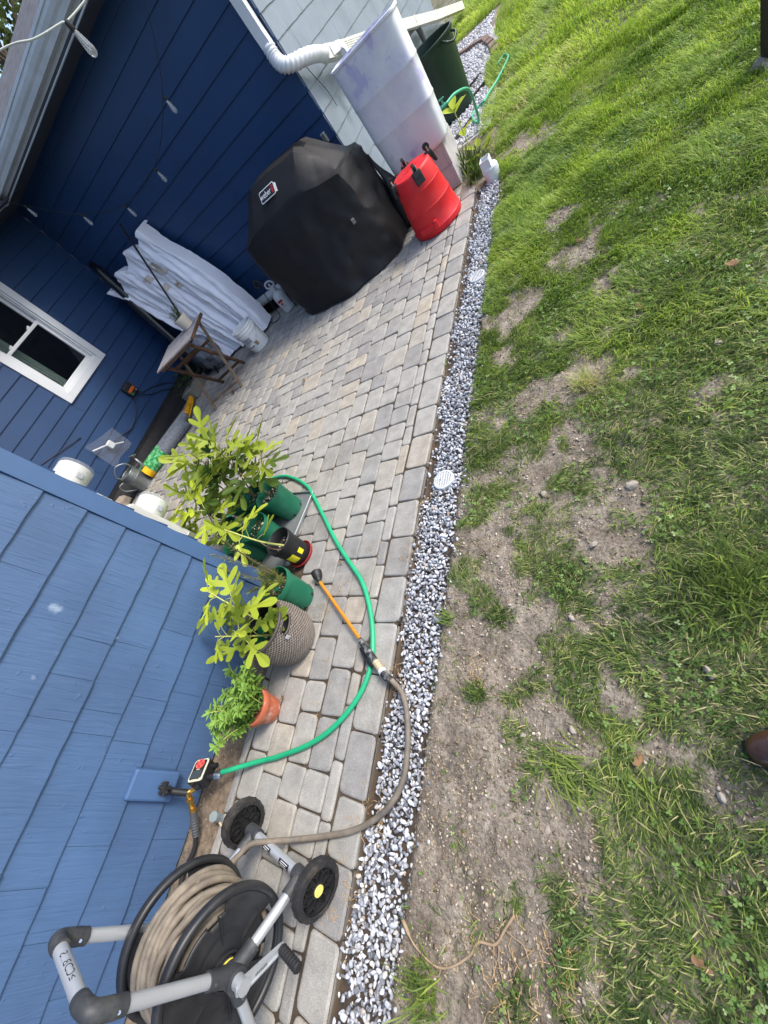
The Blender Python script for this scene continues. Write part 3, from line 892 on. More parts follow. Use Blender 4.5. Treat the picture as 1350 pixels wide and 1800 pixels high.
for k in range(15):
    z = 0.0 + EXPO * k
    js = sorted(KNOWN.get(k, [0.25]))
    y = js[0]
    while y > -2.3:
        y -= rs.choice((0.34, 0.46, 0.6)) * rs.uniform(0.8, 1.2); js.insert(0, y)
    y = js[-1]
    while y < 0.3 and k not in (4, 3, 5):
        y += rs.uniform(0.25, 0.5)
        if y < 0.45: js.append(y)
    js = [-2.6] + [j for j in js if j > -2.5] + [0.602]
    for a, b in zip(js[:-1], js[1:]):
        shake(near_wall, a + 0.0008, b - 0.0008, z, XN, M_SHAKE, rs, t=0.014 + rs.uniform(-0.0015, 0.004))
for k in range(14):
    z = Z0 + EXPO * k
    y = YF - 0.015
    while y < 9.5:
        y2 = min(9.52, y + rs.uniform(0.22, 0.48))
        shake(grey_wall, y + 0.0005, y2 - 0.0005, z, XG, M_GREYSHAKE, rs, name='shake'); y = y2
# corner board of the near wall
b_ = MB(); b_.bbox((XN + 0.006, 0.648, 1.36), (0.028, 0.088, 2.72), 0.003); b_.build('corner_board', M_TRIM, house)
# black wrapped foundations
b_ = MB()
b_.box((XW + 0.004, 2.68, 0.08), (0.012, 3.96, 0.2)); b_.box(((XW + XG) / 2, YF - 0.004, 0.08), (XG - XW - 0.02, 0.012, 0.2)); b_.box((XG - 0.01, 7.1, 0.085), (0.03, 4.84, 0.19))
b_.build('foundation', M_FOUND, house)
b_ = MB(); b_.box((XN - 0.03, -1.0, -0.03), (0.05, 3.3, 0.07)); b_.build('foundation', M_FOUND, house)

# ---- roofs, eaves, gutters
GZ = 2.60
EY, EX = 4.27, -5.60                    # outer lines of fascia above far wall / window wall
b_ = MB()
b_.box(((XW + XG) / 2 + 0.1, (EY + YF) / 2 + 0.1, GZ - 0.01), (XG - XW + 0.5, YF - EY + 0.2, 0.02))
b_.box(((XW + EX) / 2, 2.65, GZ - 0.012), (EX - XW + 0.2, 3.9, 0.02))
b_.build('soffit', M_SOFFIT, house)
b_ = MB()
sl = math.tan(R(24))
def roof_plane(pts, th=0.03):
    lo = [(x, y, z - th) for x, y, z in pts]
    b_.add(list(pts) + lo, [(0, 1, 2, 3), (7, 6, 5, 4), (0, 4, 5, 1), (1, 5, 6, 2), (2, 6, 7, 3), (3, 7, 4, 0)])
roof_plane([(EX, EY - 0.06, GZ + 0.17), (XG + 0.5, EY - 0.06, GZ + 0.17), (XG + 0.5, EY + 0.75, GZ + 0.17 + 0.81 * sl), (EX - 0.81, EY + 0.75, GZ + 0.17 + 0.81 * sl)])
roof_plane([(EX - 0.79, EY + 0.76, GZ + 0.17 + 0.81 * sl), (XG + 0.5, EY + 0.76, GZ + 0.17 + 0.81 * sl), (XG + 0.5, EY + 4.4, GZ + 0.2), (EX - 0.79, EY + 4.4, GZ + 0.2)])
roof_plane([(EX + 0.06, EY, GZ + 0.17), (EX - 0.81, EY + 0.74, GZ + 0.17 + 0.87 * sl), (EX - 0.81, 0.5, GZ + 0.17 + 0.87 * sl), (EX + 0.06, 0.5, GZ + 0.17)])
roof_plane([(EX - 0.83, EY + 0.6, GZ + 0.17 + 0.87 * sl), (EX - 4.5, EY + 0.6, GZ + 0.2), (EX - 4.5, 0.5, GZ + 0.2), (EX - 0.83, 0.5, GZ + 0.17 + 0.87 * sl)])
roof_plane([(XN + 0.42, 1.0, GZ + 0.17), (XN - 4.5, 1.0, GZ + 0.17 + 4.92 * 0.3), (XN - 4.5, -4.6, GZ + 0.17 + 4.92 * 0.3), (XN + 0.42, -4.6, GZ + 0.17)])
b_.build('roof', M_SHINGLE, house)
b_ = MB()
for c_, s_ in ((((EX + XG) / 2 + 0.2, EY + 0.012, GZ + 0.07), (XG - EX + 0.5, 0.022, 0.2)), ((EX - 0.012, 2.4, GZ + 0.071), (0.022, 3.7, 0.2)), ((XN + 0.4, -1.8, GZ + 0.071), (0.022, 5.4, 0.18))):
    b_ = MB(); b_.box(c_, s_); b_.build('fascia', M_GUTTER, house)
def gutter(p0, p1, out, m0=0.0, m1=0.0):
    """K-style gutter; out = horizontal outward vector"""
    prof = [(0, 0.13), (0, 0.0), (0.075, 0.0), (0.088, 0.035), (0.105, 0.055), (0.118, 0.085), (0.118, 0.105), (0.128, 0.112), (0.128, 0.13), (0.112, 0.13), (0.112, 0.09), (0.08, 0.02), (0.012, 0.012), (0.012, 0.13)]
    p0, p1, out = Vector(p0), Vector(p1), Vector(out)
    t = (p1 - p0).normalized(); vs = []
    for p, mtr in ((p0, m0), (p1, m1)):
        for d, z in prof: vs.append(p + out * d + Vector((0, 0, z)) + t * d * mtr)
    n_ = len(prof); fs = [(k, (k + 1) % n_, n_ + (k + 1) % n_, n_ + k) for k in range(n_)]
    g_ = MB(); g_.add(vs, fs)
    return g_.build('gutter', M_GUTTER, house)
gutter((EX, EY, GZ + 0.03), (XG + 0.5, EY, GZ + 0.03), (0, -1, 0), 1.0, 0)
gutter((EX, 0.55, GZ + 0.03), (EX, EY, GZ + 0.03), (1, 0, 0), 0, -1.0)
# ---- white downspout, ribbed flexible elbow and sloping extension along the grey wall
ds = MB()
ds.rect_tube([(-2.245, 4.30, 2.62), (-2.245, 4.42, 2.45), (-2.245, 4.61, 2.3), (-2.245, 4.612, 1.72), (-2.235, 4.60, 1.62)], 0.085, 0.062, up=(0, 1, 0))
dso = ds.build('downspout', M_WHITE, house)
fx = MB()
path = catmull([(-2.238, 4.602, 1.625), (-2.225, 4.57, 1.545), (-2.185, 4.535, 1.485), (-2.13, 4.56, 1.445), (-2.075, 4.68, 1.41), (-2.05, 4.85, 1.365), (-2.05, 5.02, 1.31)], 12)
fx.tube(path, [0.050 + (0.006 if (i // 2) % 2 else -0.002) for i in range(len(path))], 14)
fx.build('flexible_connector', M_WHITE, house, smooth=False, angle=60)
ex = MB()
ex.rect_tube([(-2.05, 5.0, 1.315), (-2.05, 5.25, 1.255), (-2.05, 7.2, 0.88), (-2.05, 9.0, 0.50), (-2.05, 10.9, 0.13)], 0.075, 0.1, up=(0, 0, 1))
for y_, z_ in ((6.15, 1.085), (6.35, 1.046), (7.9, 0.735), (9.0, 0.503)):
    ex.box((-2.05, y_, z_), (0.084, 0.02, 0.112), rot=Euler((R(-11), 0, 0)).to_matrix())
for dz in (-0.03, -0.015, 0.0, 0.015, 0.03):
    ex.tube([(-2.0115, 5.3, 1.245 + dz), (-2.0115, 6.1, 1.091 + dz)], 0.003, 5)
ex.build('downspout_extension', mat('old_white_vinyl', srgb(214, 214, 205), rough=0.5, var=0.08, vs=12, dirt=srgb(150, 146, 130), dirt_amt=0.5, dirt_s=9), house)
el = MB()
el.rect_tube(catmull([(-2.03, 5.1, 1.285), (-2.0, 5.2, 1.27), (-1.97, 5.235, 1.23), (-1.96, 5.235, 1.1)], 6), 0.07, 0.05, up=(1, 0, 0))
el.build('downspout_elbow', M_WHITE, house)
wr = MB(); wr.tube(catmull([(-2.13, 4.75, 1.37), (-2.15, 4.85, 1.26), (-2.155, 4.93, 1.13), (-2.16, 4.95, 1.0)], 6), 0.003, 5); wr.build('wire', M_FOUND, house)
# small bright hose bib cover on the far wall above the grill
hb = MB(); hb.bbox((-2.275, YF - 0.03, 0.935), (0.05, 0.04, 0.085), 0.008); hb.cyl((-2.30, YF - 0.03, 0.90), (-2.30, YF - 0.07, 0.88), 0.012)
hb.build('wall_latch', mat('galvanised', srgb(176, 180, 176), rough=0.35, metal=0.8, var=0.1), house)

# ---- window
win = MB()
cw = 0.092
def frame_ring(b_, y0, y1, z0, z1, w, x0, x1):
    cx = (x0 + x1) / 2; d = x1 - x0
    b_.bbox((cx, y0 + w / 2, (z0 + z1) / 2), (d, w, z1 - z0), 0.004); b_.bbox((cx, y1 - w / 2, (z0 + z1) / 2), (d, w, z1 - z0), 0.004)
    b_.bbox((cx, (y0 + y1) / 2, z0 + w / 2), (d - 0.004, y1 - y0 - 2 * w, w), 0.004); b_.bbox((cx, (y0 + y1) / 2, z1 - w / 2), (d - 0.004, y1 - y0 - 2 * w, w), 0.004)
frame_ring(win, WY0, WY1, WZ0, WZ1, cw, XW - 0.02, XW + 0.032)
winf = win.build('window', M_WHITE, house)
jb = MB()
frame_ring(jb, WY0 + cw, WY1 - cw, WZ0 + cw, WZ1 - cw, 0.022, XW - 0.09, XW + 0.012)
frame_ring(jb, WY0 + cw + 0.022, WY1 - cw - 0.022, WZ0 + cw + 0.022, WZ1 - cw - 0.022, 0.012, XW - 0.09, XW - 0.008)
jb.build('jamb', M_WHITE, winf)
sy0, sy1, sz0, sz1 = WY0 + cw + 0.034, WY1 - cw - 0.034, WZ0 + cw + 0.034, WZ1 - cw - 0.034
zm = 1.793
s1 = MB(); frame_ring(s1, sy0, sy1, sz0, zm + 0.018, 0.036, XW - 0.052, XW - 0.022); s1.build('sash', M_WHITE, winf)
s2 = MB(); frame_ring(s2, sy0, sy1, zm - 0.018, sz1, 0.036, XW - 0.088, XW - 0.057); s2.build('sash', M_WHITE, winf)
for yl in (3.05, 3.4):
    l_ = MB(); l_.bbox((XW - 0.04, yl, zm + 0.026), (0.03, 0.05, 0.014), 0.004); l_.bbox((XW - 0.032, yl + 0.01, zm + 0.038), (0.012, 0.03, 0.012), 0.003); l_.build('latch', M_WHITE, winf)
M_PANE, nt_, pb_ = nodes_of('window_glass')
pb_.inputs['Base Color'].default_value = (0.9, 0.93, 0.93, 1); pb_.inputs['Roughness'].default_value = 0.02; pb_.inputs['Transmission Weight'].default_value = 1.0; pb_.inputs['IOR'].default_value = 1.45
for (x_, a_, c_) in ((XW - 0.037, sz0 + 0.03, zm - 0.014), (XW - 0.072, zm + 0.01, sz1 - 0.03)):
    p_ = MB(); p_.box((x_, (sy0 + sy1) / 2, (a_ + c_) / 2), (0.004, sy1 - sy0 - 0.064, c_ - a_)); p_.build('pane', M_PANE, winf)
rm = MB(); rm.add([(XW - 0.2, 2.5, 0.8), (XW - 0.2, 4.0, 0.8), (XW - 0.2, 4.0, 2.6), (XW - 0.2, 2.5, 2.6), (XW - 1.6, 2.5, 0.8), (XW - 1.6, 4.0, 0.8), (XW - 1.6, 4.0, 2.6), (XW - 1.6, 2.5, 2.6)],
       [(4, 5, 6, 7), (0, 1, 5, 4), (2, 3, 7, 6), (1, 2, 6, 5), (3, 0, 4, 7)])
rm.build('room', mat('dark_room', srgb(40, 38, 36), rough=0.9, var=0.2), winf)
ct = MB()
n_ = 26; vs = []
for i in range(n_ + 1):
    y_ = 2.9 + 0.22 * i / n_
    vs += [(XW - 0.13 + 0.012 * math.sin(i * 1.3), y_, 1.15), (XW - 0.13 + 0.012 * math.sin(i * 1.3), y_, 2.4)]
ct.add(vs, [(2 * i, 2 * i + 2, 2 * i + 3, 2 * i + 1) for i in range(n_)])
ct.build('curtain', mat('curtain_cloth', srgb(120, 136, 128), rough=0.9), winf, smooth=True)
# ---- mounting block for the tap on the near wall
bk = MB(); bk.bbox((XN + 0.028, -0.445, 0.278), (0.05, 0.125, 0.215), 0.010, rot=Euler((0, R(-4), 0)).to_matrix()); bk.build('mounting_block', M_TRIM, house)
# ================================================================== OBJECTS AT THE FAR END
M_BLACKPL = mat('black_plastic', srgb(30, 30, 32), rough=0.5, var=0.2, vs=20)
M_BLACKRUB = mat('black_rubber', srgb(26, 26, 28), rough=0.75, var=0.2, vs=30)
M_STEEL = mat('bright_steel', srgb(196, 198, 198), rough=0.28, metal=1.0, var=0.08)
M_WHITEPL = mat('white_plastic', srgb(202, 205, 206), rough=0.45, var=0.04, vs=12, dirt=srgb(186, 184, 176), dirt_amt=0.35, dirt_s=9)
M_GREENPL = mat('green_pot_plastic', srgb(22, 98, 72), rough=0.48, var=0.1, vs=14, dirt=srgb(70, 120, 96), dirt_amt=0.25, dirt_s=14)
M_INK = mat('black_ink', srgb(28, 28, 30), rough=0.6, var=0.02)
M_INKW = mat('white_print', srgb(235, 236, 238), rough=0.5, var=0.02)
M_INKR = mat('red_print', srgb(170, 28, 36), rough=0.5, var=0.02)

# ---- covered grill --------------------------------------------------------
grill = thing('covered_grill', (-2.58, 4.1, 0), 'large gas grill under a fitted black cloth cover with a small white logo', 'grill cover')
def grill_cover():
    N_ = 96
    def ring(pts, z, wob=0.0, seed=0):
        """closed polyline resampled to N_ points starting at the left-back corner"""
        P = [Vector((x, y, zz if zz is not None else z)) for x, y, zz in pts]
        seg = [(P[(i + 1) % len(P)] - P[i]).length for i in range(len(P))]
        return P, seg
    # each ring: same 12 control points, so folds run from hem to top
    # order: back-left, left-mid, front-left, front x4, front-right, right-mid, back-right, back x2
    rings = [
        [(-3.25, 4.50), (-3.30, 4.2), (-3.27, 3.95), (-3.08, 3.75), (-2.75, 3.655), (-2.38, 3.66), (-2.08, 3.77), (-1.885, 3.93), (-1.88, 4.2), (-1.93, 4.48), (-2.4, 4.52), (-2.85, 4.52)],
        [(-3.25, 4.49), (-3.30, 4.2), (-3.28, 3.94), (-3.08, 3.77), (-2.75, 3.69), (-2.38, 3.69), (-2.09, 3.79), (-1.90, 3.92), (-1.885, 4.2), (-1.93, 4.47), (-2.4, 4.51), (-2.85, 4.51)],
        [(-3.23, 4.48), (-3.29, 4.2), (-3.28, 3.93), (-3.07, 3.82), (-2.75, 3.77), (-2.38, 3.77), (-2.1, 3.83), (-1.93, 3.91), (-1.905, 4.2), (-1.94, 4.46), (-2.4, 4.5), (-2.85, 4.5)],
        [(-3.21, 4.47), (-3.275, 4.2), (-3.26, 3.92), (-3.05, 3.87), (-2.75, 3.83), (-2.38, 3.83), (-2.13, 3.87), (-1.96, 3.90), (-1.92, 4.2), (-1.95, 4.45), (-2.4, 4.5), (-2.85, 4.5)],
    ]
    zs = [0.015, 0.1, 0.42, 0.74]
    top = [  # shoulder ring with its own heights
        [(-3.19, 4.46, .86), (-3.255, 4.2, .845), (-3.24, 3.90, .825), (-3.04, 3.885, .875), (-2.75, 3.87, .885), (-2.37, 3.875, .875), (-2.17, 3.88, .825), (-1.975, 3.885, .80), (-1.925, 4.2, .80), (-1.96, 4.44, .79), (-2.4, 4.49, .86), (-2.85, 4.49, .87)],
        [(-3.13, 4.44, .96), (-3.16, 4.2, .96), (-3.10, 3.97, .935), (-2.965, 3.955, .975), (-2.70, 3.94, .985), (-2.335, 3.945, .965), (-2.18, 3.95, .865), (-2.01, 3.97, .815), (-1.965, 4.2, .815), (-2.0, 4.40, .805), (-2.38, 4.46, .95), (-2.85, 4.46, .97)],
        [(-3.06, 4.40, 1.075), (-3.06, 4.22, 1.085), (-2.95, 4.09, 1.09), (-2.87, 4.075, 1.125), (-2.62, 4.06, 1.125), (-2.295, 4.065, 1.088), (-2.2, 4.08, .985), (-2.1, 4.1, .90), (-2.07, 4.2, .90), (-2.1, 4.34, .895), (-2.3, 4.40, 1.07), (-2.8, 4.41, 1.09)],
        [(-2.9, 4.32, 1.118), (-2.9, 4.26, 1.12), (-2.85, 4.21, 1.122), (-2.78, 4.19, 1.135), (-2.6, 4.18, 1.132), (-2.33, 4.18, 1.103), (-2.28, 4.19, 1.07), (-2.27, 4.2, 1.05), (-2.26, 4.24, 1.05), (-2.27, 4.29, 1.05), (-2.33, 4.33, 1.095), (-2.7, 4.34, 1.12)],
    ]
    C = []
    for rg_, z in zip(rings, zs): C.append([Vector((x, y, z)) for x, y in rg_])
    for rg_ in top: C.append([Vector(p) for p in rg_])
    # resample around (catmull on the lower rings, straighter on the hood)
    per = 8; G = []
    for ci, ctl in enumerate(C):
        m_ = len(ctl); out = []
        for i in range(m_):
            p0, p1, p2, p3 = ctl[i - 1], ctl[i], ctl[(i + 1) % m_], ctl[(i + 2) % m_]
            for k in range(per):
                t = k / per
                cm = 0.5 * ((2 * p1) + (p2 - p0) * t + (2 * p0 - 5 * p1 + 4 * p2 - p3) * t * t + (3 * p1 - p0 - 3 * p2 + p3) * t ** 3)
                ln = p1.lerp(p2, t)
                w = 0.0 if ci >= 4 else 0.75
                out.append(ln.lerp(cm, w))
        G.append(out)
    # resample vertically
    rows = []
    sub = [3, 9, 9, 4, 4, 6, 5]
    for a in range(len(G) - 1):
        for k in range(sub[a]):
            t = k / sub[a]
            rows.append([G[a][i].lerp(G[a + 1][i], t) for i in range(len(G[0]))])
    rows.append(G[-1])
    nn = len(rows[0])
    cx, cy = -2.58, 4.15
    vs = []
    for row in rows:
        for i, p in enumerate(row):
            d = Vector((p.x - cx, p.y - cy, 0)).normalized()
            s_ = p.x * 1.0 + p.y * 0.7
            f = (1 - min(1, max(0, (p.z - 0.75) / 0.15)))
            w = 0.0
            w += (fbm(s_ * 1.0, p.z * 0.6, 3.2, 3, 61) - 0.5) * 0.085 * f
            w += (abs(fbm(s_ + 0.8 * p.z, p.z - 0.5 * s_, 7.0, 3, 62) - 0.5)) * -0.06 * f
            w += (fbm(s_, p.z, 9.0, 3, 63) - 0.5) * 0.016
            # diagonal drag fold on the front
            q_ = (p.x + 2.15) * 0.9 + (p.z - 0.55) * 0.7
            if p.y < 4.0: w += 0.022 * math.exp(-(q_ / 0.035) ** 2) * f * max(0, 1 - abs(p.z - .5) / .4)
            vs.append(p + d * float(w) + Vector((0, 0, float((fbm(p.x, p.y, 6, 3, 64) - 0.5) * 0.018 * (1 - f)))))
    fs = [(r * nn + i, r * nn + (i + 1) % nn, (r + 1) * nn + (i + 1) % nn, (r + 1) * nn + i) for r in range(len(rows) - 1) for i in range(nn)]
    b_ = MB(); b_.add(vs, fs); b_.add([vs[(len(rows) - 1) * nn + i] for i in range(nn)], [tuple(range(nn))])
    M_COVER = mat('black_cover_cloth', srgb(19, 19, 21), rough=0.6, var=0.12, vs=8, bump=0.25, bs=420, spec=0.45)
    o_ = b_.build('cloth_cover', M_COVER, grill, smooth=True, angle=24)
    # stitched hem
    h_ = MB(); h_.tube([vs[i] + Vector((0, 0, 0.004)) for i in range(nn)] + [vs[0] + Vector((0, 0, 0.004))], 0.006, 6, cap=False); h_.build('hem', M_COVER, o_, smooth=True)
    return o_
gc_ = grill_cover()
# logo on the slanting hood face
lx, ly = Vector((1, 0.0, -0.02)), Vector((0.05, 0.62, 0.78)).normalized()
lc = Vector((-2.665, 3.962, 1.015)); ln_ = lx.normalized().cross(ly)
def on_logo(a, b, d=0.0): return lc + lx * a + ly * b + ln_ * (0.022 + d)
def rrect(w, h, r_, d, n=4):
    pts = []
    for sx, sy, a0 in ((1, 1, 0), (-1, 1, 90), (-1, -1, 180), (1, -1, 270)):
        for k in range(n + 1):
            a = R(a0 + 90 * k / n); pts.append(on_logo(sx * (w - r_) + r_ * math.cos(a), sy * (h - r_) + r_ * math.sin(a), d))
    return pts
b_ = MB(); p_ = rrect(0.098, 0.047, 0.014, 0.0); b_.add(p_, [tuple(range(len(p_)))]); p_ = rrect(0.098, 0.047, 0.014, -0.03); b_.add(p_, [tuple(range(len(p_)))]); badge = b_.build('badge', M_INKW, gc_)
b_ = MB(); p_ = rrect(0.091, 0.040, 0.010, 0.002); b_.add(p_, [tuple(range(len(p_)))]); b_.build('badge_ground', M_INK, gc_)
text_obj('weber', 0.066, on_logo(-0.022, 0.0, 0.004), lx, ly, M_INKW, gc_, sx=0.85)
b_ = MB(); b_.add([on_logo(x, y, 0.004) for x, y in ((0.058, -0.028), (0.082, -0.028), (0.084, 0.03), (0.06, 0.026))], [(0, 1, 2, 3)]); b_.build('badge_mark', M_INKR, gc_)
b_ = MB(); b_.bbox((-2.06, 3.80, 0.475), (0.03, 0.012, 0.05), 0.005, rot=Euler((R(20), 0, R(30))).to_matrix()); b_.build('pull_tab', mat('grey_webbing', srgb(120, 120, 122)), gc_)
b_ = MB(); b_.tube([(-3.30, 3.98, 0.36), (-3.30, 3.965, 0.30)], 0.007, 6); b_.build('buckle', mat('buckle', srgb(110, 110, 108)), gc_)
b_ = MB(); b_.tube(catmull([(-3.30, 3.985, 0.34), (-3.30, 3.955, 0.22), (-3.29, 3.95, 0.1)], 5), 0.006, 5); b_.build('strap', M_BLACKPL, gc_)

# ---- red tub upside down with castors ---------------------------------------
tub = thing('red_tub', (-1.50, 4.0, 0), 'red plastic tub standing upside down with black castors round its top', 'tub')
tc = (-1.50, 4.0, 0)
M_RED = mat('red_plastic', srgb(206, 26, 34), rough=0.5, var=0.08, vs=9, dirt=srgb(225, 90, 90), dirt_amt=0.3, dirt_s=7)
b_ = MB()
prof = [(0.0, 0.474), (0.12, 0.474), (0.135, 0.468), (0.16, 0.47), (0.168, 0.462), (0.172, 0.45), (0.185, 0.345), (0.188, 0.343), (0.1885, 0.337), (0.187, 0.333), (0.202, 0.21), (0.206, 0.208), (0.2065, 0.202), (0.204, 0.198), (0.219, 0.06), (0.226, 0.052), (0.226, 0.03), (0.222, 0.012), (0.217, 0.004), (0.21, 0.004)]
b_.lathe(prof, tc, 56); tubm = b_.build('tub_body', M_RED, tub, smooth=True, angle=40)
b_ = MB()
for a, s in ((R(-96), 1.0),):
    d = Vector((math.cos(a), math.sin(a), 0)); b_.bbox(Vector(tc) + d * 0.219 + Vector((0, 0, 0.075)), (0.028, 0.15, 0.05), 0.006, rot=Matrix.Rotation(a, 3, 'Z') @ Euler((0, R(-6), 0)).to_matrix())
b_.bbox(Vector(tc) + Vector((math.cos(R(-76)), math.sin(R(-76)), 0)) * 0.225 + Vector((0, 0, 0.085)), (0.03, 0.03, 0.07), 0.006, rot=Matrix.Rotation(R(-76), 3, 'Z'))
b_.build('handle_lug', M_RED, tub)
b_ = MB()
for k in range(5):
    b_.bbox((tc[0] - 0.03 + 0.03 * (k % 3), tc[1] - 0.04 + 0.025 * k, 0.4745), (0.07, 0.004, 0.003), 0.001)
b_.build('moulded_lettering', M_RED, tub)
for a in (-150, -62, 28, 118):
    d = Vector((math.cos(R(a)), math.sin(R(a)), 0)); RM = Matrix.Rotation(R(a), 3, 'Z')
    cb = MB()
    cb.bbox(Vector(tc) + d * 0.176 + Vector((0, 0, 0.452)), (0.062, 0.074, 0.048), 0.008, rot=RM @ Euler((0, R(-12), 0)).to_matrix())
    cb.bbox(Vector(tc) + d * 0.200 + Vector((0, 0, 0.42)), (0.022, 0.074, 0.07), 0.006, rot=RM @ Euler((0, R(-7), 0)).to_matrix())
    co = cb.build('castor', M_BLACKPL, tub)
    wp = Vector(tc) + d * 0.178 + Vector((0, 0, 0.505)); ax = Vector((-d.y, d.x, 0))
    wb = MB(); wb.cyl(wp - ax * 0.010, wp + ax * 0.010, 0.027, n=22); wb.build('wheel', M_BLACKRUB, co, smooth=True, angle=40)
    fb = MB()
    for s in (-1, 1): fb.tube([wp + ax * 0.014 * s, wp + ax * 0.014 * s - Vector((0, 0, 0.042))], 0.0065, 8)
    fb.cyl(wp - ax * 0.018, wp + ax * 0.018, 0.006, n=10)
    fb.build('fork', M_STEEL, co)
# dark bucket hidden behind, cloth bag between grill and tub
bag = MB()
bag.tube(catmull([(-1.86, 4.36, 0.02), (-1.85, 4.36, 0.2), (-1.84, 4.37, 0.33), (-1.86, 4.38, 0.44), (-1.9, 4.4, 0.56), (-1.92, 4.42, 0.66)], 5), [0.10, 0.105, 0.11, 0.11, 0.11, 0.11, 0.105, 0.10, 0.1, 0.1, 0.09, 0.085, 0.08, 0.075, 0.07, 0.06, 0.05, 0.04, 0.035, 0.03, 0.025, 0.02, 0.016, 0.014, 0.012, 0.01][:26], 14, squash=(0.6, 1))
tag(bag.build('black_bag', mat('black_bag_cloth', srgb(20, 20, 22), rough=0.7, bump=0.4, bs=30), None, smooth=True), 'slumped black bag in the gap between the covered grill and the red tub', 'bag')

# ---- white barrel on concrete blocks ---------------------------------------
barrel = thing('rain_barrel', (-1.6, 4.66, 0.36), 'tall flat-fronted white plastic barrel with purple stains, standing on concrete blocks', 'barrel')
m, nt, b = nodes_of('stained_white_plastic')
N, L = nt.nodes, nt.links
geo = N.new('ShaderNodeNewGeometry')
n1 = N.new('ShaderNodeTexNoise'); n1.inputs['Scale'].default_value = 3.1; n1.inputs['Detail'].default_value = 7; n1.inputs['Roughness'].default_value = 0.55; n1.inputs['Distortion'].default_value = 0.4
n2 = N.new('ShaderNodeTexNoise'); n2.inputs['Scale'].default_value = 9; n2.inputs['Detail'].default_value = 8; n2.inputs['Roughness'].default_value = 0.6
for n_ in (n1, n2): L.new(geo.outputs['Position'], n_.inputs['Vector'])
rp = N.new('ShaderNodeValToRGB'); cr = rp.color_ramp
cr.elements[0].position = 0.40; cr.elements[0].color = srgb(216, 218, 220)
cr.elements[1].position = 0.72; cr.elements[1].color = srgb(172, 172, 204)
e = cr.elements.new(0.57); e.color = srgb(200, 201, 213)
e = cr.elements.new(0.60); e.color = srgb(180, 178, 206)
e = cr.elements.new(0.65); e.color = srgb(176, 176, 208)
L.new(n1.outputs[0], rp.inputs[0])
m2 = N.new('ShaderNodeMapRange'); m2.inputs[1].default_value = 0.62; m2.inputs[2].default_value = 0.74; m2.inputs[4].default_value = 0.6; L.new(n2.outputs[0], m2.inputs[0])
mx = N.new('ShaderNodeMix'); mx.data_type = 'RGBA'; L.new(m2.outputs[0], mx.inputs[0]); L.new(rp.outputs[0], mx.inputs[6]); mx.inputs[7].default_value = srgb(134, 144, 190)
L.new(mx.outputs[2], b.inputs['Base Color']); b.inputs['Roughness'].default_value = 0.38; b.inputs['Subsurface Weight'].default_value = 0.12; b.inputs['Subsurface Radius'].default_value = (0.03, 0.03, 0.03)
M_BARREL = m
bc = (-1.555, 4.55, 0)
b_ = MB()
prof = [(0.0, 0.362), (0.27, 0.362), (0.292, 0.375), (0.30, 0.40), (0.308, 0.60), (0.311, 0.652), (0.3155, 0.66), (0.3165, 0.668), (0.3155, 0.676), (0.312, 0.684), (0.316, 0.86), (0.317, 0.912), (0.3215, 0.92), (0.3225, 0.928), (0.3215, 0.936), (0.318, 0.944), (0.322, 1.12), (0.324, 1.2), (0.335, 1.203), (0.338, 1.212), (0.335, 1.222), (0.322, 1.225), (0.318, 1.215), (0.314, 1.18), (0.0, 1.17)]
def squircle(a, z):
    c_, s_ = abs(math.cos(a)), abs(math.sin(a))
    return ((c_ / 0.93) ** 5 + (s_ / 0.40) ** 5) ** (-1 / 5)
b_.lathe(prof, bc, 180, fun=squircle); bo_ = b_.build('barrel_body', M_BARREL, barrel, smooth=True, angle=50)
sp = MB(); sp.cyl((-1.29, 4.62, 0.52), (-1.235, 4.655, 0.515), 0.016); sp.cyl((-1.25, 4.645, 0.517), (-1.25, 4.645, 0.56), 0.008); sp.bbox((-1.25, 4.645, 0.567), (0.05, 0.014, 0.012), 0.004)
sp.build('spigot', mat('green_spigot', srgb(60, 140, 110), rough=0.4), barrel)
M_BLOCK = mat('concrete_block', srgb(176, 172, 170), rough=0.95, var=0.14, vs=10, bump=0.5, bs=160, spec=0.15)
def block(x, y, z, rz, label):
    t_ = MB(); L_, W_, H_ = 0.395, 0.192, 0.178
    RM = Matrix.Rotation(rz, 3, 'Z')
    def P(a, b2, c): return RM @ Vector((b2, a, c)) + Vector((x, y, z))
    # outer walls with two open cells
    w = 0.034
    bars = [((0, -W_ / 2 + w / 2), (L_, w)), ((0, W_ / 2 - w / 2), (L_, w)), ((-L_ / 2 + w / 2, 0), (w, W_ - 2 * w)), ((L_ / 2 - w / 2, 0), (w, W_ - 2 * w)), ((0, 0), (w, W_ - 2 * w))]
    for (cy_, cx_), (ly_, lx_) in bars:
        c = P(cy_, cx_, H_ / 2); t_.bbox(c, (lx_, ly_ + 0.0, H_), 0.003, rot=RM, seg=1)
    o_ = t_.build('concrete_block', M_BLOCK)
    return tag(o_, label, 'concrete block', 'concrete blocks under the white barrel')
block(-1.432, 4.66, 0.0, 0.02, 'lower concrete block on the lawn side under the white barrel')
block(-1.430, 4.66, 0.180, 0.03, 'upper concrete block on the lawn side, its open cells showing beside the white barrel')
block(-1.80, 4.66, 0.0, -0.02, 'lower concrete block on the house side under the white barrel')
block(-1.80, 4.66, 0.180, -0.03, 'upper concrete block on the house side under the white barrel')

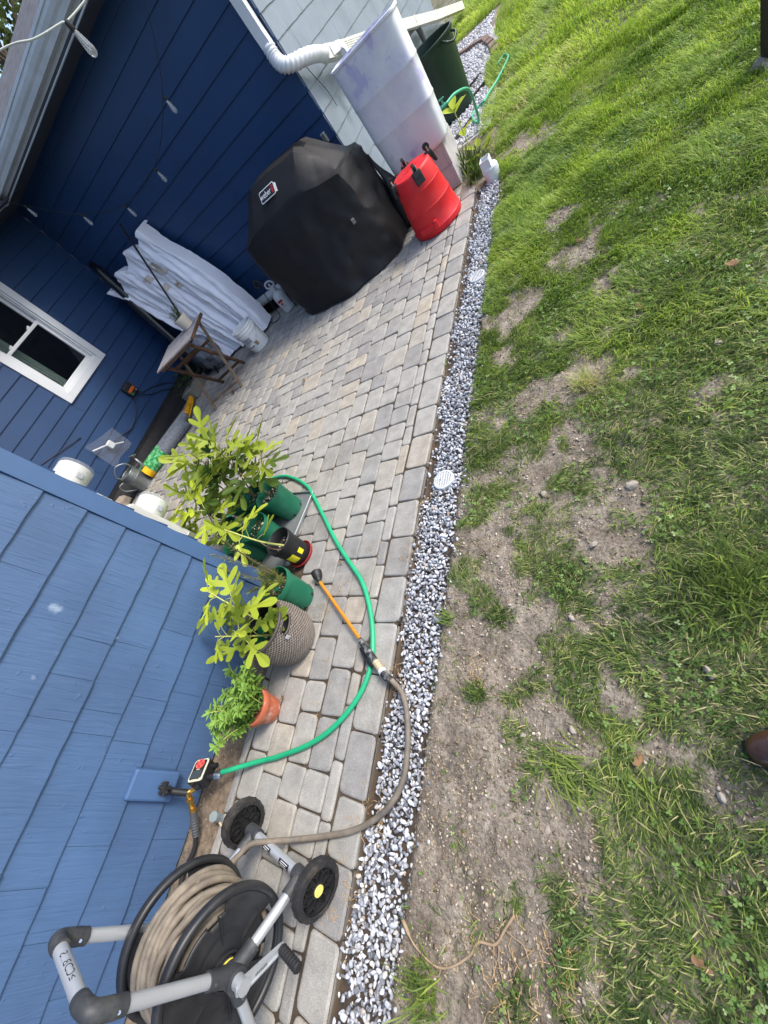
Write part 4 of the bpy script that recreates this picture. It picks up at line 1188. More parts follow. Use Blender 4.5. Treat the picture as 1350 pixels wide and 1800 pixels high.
# ---- dark green bin ---------------------------------------------------------
gcan = thing('green_bin', (-1.66, 6.38, 0), 'tall dark green plastic bin with side handles standing on white pebbles', 'bin')
M_DKGREEN = mat('dark_green_plastic', srgb(18, 44, 32), rough=0.4, var=0.12, vs=8)
b_ = MB(); gcc = (-1.66, 6.38, 0)
b_.lathe([(0.0, 0.012), (0.235, 0.012), (0.245, 0.03), (0.262, 0.2), (0.285, 0.45), (0.30, 0.63), (0.31, 0.633), (0.316, 0.645), (0.316, 0.666), (0.31, 0.67), (0.302, 0.666), (0.294, 0.61), (0.25, 0.05), (0.0, 0.04)], gcc, 48)
b_.build('bin_body', M_DKGREEN, gcan, smooth=True, angle=45)
for a in (-28, 152):
    d = Vector((math.cos(R(a)), math.sin(R(a)), 0)); s_ = Vector((-d.y, d.x, 0)); p0 = Vector(gcc) + d * 0.306 + Vector((0, 0, 0.63))
    h_ = MB(); h_.tube(catmull([p0 + s_ * 0.085, p0 + s_ * 0.08 + d * 0.05 - Vector((0, 0, .03)), p0 + d * 0.06 - Vector((0, 0, .06)), p0 - s_ * 0.08 + d * 0.05 - Vector((0, 0, .03)), p0 - s_ * 0.085], 5), 0.012, 8); h_.build('handle', M_DKGREEN, gcan, smooth=True)

# bent grey pipe by the grey wall and a hooked pole behind the bin
b_ = MB(); b_.tube(catmull([(-2.11, 7.0, 0.83), (-2.10, 7.3, 0.78), (-2.10, 7.7, 0.72), (-2.09, 8.0, 0.69), (-2.09, 8.15, 0.62), (-2.09, 8.22, 0.3), (-2.09, 8.24, 0.03)], 6), 0.034, 12)
tag(b_.build('conduit_pipe', mat('grey_conduit', srgb(86, 88, 88), rough=0.6, var=0.15), None, smooth=True), 'dark grey bent pipe running along the light grey wall under the white downspout', 'pipe')
b_ = MB(); b_.tube(catmull([(-1.86, 7.95, 0.0), (-1.86, 7.95, 0.3), (-1.85, 7.95, 0.42), (-1.81, 7.94, 0.49), (-1.75, 7.92, 0.495), (-1.71, 7.9, 0.43), (-1.70, 7.9, 0.36)], 6), 0.026, 10)
hook = b_.build('hooked_pole', mat('weathered_pipe', srgb(120, 122, 116), rough=0.5, var=0.2), None, smooth=True)
tag(hook, 'weathered grey pole with a hooked top behind the dark green bin', 'pole')

# green hose from the barrel across the white pebbles
M_GHOSE = mat('green_hose', srgb(34, 160, 112), rough=0.42, var=0.08, vs=20)
b_ = MB(); b_.tube(catmull([(-1.235, 4.655, 0.515), (-1.17, 4.80, 0.50), (-1.13, 5.08, 0.40), (-1.17, 5.25, 0.22), (-1.23, 5.42, 0.06), (-1.31, 5.62, 0.03), (-1.36, 5.85, 0.03), (-1.28, 5.95, 0.035), (-1.22, 5.9, 0.05), (-1.2, 6.05, 0.04), (-1.12, 6.2, 0.045), (-1.06, 6.38, 0.05), (-1.0, 6.62, 0.06), (-1.05, 6.74, 0.07), (-1.14, 6.66, 0.06)], 8), 0.011, 10)
tag(b_.build('garden_hose', mat('light_green_hose', srgb(62, 168, 126), rough=0.45), None, smooth=True), 'thin green hose running from the white barrel to a loop in the grass', 'hose')
for i, (p0, p1) in enumerate((((-1.62, 6.72, 0.03), (-1.38, 6.99, 0.035)), ((-1.52, 6.28, 0.03), (-1.27, 6.58, 0.035)), ((-1.52, 5.52, 0.03), (-1.36, 5.82, 0.03)))):
    b_ = MB(); b_.rect_tube([p0, p1], 0.03, 0.016)
    tag(b_.build('edging_strip', M_FOUND), ['dark strip of edging on the white pebbles farthest beyond the green bin', 'dark strip of edging on the white pebbles by the hose loop', 'dark strip of edging between the concrete blocks and the green bin'][i], 'edging strip', 'loose dark strips on the white pebbles')
# brick edging round the pebble bed
M_BRICK = mat('red_brick', srgb(122, 102, 94), rough=0.9, var=0.15, vs=14, rand=0.2, bump=0.4, bs=90)
bed_edge = thing('brick_edging', (-1.3, 8.2, 0), 'row of weathered red bricks edging the far end of the white pebbles', 'edging')
bm_ = MB(); bm_.bbox((0, 0, 0), (0.09, 0.2, 0.06), 0.005, seg=1); bme = None
pts = [(-1.22, 7.45, 0.22), (-1.28, 7.7, 0.22), (-1.34, 7.95, 0.25), (-1.41, 8.2, 0.25), (-1.53, 8.4, 0.9), (-1.7, 8.53, 0.95), (-1.87, 8.66, 0.95), (-2.04, 8.79, 0.95)]
for i, (x, y, a) in enumerate(pts):
    if bme is None:
        o_ = bm_.build('brick', M_BRICK, None); bme = o_.data; o_.parent = bed_edge
    else:
        o_ = bpy.data.objects.new('brick', bme); COL.objects.link(o_); o_.parent = bed_edge
    o_.location = (x + 1.3, y - 8.2, 0.022); o_.rotation_euler = (rs.uniform(-.05, .05), rs.uniform(-.05, .05), a)

# white drain fitting at the end of the gravel
pvc = thing('drain_fitting', (-1.0, 4.17, 0), 'short white plastic drain fitting with a square socket, standing at the end of the gravel', 'drain fitting')
b_ = MB(); b_.lathe([(0.0, -0.03), (0.062, -0.03), (0.062, 0.045), (0.066, 0.047), (0.066, 0.085), (0.062, 0.089), (0.058, 0.1), (0.0, 0.1)], (-1.0, 4.17, 0), 32); b_.build('round_collar', M_WHITE, pvc, smooth=True, angle=35)
b_ = MB()
for s in (-1, 1):
    b_.bbox((-1.012 + s * 0.036, 4.165, 0.115), (0.006, 0.10, 0.09), 0.002, rot=None); b_.bbox((-1.012, 4.165 + s * 0.047, 0.115), (0.066, 0.006, 0.09), 0.002)
b_.box((-1.012, 4.165, 0.1), (0.068, 0.09, 0.01)); b_.build('square_socket', M_WHITE, pvc)

# ---- tall white dust cover standing in the corner ----------------------------
M_SHEET = mat('white_cotton', srgb(244, 244, 250), rough=0.9, var=0.03, vs=4, bump=0.35, bs=38, spec=0.15, detail=4, bdist=0.006)
sheetobj = thing('covered_bundle', (-4.7, 4.3, 0), 'tall bundle under wrinkled white cloth leaning into the corner of the house', 'covered bundle')
def bundle():
    # bottom and top outlines (front face facing the camera side)
    n_u, n_v = 110, 60
    BL, BR = Vector((-4.87, 4.10, 0.03)), Vector((-4.04, 4.16, 0.03))
    TL, TR = Vector((-5.87, 4.40, 1.54)), Vector((-4.66, 4.44, 1.57))
    vs = []
    for j in range(n_v + 1):
        v = j / n_v
        for i in range(n_u + 1):
            u = i / n_u
            # front for u in 0..0.8, right side and left side wrap back
            uu = min(1, max(0, (u - 0.08) / 0.84))
            back = 0.0
            if u < 0.08: back = (0.08 - u) / 0.08
            if u > 0.92: back = (u - 0.92) / 0.08
            p = BL.lerp(BR, uu).lerp(TL.lerp(TR, uu), v)
            # the right edge bulges out in mid height, top drops in scallops between posts
            p.x += 0.10 * max(0, uu - 0.55) / 0.45 * math.sin(math.pi * min(1, v * 1.15)) * 1.0
            top = 0.0
            if v > 0.8:
                k = (v - 0.8) / 0.2
                top = -0.11 * k * (0.5 - 0.5 * math.cos(2 * math.pi * uu * 3.0)) - 0.10 * k * max(0, 1 - uu * 1.6) + 0.05 * k * max(0, uu - 0.6)
            p.z += top
            fold = 0.038 * math.sin(uu * 15 + 1.0 + 0.8 * math.sin(v * 1.6)) + 0.022 * math.sin(uu * 37 + v * 2.2) + 0.014 * math.sin(uu * 79 - v * 3 + 2 * math.sin(v * 4))
            fold *= 0.55 + 0.45 * (1 - v)
            wr_ = (fbm(uu * 4.0 + v * .4, v * 0.7, 5.0, 4, 71) - 0.5) * 0.05 + abs(fbm(uu * 4.2 - v * 0.9, v * 1.3 + uu, 6.0, 3, 72) - 0.5) * 0.06
            p.y += -0.05 - fold * 0.75 - float(wr_) + back * 0.22 + 0.03
            if back: p.x += (0.03 if u < 0.5 else -0.03) * back
            vs.append(p)
    fs = [(j * (n_u + 1) + i, j * (n_u + 1) + i + 1, (j + 1) * (n_u + 1) + i + 1, (j + 1) * (n_u + 1) + i) for j in range(n_v) for i in range(n_u)]
    b_ = MB(); b_.add(vs, fs)
    # closed top, sinking back to the wall
    top = [vs[n_v * (n_u + 1) + i] for i in range(n_u + 1)]
    bk = [Vector((p.x, p.y + 0.15, p.z - 0.03)) for p in top]
    b_.add(top + bk, [(i, i + 1, n_u + 2 + i, n_u + 1 + i) for i in range(n_u)])
    o_ = b_.build('cloth', M_SHEET, sheetobj, smooth=True)
    def surf(u, v): return vs[int(round(v * n_v)) * (n_u + 1) + int(round((0.08 + u * 0.84) * n_u))]
    return o_, surf
bcloth, bsurf = bundle()
M_PATCH = mat('care_label', srgb(214, 200, 184), rough=0.8, var=0.04)
for (u, v, w, h) in ((0.70, 0.80, 0.10, 0.06), (0.73, 0.74, 0.10, 0.05), (0.76, 0.80, 0.06, 0.06), (0.50, 0.77, 0.10, 0.06), (0.55, 0.66, 0.06, 0.06), (0.66, 0.61, 0.09, 0.06)):
    c = bsurf(u, v); up_ = (bsurf(u, v + 0.1) - bsurf(u, v - 0.1)).normalized(); sd_ = (bsurf(u + 0.05, v) - bsurf(u - 0.05, v)).normalized(); nn_ = sd_.cross(up_)
    if nn_.y > 0: nn_ = -nn_
    b_ = MB(); n_ = 4; vs = []
    for a in range(n_ + 1):
        for c2 in range(n_ + 1):
            uu = u + (a / n_ - 0.5) * w / 1.0; vv = v + (c2 / n_ - 0.5) * h / 1.1
            vs.append(bsurf(uu, vv) + Vector((0, -0.006, 0.002)))
    b_.add(vs, [(a * (n_ + 1) + c2, (a + 1) * (n_ + 1) + c2, (a + 1) * (n_ + 1) + c2 + 1, a * (n_ + 1) + c2 + 1) for a in range(n_) for c2 in range(n_)])
    po = b_.build('sewn_label', M_PATCH, bcloth, smooth=True)
    for k in range(3):
        tb = MB(); c0 = c + nn_ * 0.014 + up_ * (0.012 - 0.012 * k); tb.add([c0 - sd_ * 0.025, c0 + sd_ * 0.025, c0 + sd_ * 0.025 + up_ * 0.003, c0 - sd_ * 0.025 + up_ * 0.003], [(0, 1, 2, 3)])
# black wrapped roll behind the cloth and a long black pole in front
b_ = MB(); rp_ = [Vector((-5.35, 3.98, 0.02)).lerp(Vector((-5.78, 4.50, 1.74)), k / 14) for k in range(15)]
b_.tube([p + Vector((rs.uniform(-.006, .006), rs.uniform(-.006, .006), 0)) for p in rp_], [0.05] + [0.062 + rs.uniform(-.006, .006) for _ in range(12)] + [0.058, 0.035], 14)
M_BLKFILM = mat('black_film', srgb(24, 25, 27), rough=0.28, var=0.3, vs=20, bump=0.8, bs=40, spec=0.6)
tag(b_.build('wrapped_roll', M_BLKFILM, None, smooth=True), 'tall roll wrapped in shiny black film leaning in the corner behind the white cloth', 'wrapped roll')
b_ = MB(); b_.tube([(-5.02, 3.83, 0.0), (-4.80, 4.44, 1.73)], 0.0125, 10); 
tag(b_.build('black_pole', M_BLACKPL, None, smooth=True), 'long thin black pole leaning across the white cloth from behind the table', 'pole')
# clear plastic bag with dark things under the table
b_ = MB()
V_, F_ = ICO2, ICO2F
bm_ = bmesh.new(); bmesh.ops.create_icosphere(bm_, subdivisions=4, radius=1.0)
vs = [Vector((v.co.x * 0.21, v.co.y * 0.15, v.co.z * 0.27)) for v in bm_.verts]
vs = [p * (1 + 0.35 * float(fbm(p.x * 9 + p.z * 7, p.y * 9 + p.z * 4, 1.2, 4, 81) - 0.5) + 0.3 * abs(float(fbm(p.x * 8, p.z * 8 + p.y * 6, 2.4, 3, 82)) - 0.5)) + Vector((-5.05, 4.0, 0.25)) for p in vs]
fs = [[v.index for v in f.verts] for f in bm_.faces]; bm_.free()
b_.add(vs, fs)
M_CLEARBAG = mat('grey_plastic_bag', srgb(112, 118, 128), rough=0.2, var=0.5, vs=9, bump=0.9, bs=22, spec=0.7, bdist=0.01, dirt=srgb(36, 38, 44), dirt_amt=0.95, dirt_s=7)
tag(b_.build('plastic_bag', M_CLEARBAG, None, smooth=True), 'crumpled grey plastic bag under the wooden folding table', 'plastic bag')

# ---- pump sprayer, white pipe, five gallon bucket -----------------------------
b_ = MB(); b_.tube([(-4.75, 4.60, 0.17), (-3.2, 4.60, 0.17)], 0.055, 20)
tag(b_.build('white_pipe', M_WHITEPL, None, smooth=True, angle=40), 'white pipe along the foot of the far blue wall behind the sprayer', 'pipe')
SPX = -3.68
spr = thing('pump_sprayer', (SPX, 4.32, 0), 'small white pump sprayer with a red label beside the covered grill', 'sprayer')
sc_ = (SPX, 4.30, 0)
b_ = MB(); b_.lathe([(0, 0.0), (0.07, 0.0), (0.082, 0.012), (0.084, 0.04), (0.08, 0.055), (0.083, 0.07), (0.083, 0.19), (0.078, 0.215), (0.055, 0.245), (0.036, 0.255), (0.034, 0.285), (0.0, 0.285)], sc_, 32); sb_ = b_.build('tank', M_WHITEPL, spr, smooth=True, angle=50)
b_ = MB(); b_.cyl((-3.680, 4.30, 0.285), (-3.680, 4.30, 0.325), 0.04, 0.034, 20); b_.cyl((-3.680, 4.30, 0.325), (-3.680, 4.30, 0.365), 0.012); b_.build('cap', M_WHITEPL, spr, smooth=True, angle=40)
b_ = MB(); b_.tube(catmull([(-3.745, 4.30, 0.335), (-3.730, 4.30, 0.375), (-3.680, 4.30, 0.39), (-3.630, 4.30, 0.375), (-3.615, 4.30, 0.335), (-3.650, 4.30, 0.318), (-3.710, 4.30, 0.318), (-3.745, 4.30, 0.335)], 5), 0.011, 8); b_.build('pump_handle', M_WHITEPL, spr, smooth=True)
b_ = MB(); b_.tube(catmull([(-3.760, 4.34, 0.3), (-3.820, 4.37, 0.42), (-3.880, 4.38, 0.46), (-3.920, 4.38, 0.40), (-3.880, 4.37, 0.37), (-3.840, 4.37, 0.42)], 6), 0.013, 8); b_.build('spray_trigger', M_BLACKPL, spr, smooth=True)
b_ = MB(); b_.tube(catmull([(-3.840, 4.36, 0.40), (-3.880, 4.34, 0.25), (-3.870, 4.30, 0.1), (-3.850, 4.24, 0.012), (-3.960, 4.2, 0.01), (-4.110, 4.3, 0.01)], 8), 0.005, 6); b_.build('spray_hose', M_BLACKPL, spr, smooth=True)
def curved_patch(c, r_, a0, a1, z0, z1, matr, parent, name, n=8, lean=0.0):
    b2 = MB(); vs = []
    for k in range(n + 1):
        a = R(a0 + (a1 - a0) * k / n)
        for z in (z0, z1):
            rr2 = r_ + lean * (z - z0)
            vs.append((c[0] + rr2 * math.cos(a), c[1] + rr2 * math.sin(a), z))
    b2.add(vs, [(2 * k, 2 * k + 2, 2 * k + 3, 2 * k + 1) for k in range(n)])
    return b2.build(name, matr, parent, smooth=True)
curved_patch(sc_, 0.0842, -105, -55, 0.145, 0.175, M_INKR, sb_, 'label')
curved_patch(sc_, 0.0842, -92, -68, 0.11, 0.135, mat('label_red_two', srgb(190, 60, 60)), sb_, 'label')
curved_patch(sc_, 0.0842, -100, -60, 0.088, 0.094, mat('label_grey', srgb(120, 120, 125)), sb_, 'label')

buck = thing('white_bucket', (-4.035, 3.835, 0), 'white plastic bucket with ribbed rim and wire handle in front of the white cloth', 'bucket')
kc = (-4.035, 3.835, 0)
b_ = MB(); b_.lathe([(0.0, 0.006), (0.115, 0.006), (0.125, 0.0), (0.13, 0.012), (0.142, 0.225), (0.15, 0.228), (0.15, 0.243), (0.1435, 0.246), (0.144, 0.262), (0.153, 0.265), (0.153, 0.28), (0.1455, 0.283), (0.1465, 0.302), (0.153, 0.304), (0.155, 0.312), (0.150, 0.318), (0.142, 0.316), (0.125, 0.03), (0.0, 0.025)], kc, 48)
M_PALE = mat('pale_bucket_plastic', srgb(232, 234, 234), rough=0.45, var=0.05, vs=12, dirt=srgb(190, 188, 180), dirt_amt=0.35, dirt_s=9)
bkm = b_.build('bucket_body', M_PALE, buck, smooth=True, angle=35)
b_ = MB()
hp = []
for k in range(13):
    t_ = k / 12; a = R(150 - 180 * 0.0); 
    ang = R(-165 + 180 * t_)
    hp.append(Vector((kc[0] + 0.158 * math.cos(ang), kc[1] + 0.158 * math.sin(ang) - 0.01, 0.245 - 0.13 * math.sin(math.pi * t_))))
b_.tube(hp, 0.0025, 6); b_.build('wire_handle', M_STEEL, buck, smooth=True)
b_ = MB(); b_.tube([hp[5], hp[6], hp[7]], 0.011, 10); b_.build('handle_grip', M_WHITEPL, buck, smooth=True)
for a in (-165, 15):
    b_ = MB(); d = Vector((math.cos(R(a)), math.sin(R(a)), 0)); b_.cyl(Vector(kc) + d * 0.14 + Vector((0, 0, 0.245)), Vector(kc) + d * 0.162 + Vector((0, 0, 0.245)), 0.02, n=14); b_.build('handle_lug', M_WHITEPL, buck)
M_GREYLBL = mat('grey_label', srgb(150, 154, 160), rough=0.6, var=0.15, vs=40)
curved_patch(kc, 0.1375, -100, -60, 0.14, 0.205, M_GREYLBL, bkm, 'label', lean=0.06)
curved_patch(kc, 0.1345, -105, -70, 0.08, 0.125, M_GREYLBL, bkm, 'label', lean=0.06)
curved_patch(kc, 0.1348, -58, -40, 0.07, 0.12, mat('tan_label', srgb(150, 130, 104), var=0.3, vs=40), bkm, 'label', lean=0.06)

# ---- folding wooden table -----------------------------------------------------
table = thing('folding_table', (-4.37, 3.31, 0), 'weathered brown folding wooden table with a slatted top in front of the white cloth', 'folding table')
M_WOOD = mat('weathered_wood', srgb(112, 98, 86), rough=0.85, var=0.25, vs=9, stretch=(1, 1, 1), bump=0.4, bs=70, rand=0.12, spec=0.2)
M_WOODT = mat('grey_wood_top', srgb(150, 146, 146), rough=0.85, var=0.2, vs=14, bump=0.4, bs=70, rand=0.12, spec=0.2)
M_WOODD = mat('dark_wood', srgb(84, 64, 50), rough=0.8, var=0.25, vs=12, bump=0.3, bs=60, spec=0.25)
tX = Vector((-0.66, -0.27, 0)).normalized(); tX = Vector((-0.92, -0.385, 0)).normalized(); tY = Vector((-0.385, 0.92, 0)).normalized()
tC = Vector((-4.365, 3.31, 0)); TH = 0.715
def TP(a, b2, z): return tC + tX * a + tY * b2 + Vector((0, 0, z))
TR3 = Matrix((tX, tY, Vector((0, 0, 1)))).transposed()
ns = 11; sw = 0.6 / ns
for i in range(ns):
    b_ = MB(); b_.bbox(TP(0, -0.3 + sw * (i + 0.5), TH - 0.009), (0.61, sw - 0.006, 0.018), 0.003, rot=TR3, seg=1); b_.build('top_slat', M_WOODT, table)
for s in (-1, 1):
    b_ = MB(); b_.bbox(TP(s * 0.24, 0, TH - 0.033), (0.03, 0.56, 0.028), 0.003, rot=TR3, seg=1); b_.build('batten', M_WOODD, table)
b_ = MB(); b_.bbox(TP(-0.312, 0, TH - 0.015), (0.014, 0.61, 0.034), 0.002, rot=TR3, seg=1); b_.build('edge_rail', M_WOODD, table)
b_ = MB(); b_.bbox(TP(0.0, -0.29, TH - 0.034), (0.5, 0.02, 0.03), 0.002, rot=TR3, seg=1); b_.build('edge_rail', M_WOODD, table)
def leg(p0, p1, w, t_, name='leg', matr=M_WOOD):
    b_ = MB(); b_.rect_tube([p0, p1], w, t_, up=tX); return b_.build(name, matr, table)
for s in (-1, 1):
    leg(TP(s * 0.235, 0.26, TH - 0.03), TP(s * 0.235, -0.285, 0.0), 0.036, 0.02)
    leg(TP(s * 0.205, -0.26, TH - 0.03), TP(s * 0.205, 0.285, 0.0), 0.036, 0.02, matr=M_WOODD)
leg(TP(-0.22, -0.24, 0.075), TP(0.22, -0.24, 0.075), 0.03, 0.02, 'stretcher'); leg(TP(-0.2, 0.24, 0.075), TP(0.2, 0.24, 0.075), 0.03, 0.02, 'stretcher', M_WOODD)
leg(TP(-0.22, 0.10, 0.50), TP(0.22, 0.10, 0.50), 0.03, 0.02, 'stretcher', M_WOODD); leg(TP(-0.2, -0.16, 0.58), TP(0.2, -0.16, 0.58), 0.034, 0.02, 'stretcher', M_WOODD)

# plant pot on the table
def leaf_strip_mesh(blades, name, matr, parent):
    """blades: list of (root, tip, width, sideways vector, droop, tone)"""
    V, F, T = [], [], []
    for (p0, p1, w, sd_, dr, tn) in blades:
        p0, p1, sd_ = Vector(p0), Vector(p1), Vector(sd_).normalized()
        mid = p0.lerp(p1, 0.55) + Vector((0, 0, dr))
        b0 = len(V)
        V += [p0 - sd_ * w * 0.3, p0 + sd_ * w * 0.3, mid - sd_ * w * 0.5, mid + sd_ * w * 0.5, p1]
        F += [(b0, b0 + 1, b0 + 3, b0 + 2), (b0 + 2, b0 + 3, b0 + 4)]; T += [tn] * 5
    return np_mesh(name, V, [k for f in F for k in f], [len(f) for f in F], matr, parent, attrs={'tone': T})
pot = thing('cream_pot', (-4.31, 3.54, TH), 'cream ceramic pot of spiky green herb on the wooden folding table', 'potted plant')
pc_ = (-4.305, 3.535, TH)
M_CREAM = mat('cream_glaze', srgb(214, 205, 188), rough=0.4, var=0.05)
b_ = MB(); b_.lathe([(0, 0.002), (0.062, 0.002), (0.068, 0.01), (0.066, 0.022), (0.07, 0.03), (0.078, 0.105), (0.082, 0.108), (0.083, 0.135), (0.078, 0.137), (0.074, 0.12), (0, 0.115)], pc_, 36); b_.build('pot', M_CREAM, pot, smooth=True, angle=40)
M_HERB = leaf_mat('herb_leaf', srgb(56, 78, 44), srgb(112, 132, 82), transl=0.25)
bl = []
r5 = random.Random(5)
for s in range(26):
    a = r5.uniform(0, 6.28); ln_s = r5.uniform(0.07, 0.17); lean = r5.uniform(0.05, 0.55)
    root = Vector((pc_[0] + 0.045 * math.cos(a) * r5.random(), pc_[1] + 0.045 * math.sin(a) * r5.random(), TH + 0.115)); dv = Vector((math.cos(a) * lean, math.sin(a) * lean, 1)).normalized()
    for k in range(20):
        t_ = k / 20; p = root + dv * ln_s * t_; b2 = r5.uniform(0, 6.28); o2 = Vector((math.cos(b2), math.sin(b2), 0.7)).normalized()
        bl.append((p, p + o2 * 0.03, 0.0045, o2.cross(dv) if o2.cross(dv).length > .01 else (1, 0, 0), 0.002, r5.random()))
leaf_strip_mesh(bl, 'foliage', M_HERB, pot)
# dark leafy plant in a grey planter under the table by the wall
plr = thing('grey_planter', (-5.42, 3.62, 0), 'grey rectangular planter with a dark leafy plant beside the wall under the table', 'planter')
b_ = MB(); b_.bbox((-5.42, 3.62, 0.075), (0.2, 0.34, 0.15), 0.01, rot=Matrix.Rotation(0.25, 3, 'Z')); b_.build('trough', mat('grey_planter', srgb(122, 122, 116), rough=0.8, var=0.1), plr)
V, F, T = [], [], []
for k in range(95):
    p = Vector((-5.45 + r5.gauss(0, 0.09), 3.66 + r5.gauss(0, 0.12), 0.16 + abs(r5.gauss(0.08, 0.07)))); a = r5.uniform(0, 6.28); d = Vector((math.cos(a), math.sin(a), r5.uniform(-.3, .5))).normalized(); s_ = d.cross(Vector((0, 0, 1))).normalized(); l_ = r5.uniform(.035, .07)
    b0 = len(V); V += [p, p + d * l_ * .35 + s_ * l_ * .36, p + d * l_ * .75 + s_ * l_ * .3, p + d * l_ - Vector((0, 0, .01)), p + d * l_ * .75 - s_ * l_ * .3, p + d * l_ * .35 - s_ * l_ * .36]; F.append((b0, b0 + 1, b0 + 2, b0 + 3, b0 + 4, b0 + 5)); T += [r5.random()] * 6
np_mesh('foliage', V, [k for f in F for k in f], [6] * len(F), leaf_mat('dark_leaf', srgb(34, 54, 26), srgb(70, 96, 44), transl=0.2), plr, attrs={'tone': T})

# ---- along the window wall: rolls, yellow tool, watering can, boxes -------------
M_FABRIC = mat('landscape_fabric_black', srgb(24, 24, 27), rough=0.8, var=0.4, vs=14, bump=0.5, bs=25)
b_ = MB()
ya = np.linspace(0.72, 4.3, 60); xa = np.linspace(-6.1, -5.72, 10)
b_.add([(x, y, 0.004 + 0.03 * float(fbm(x, y, 7, 3, 91)) * (1 if x < -5.76 else 0.3) + 0.10 * max(0, (-6.02 - x) / 0.08)) for x in xa for y in ya], [(i * 60 + j, (i + 1) * 60 + j, (i + 1) * 60 + j + 1, i * 60 + j + 1) for i in range(9) for j in range(59)])
tag(b_.build('ground_fabric', M_FABRIC, None, smooth=True), 'black weed barrier fabric on the ground along the foot of the window wall', 'fabric')
M_ROLL = mat('grey_fabric_roll', srgb(104, 110, 118), rough=0.85, var=0.3, vs=40, bump=0.5, bs=120, stretch=(1, 1, 1))
def wrap_mat(name, base):
    m, nt, b = nodes_of(name); N, L = nt.nodes, nt.links
    geo = N.new('ShaderNodeNewGeometry'); n1 = N.new('ShaderNodeTexNoise'); n1.inputs['Scale'].default_value = 26; n1.inputs['Detail'].default_value = 3; L.new(geo.outputs['Position'], n1.inputs['Vector'])
    rp = N.new('ShaderNodeValToRGB'); rp.color_ramp.elements[0].position = .42; rp.color_ramp.elements[0].color = base; rp.color_ramp.elements[1].position = .6; rp.color_ramp.elements[1].color = srgb(120, 190, 130); L.new(n1.outputs[0], rp.inputs[0])
    L.new(rp.outputs[0], b.inputs['Base Color']); b.inputs['Roughness'].default_value = 0.35
    return m
M_WRAPG = wrap_mat('green_wrapper', srgb(30, 130, 66))
M_YEL = mat('yellow_wrapper', srgb(226, 178, 24), rough=0.4, var=0.08)
def roll(p0, p1, r_, label, wrap0, yel):
    t_ = thing('fabric_roll', p0, label, 'fabric roll', 'rolls of landscape fabric by the window wall')
    p0, p1 = Vector(p0), Vector(p1)
    b_ = MB(); b_.tube([p0.lerp(p1, k / 10) for k in range(11)], [r_ * (1 + rs.uniform(-.015, .015)) for _ in range(11)], 26); b_.build('rolled_fabric', M_ROLL, t_, smooth=True, angle=50)
    b_ = MB(); b_.tube([p0.lerp(p1, wrap0), p0.lerp(p1, 0.42)], r_ + 0.003, 26, cap=False); b_.build('paper_wrapper', M_WRAPG, t_, smooth=True)
    if yel: b_ = MB(); b_.tube([p0.lerp(p1, -0.002), p0.lerp(p1, wrap0 - 0.004)], r_ + 0.003, 26, cap=False); b_.build('paper_wrapper', M_YEL, t_, smooth=True)
    b_ = MB(); b_.tube([p1 + (p1 - p0).normalized() * -0.01, p1 + (p1 - p0).normalized() * 0.003], r_ * 0.35, 16); b_.build('cardboard_core', mat('cardboard', srgb(70, 62, 56)), t_)
    return t_
roll((-5.44, 2.20, 0.075), (-5.02, 2.90, 0.075), 0.072, 'front grey roll of landscape fabric with a green and yellow wrapper', 0.10, True)
roll((-5.66, 2.27, 0.068), (-5.20, 3.10, 0.068), 0.066, 'rear grey roll of landscape fabric nearer the wall, green wrapper at one end', 0.0, False)
yt = thing('yellow_canister', (-5.28, 3.28, 0.05), 'yellow canister with a loop handle lying at the end of the fabric rolls', 'canister')
M_YEL2 = mat('yellow_plastic', srgb(222, 164, 26), rough=0.4, var=0.06)
b_ = MB(); b_.tube([(-5.22, 3.10, 0.06), (-5.24, 3.15, 0.06), (-5.36, 3.44, 0.06), (-5.375, 3.475, 0.06)], [0.034, 0.04, 0.04, 0.03], 20); b_.build('canister_body', M_YEL2, yt, smooth=True, angle=40)
b_ = MB(); b_.tube(catmull([(-5.14, 3.05, 0.04), (-5.2, 3.2, 0.045), (-5.27, 3.36, 0.05), (-5.30, 3.39, 0.06), (-5.335, 3.36, 0.06)], 6), 0.01, 8); b_.build('handle', M_YEL2, yt, smooth=True)
b_ = MB()
for k in range(4):
    p = Vector((-5.235, 3.14, 0.06)).lerp(Vector((-5.31, 3.32, 0.06)), k / 4); b_.tube([p, p + Vector((-0.004, 0.010, 0))], 0.0408, 18, cap=False)
b_.build('lettering', M_INK, yt)

wc = thing('watering_can', (-5.55, 2.12, 0), 'small galvanised watering can with arched handle beside the window wall', 'watering can')
M_GALV = mat('galvanised_zinc', srgb(140, 146, 146), rough=0.42, metal=0.75, var=0.18, vs=16)
wcc = (-5.55, 2.12, 0)
b_ = MB(); b_.lathe([(0, 0.003), (0.118, 0.003), (0.122, 0.0), (0.122, 0.012), (0.116, 0.016), (0.113, 0.16), (0.115, 0.163), (0.115, 0.169), (0.112, 0.172), (0.108, 0.25), (0.112, 0.254), (0.110, 0.258), (0.104, 0.252), (0.104, 0.19), (0.0, 0.18)], wcc, 40); b_.build('can_body', M_GALV, wc, smooth=True, angle=40)
sdv = Vector((0.35, 0.94, 0)).normalized()
b_ = MB(); b_.tube([Vector(wcc) + sdv * 0.10 + Vector((0, 0, 0.05)), Vector(wcc) + sdv * 0.19 + Vector((0, 0, 0.19)), Vector(wcc) + sdv * 0.215 + Vector((-.02, 0, 0.29))], [0.028, 0.018, 0.014], 14); b_.build('spout', M_GALV, wc, smooth=True)
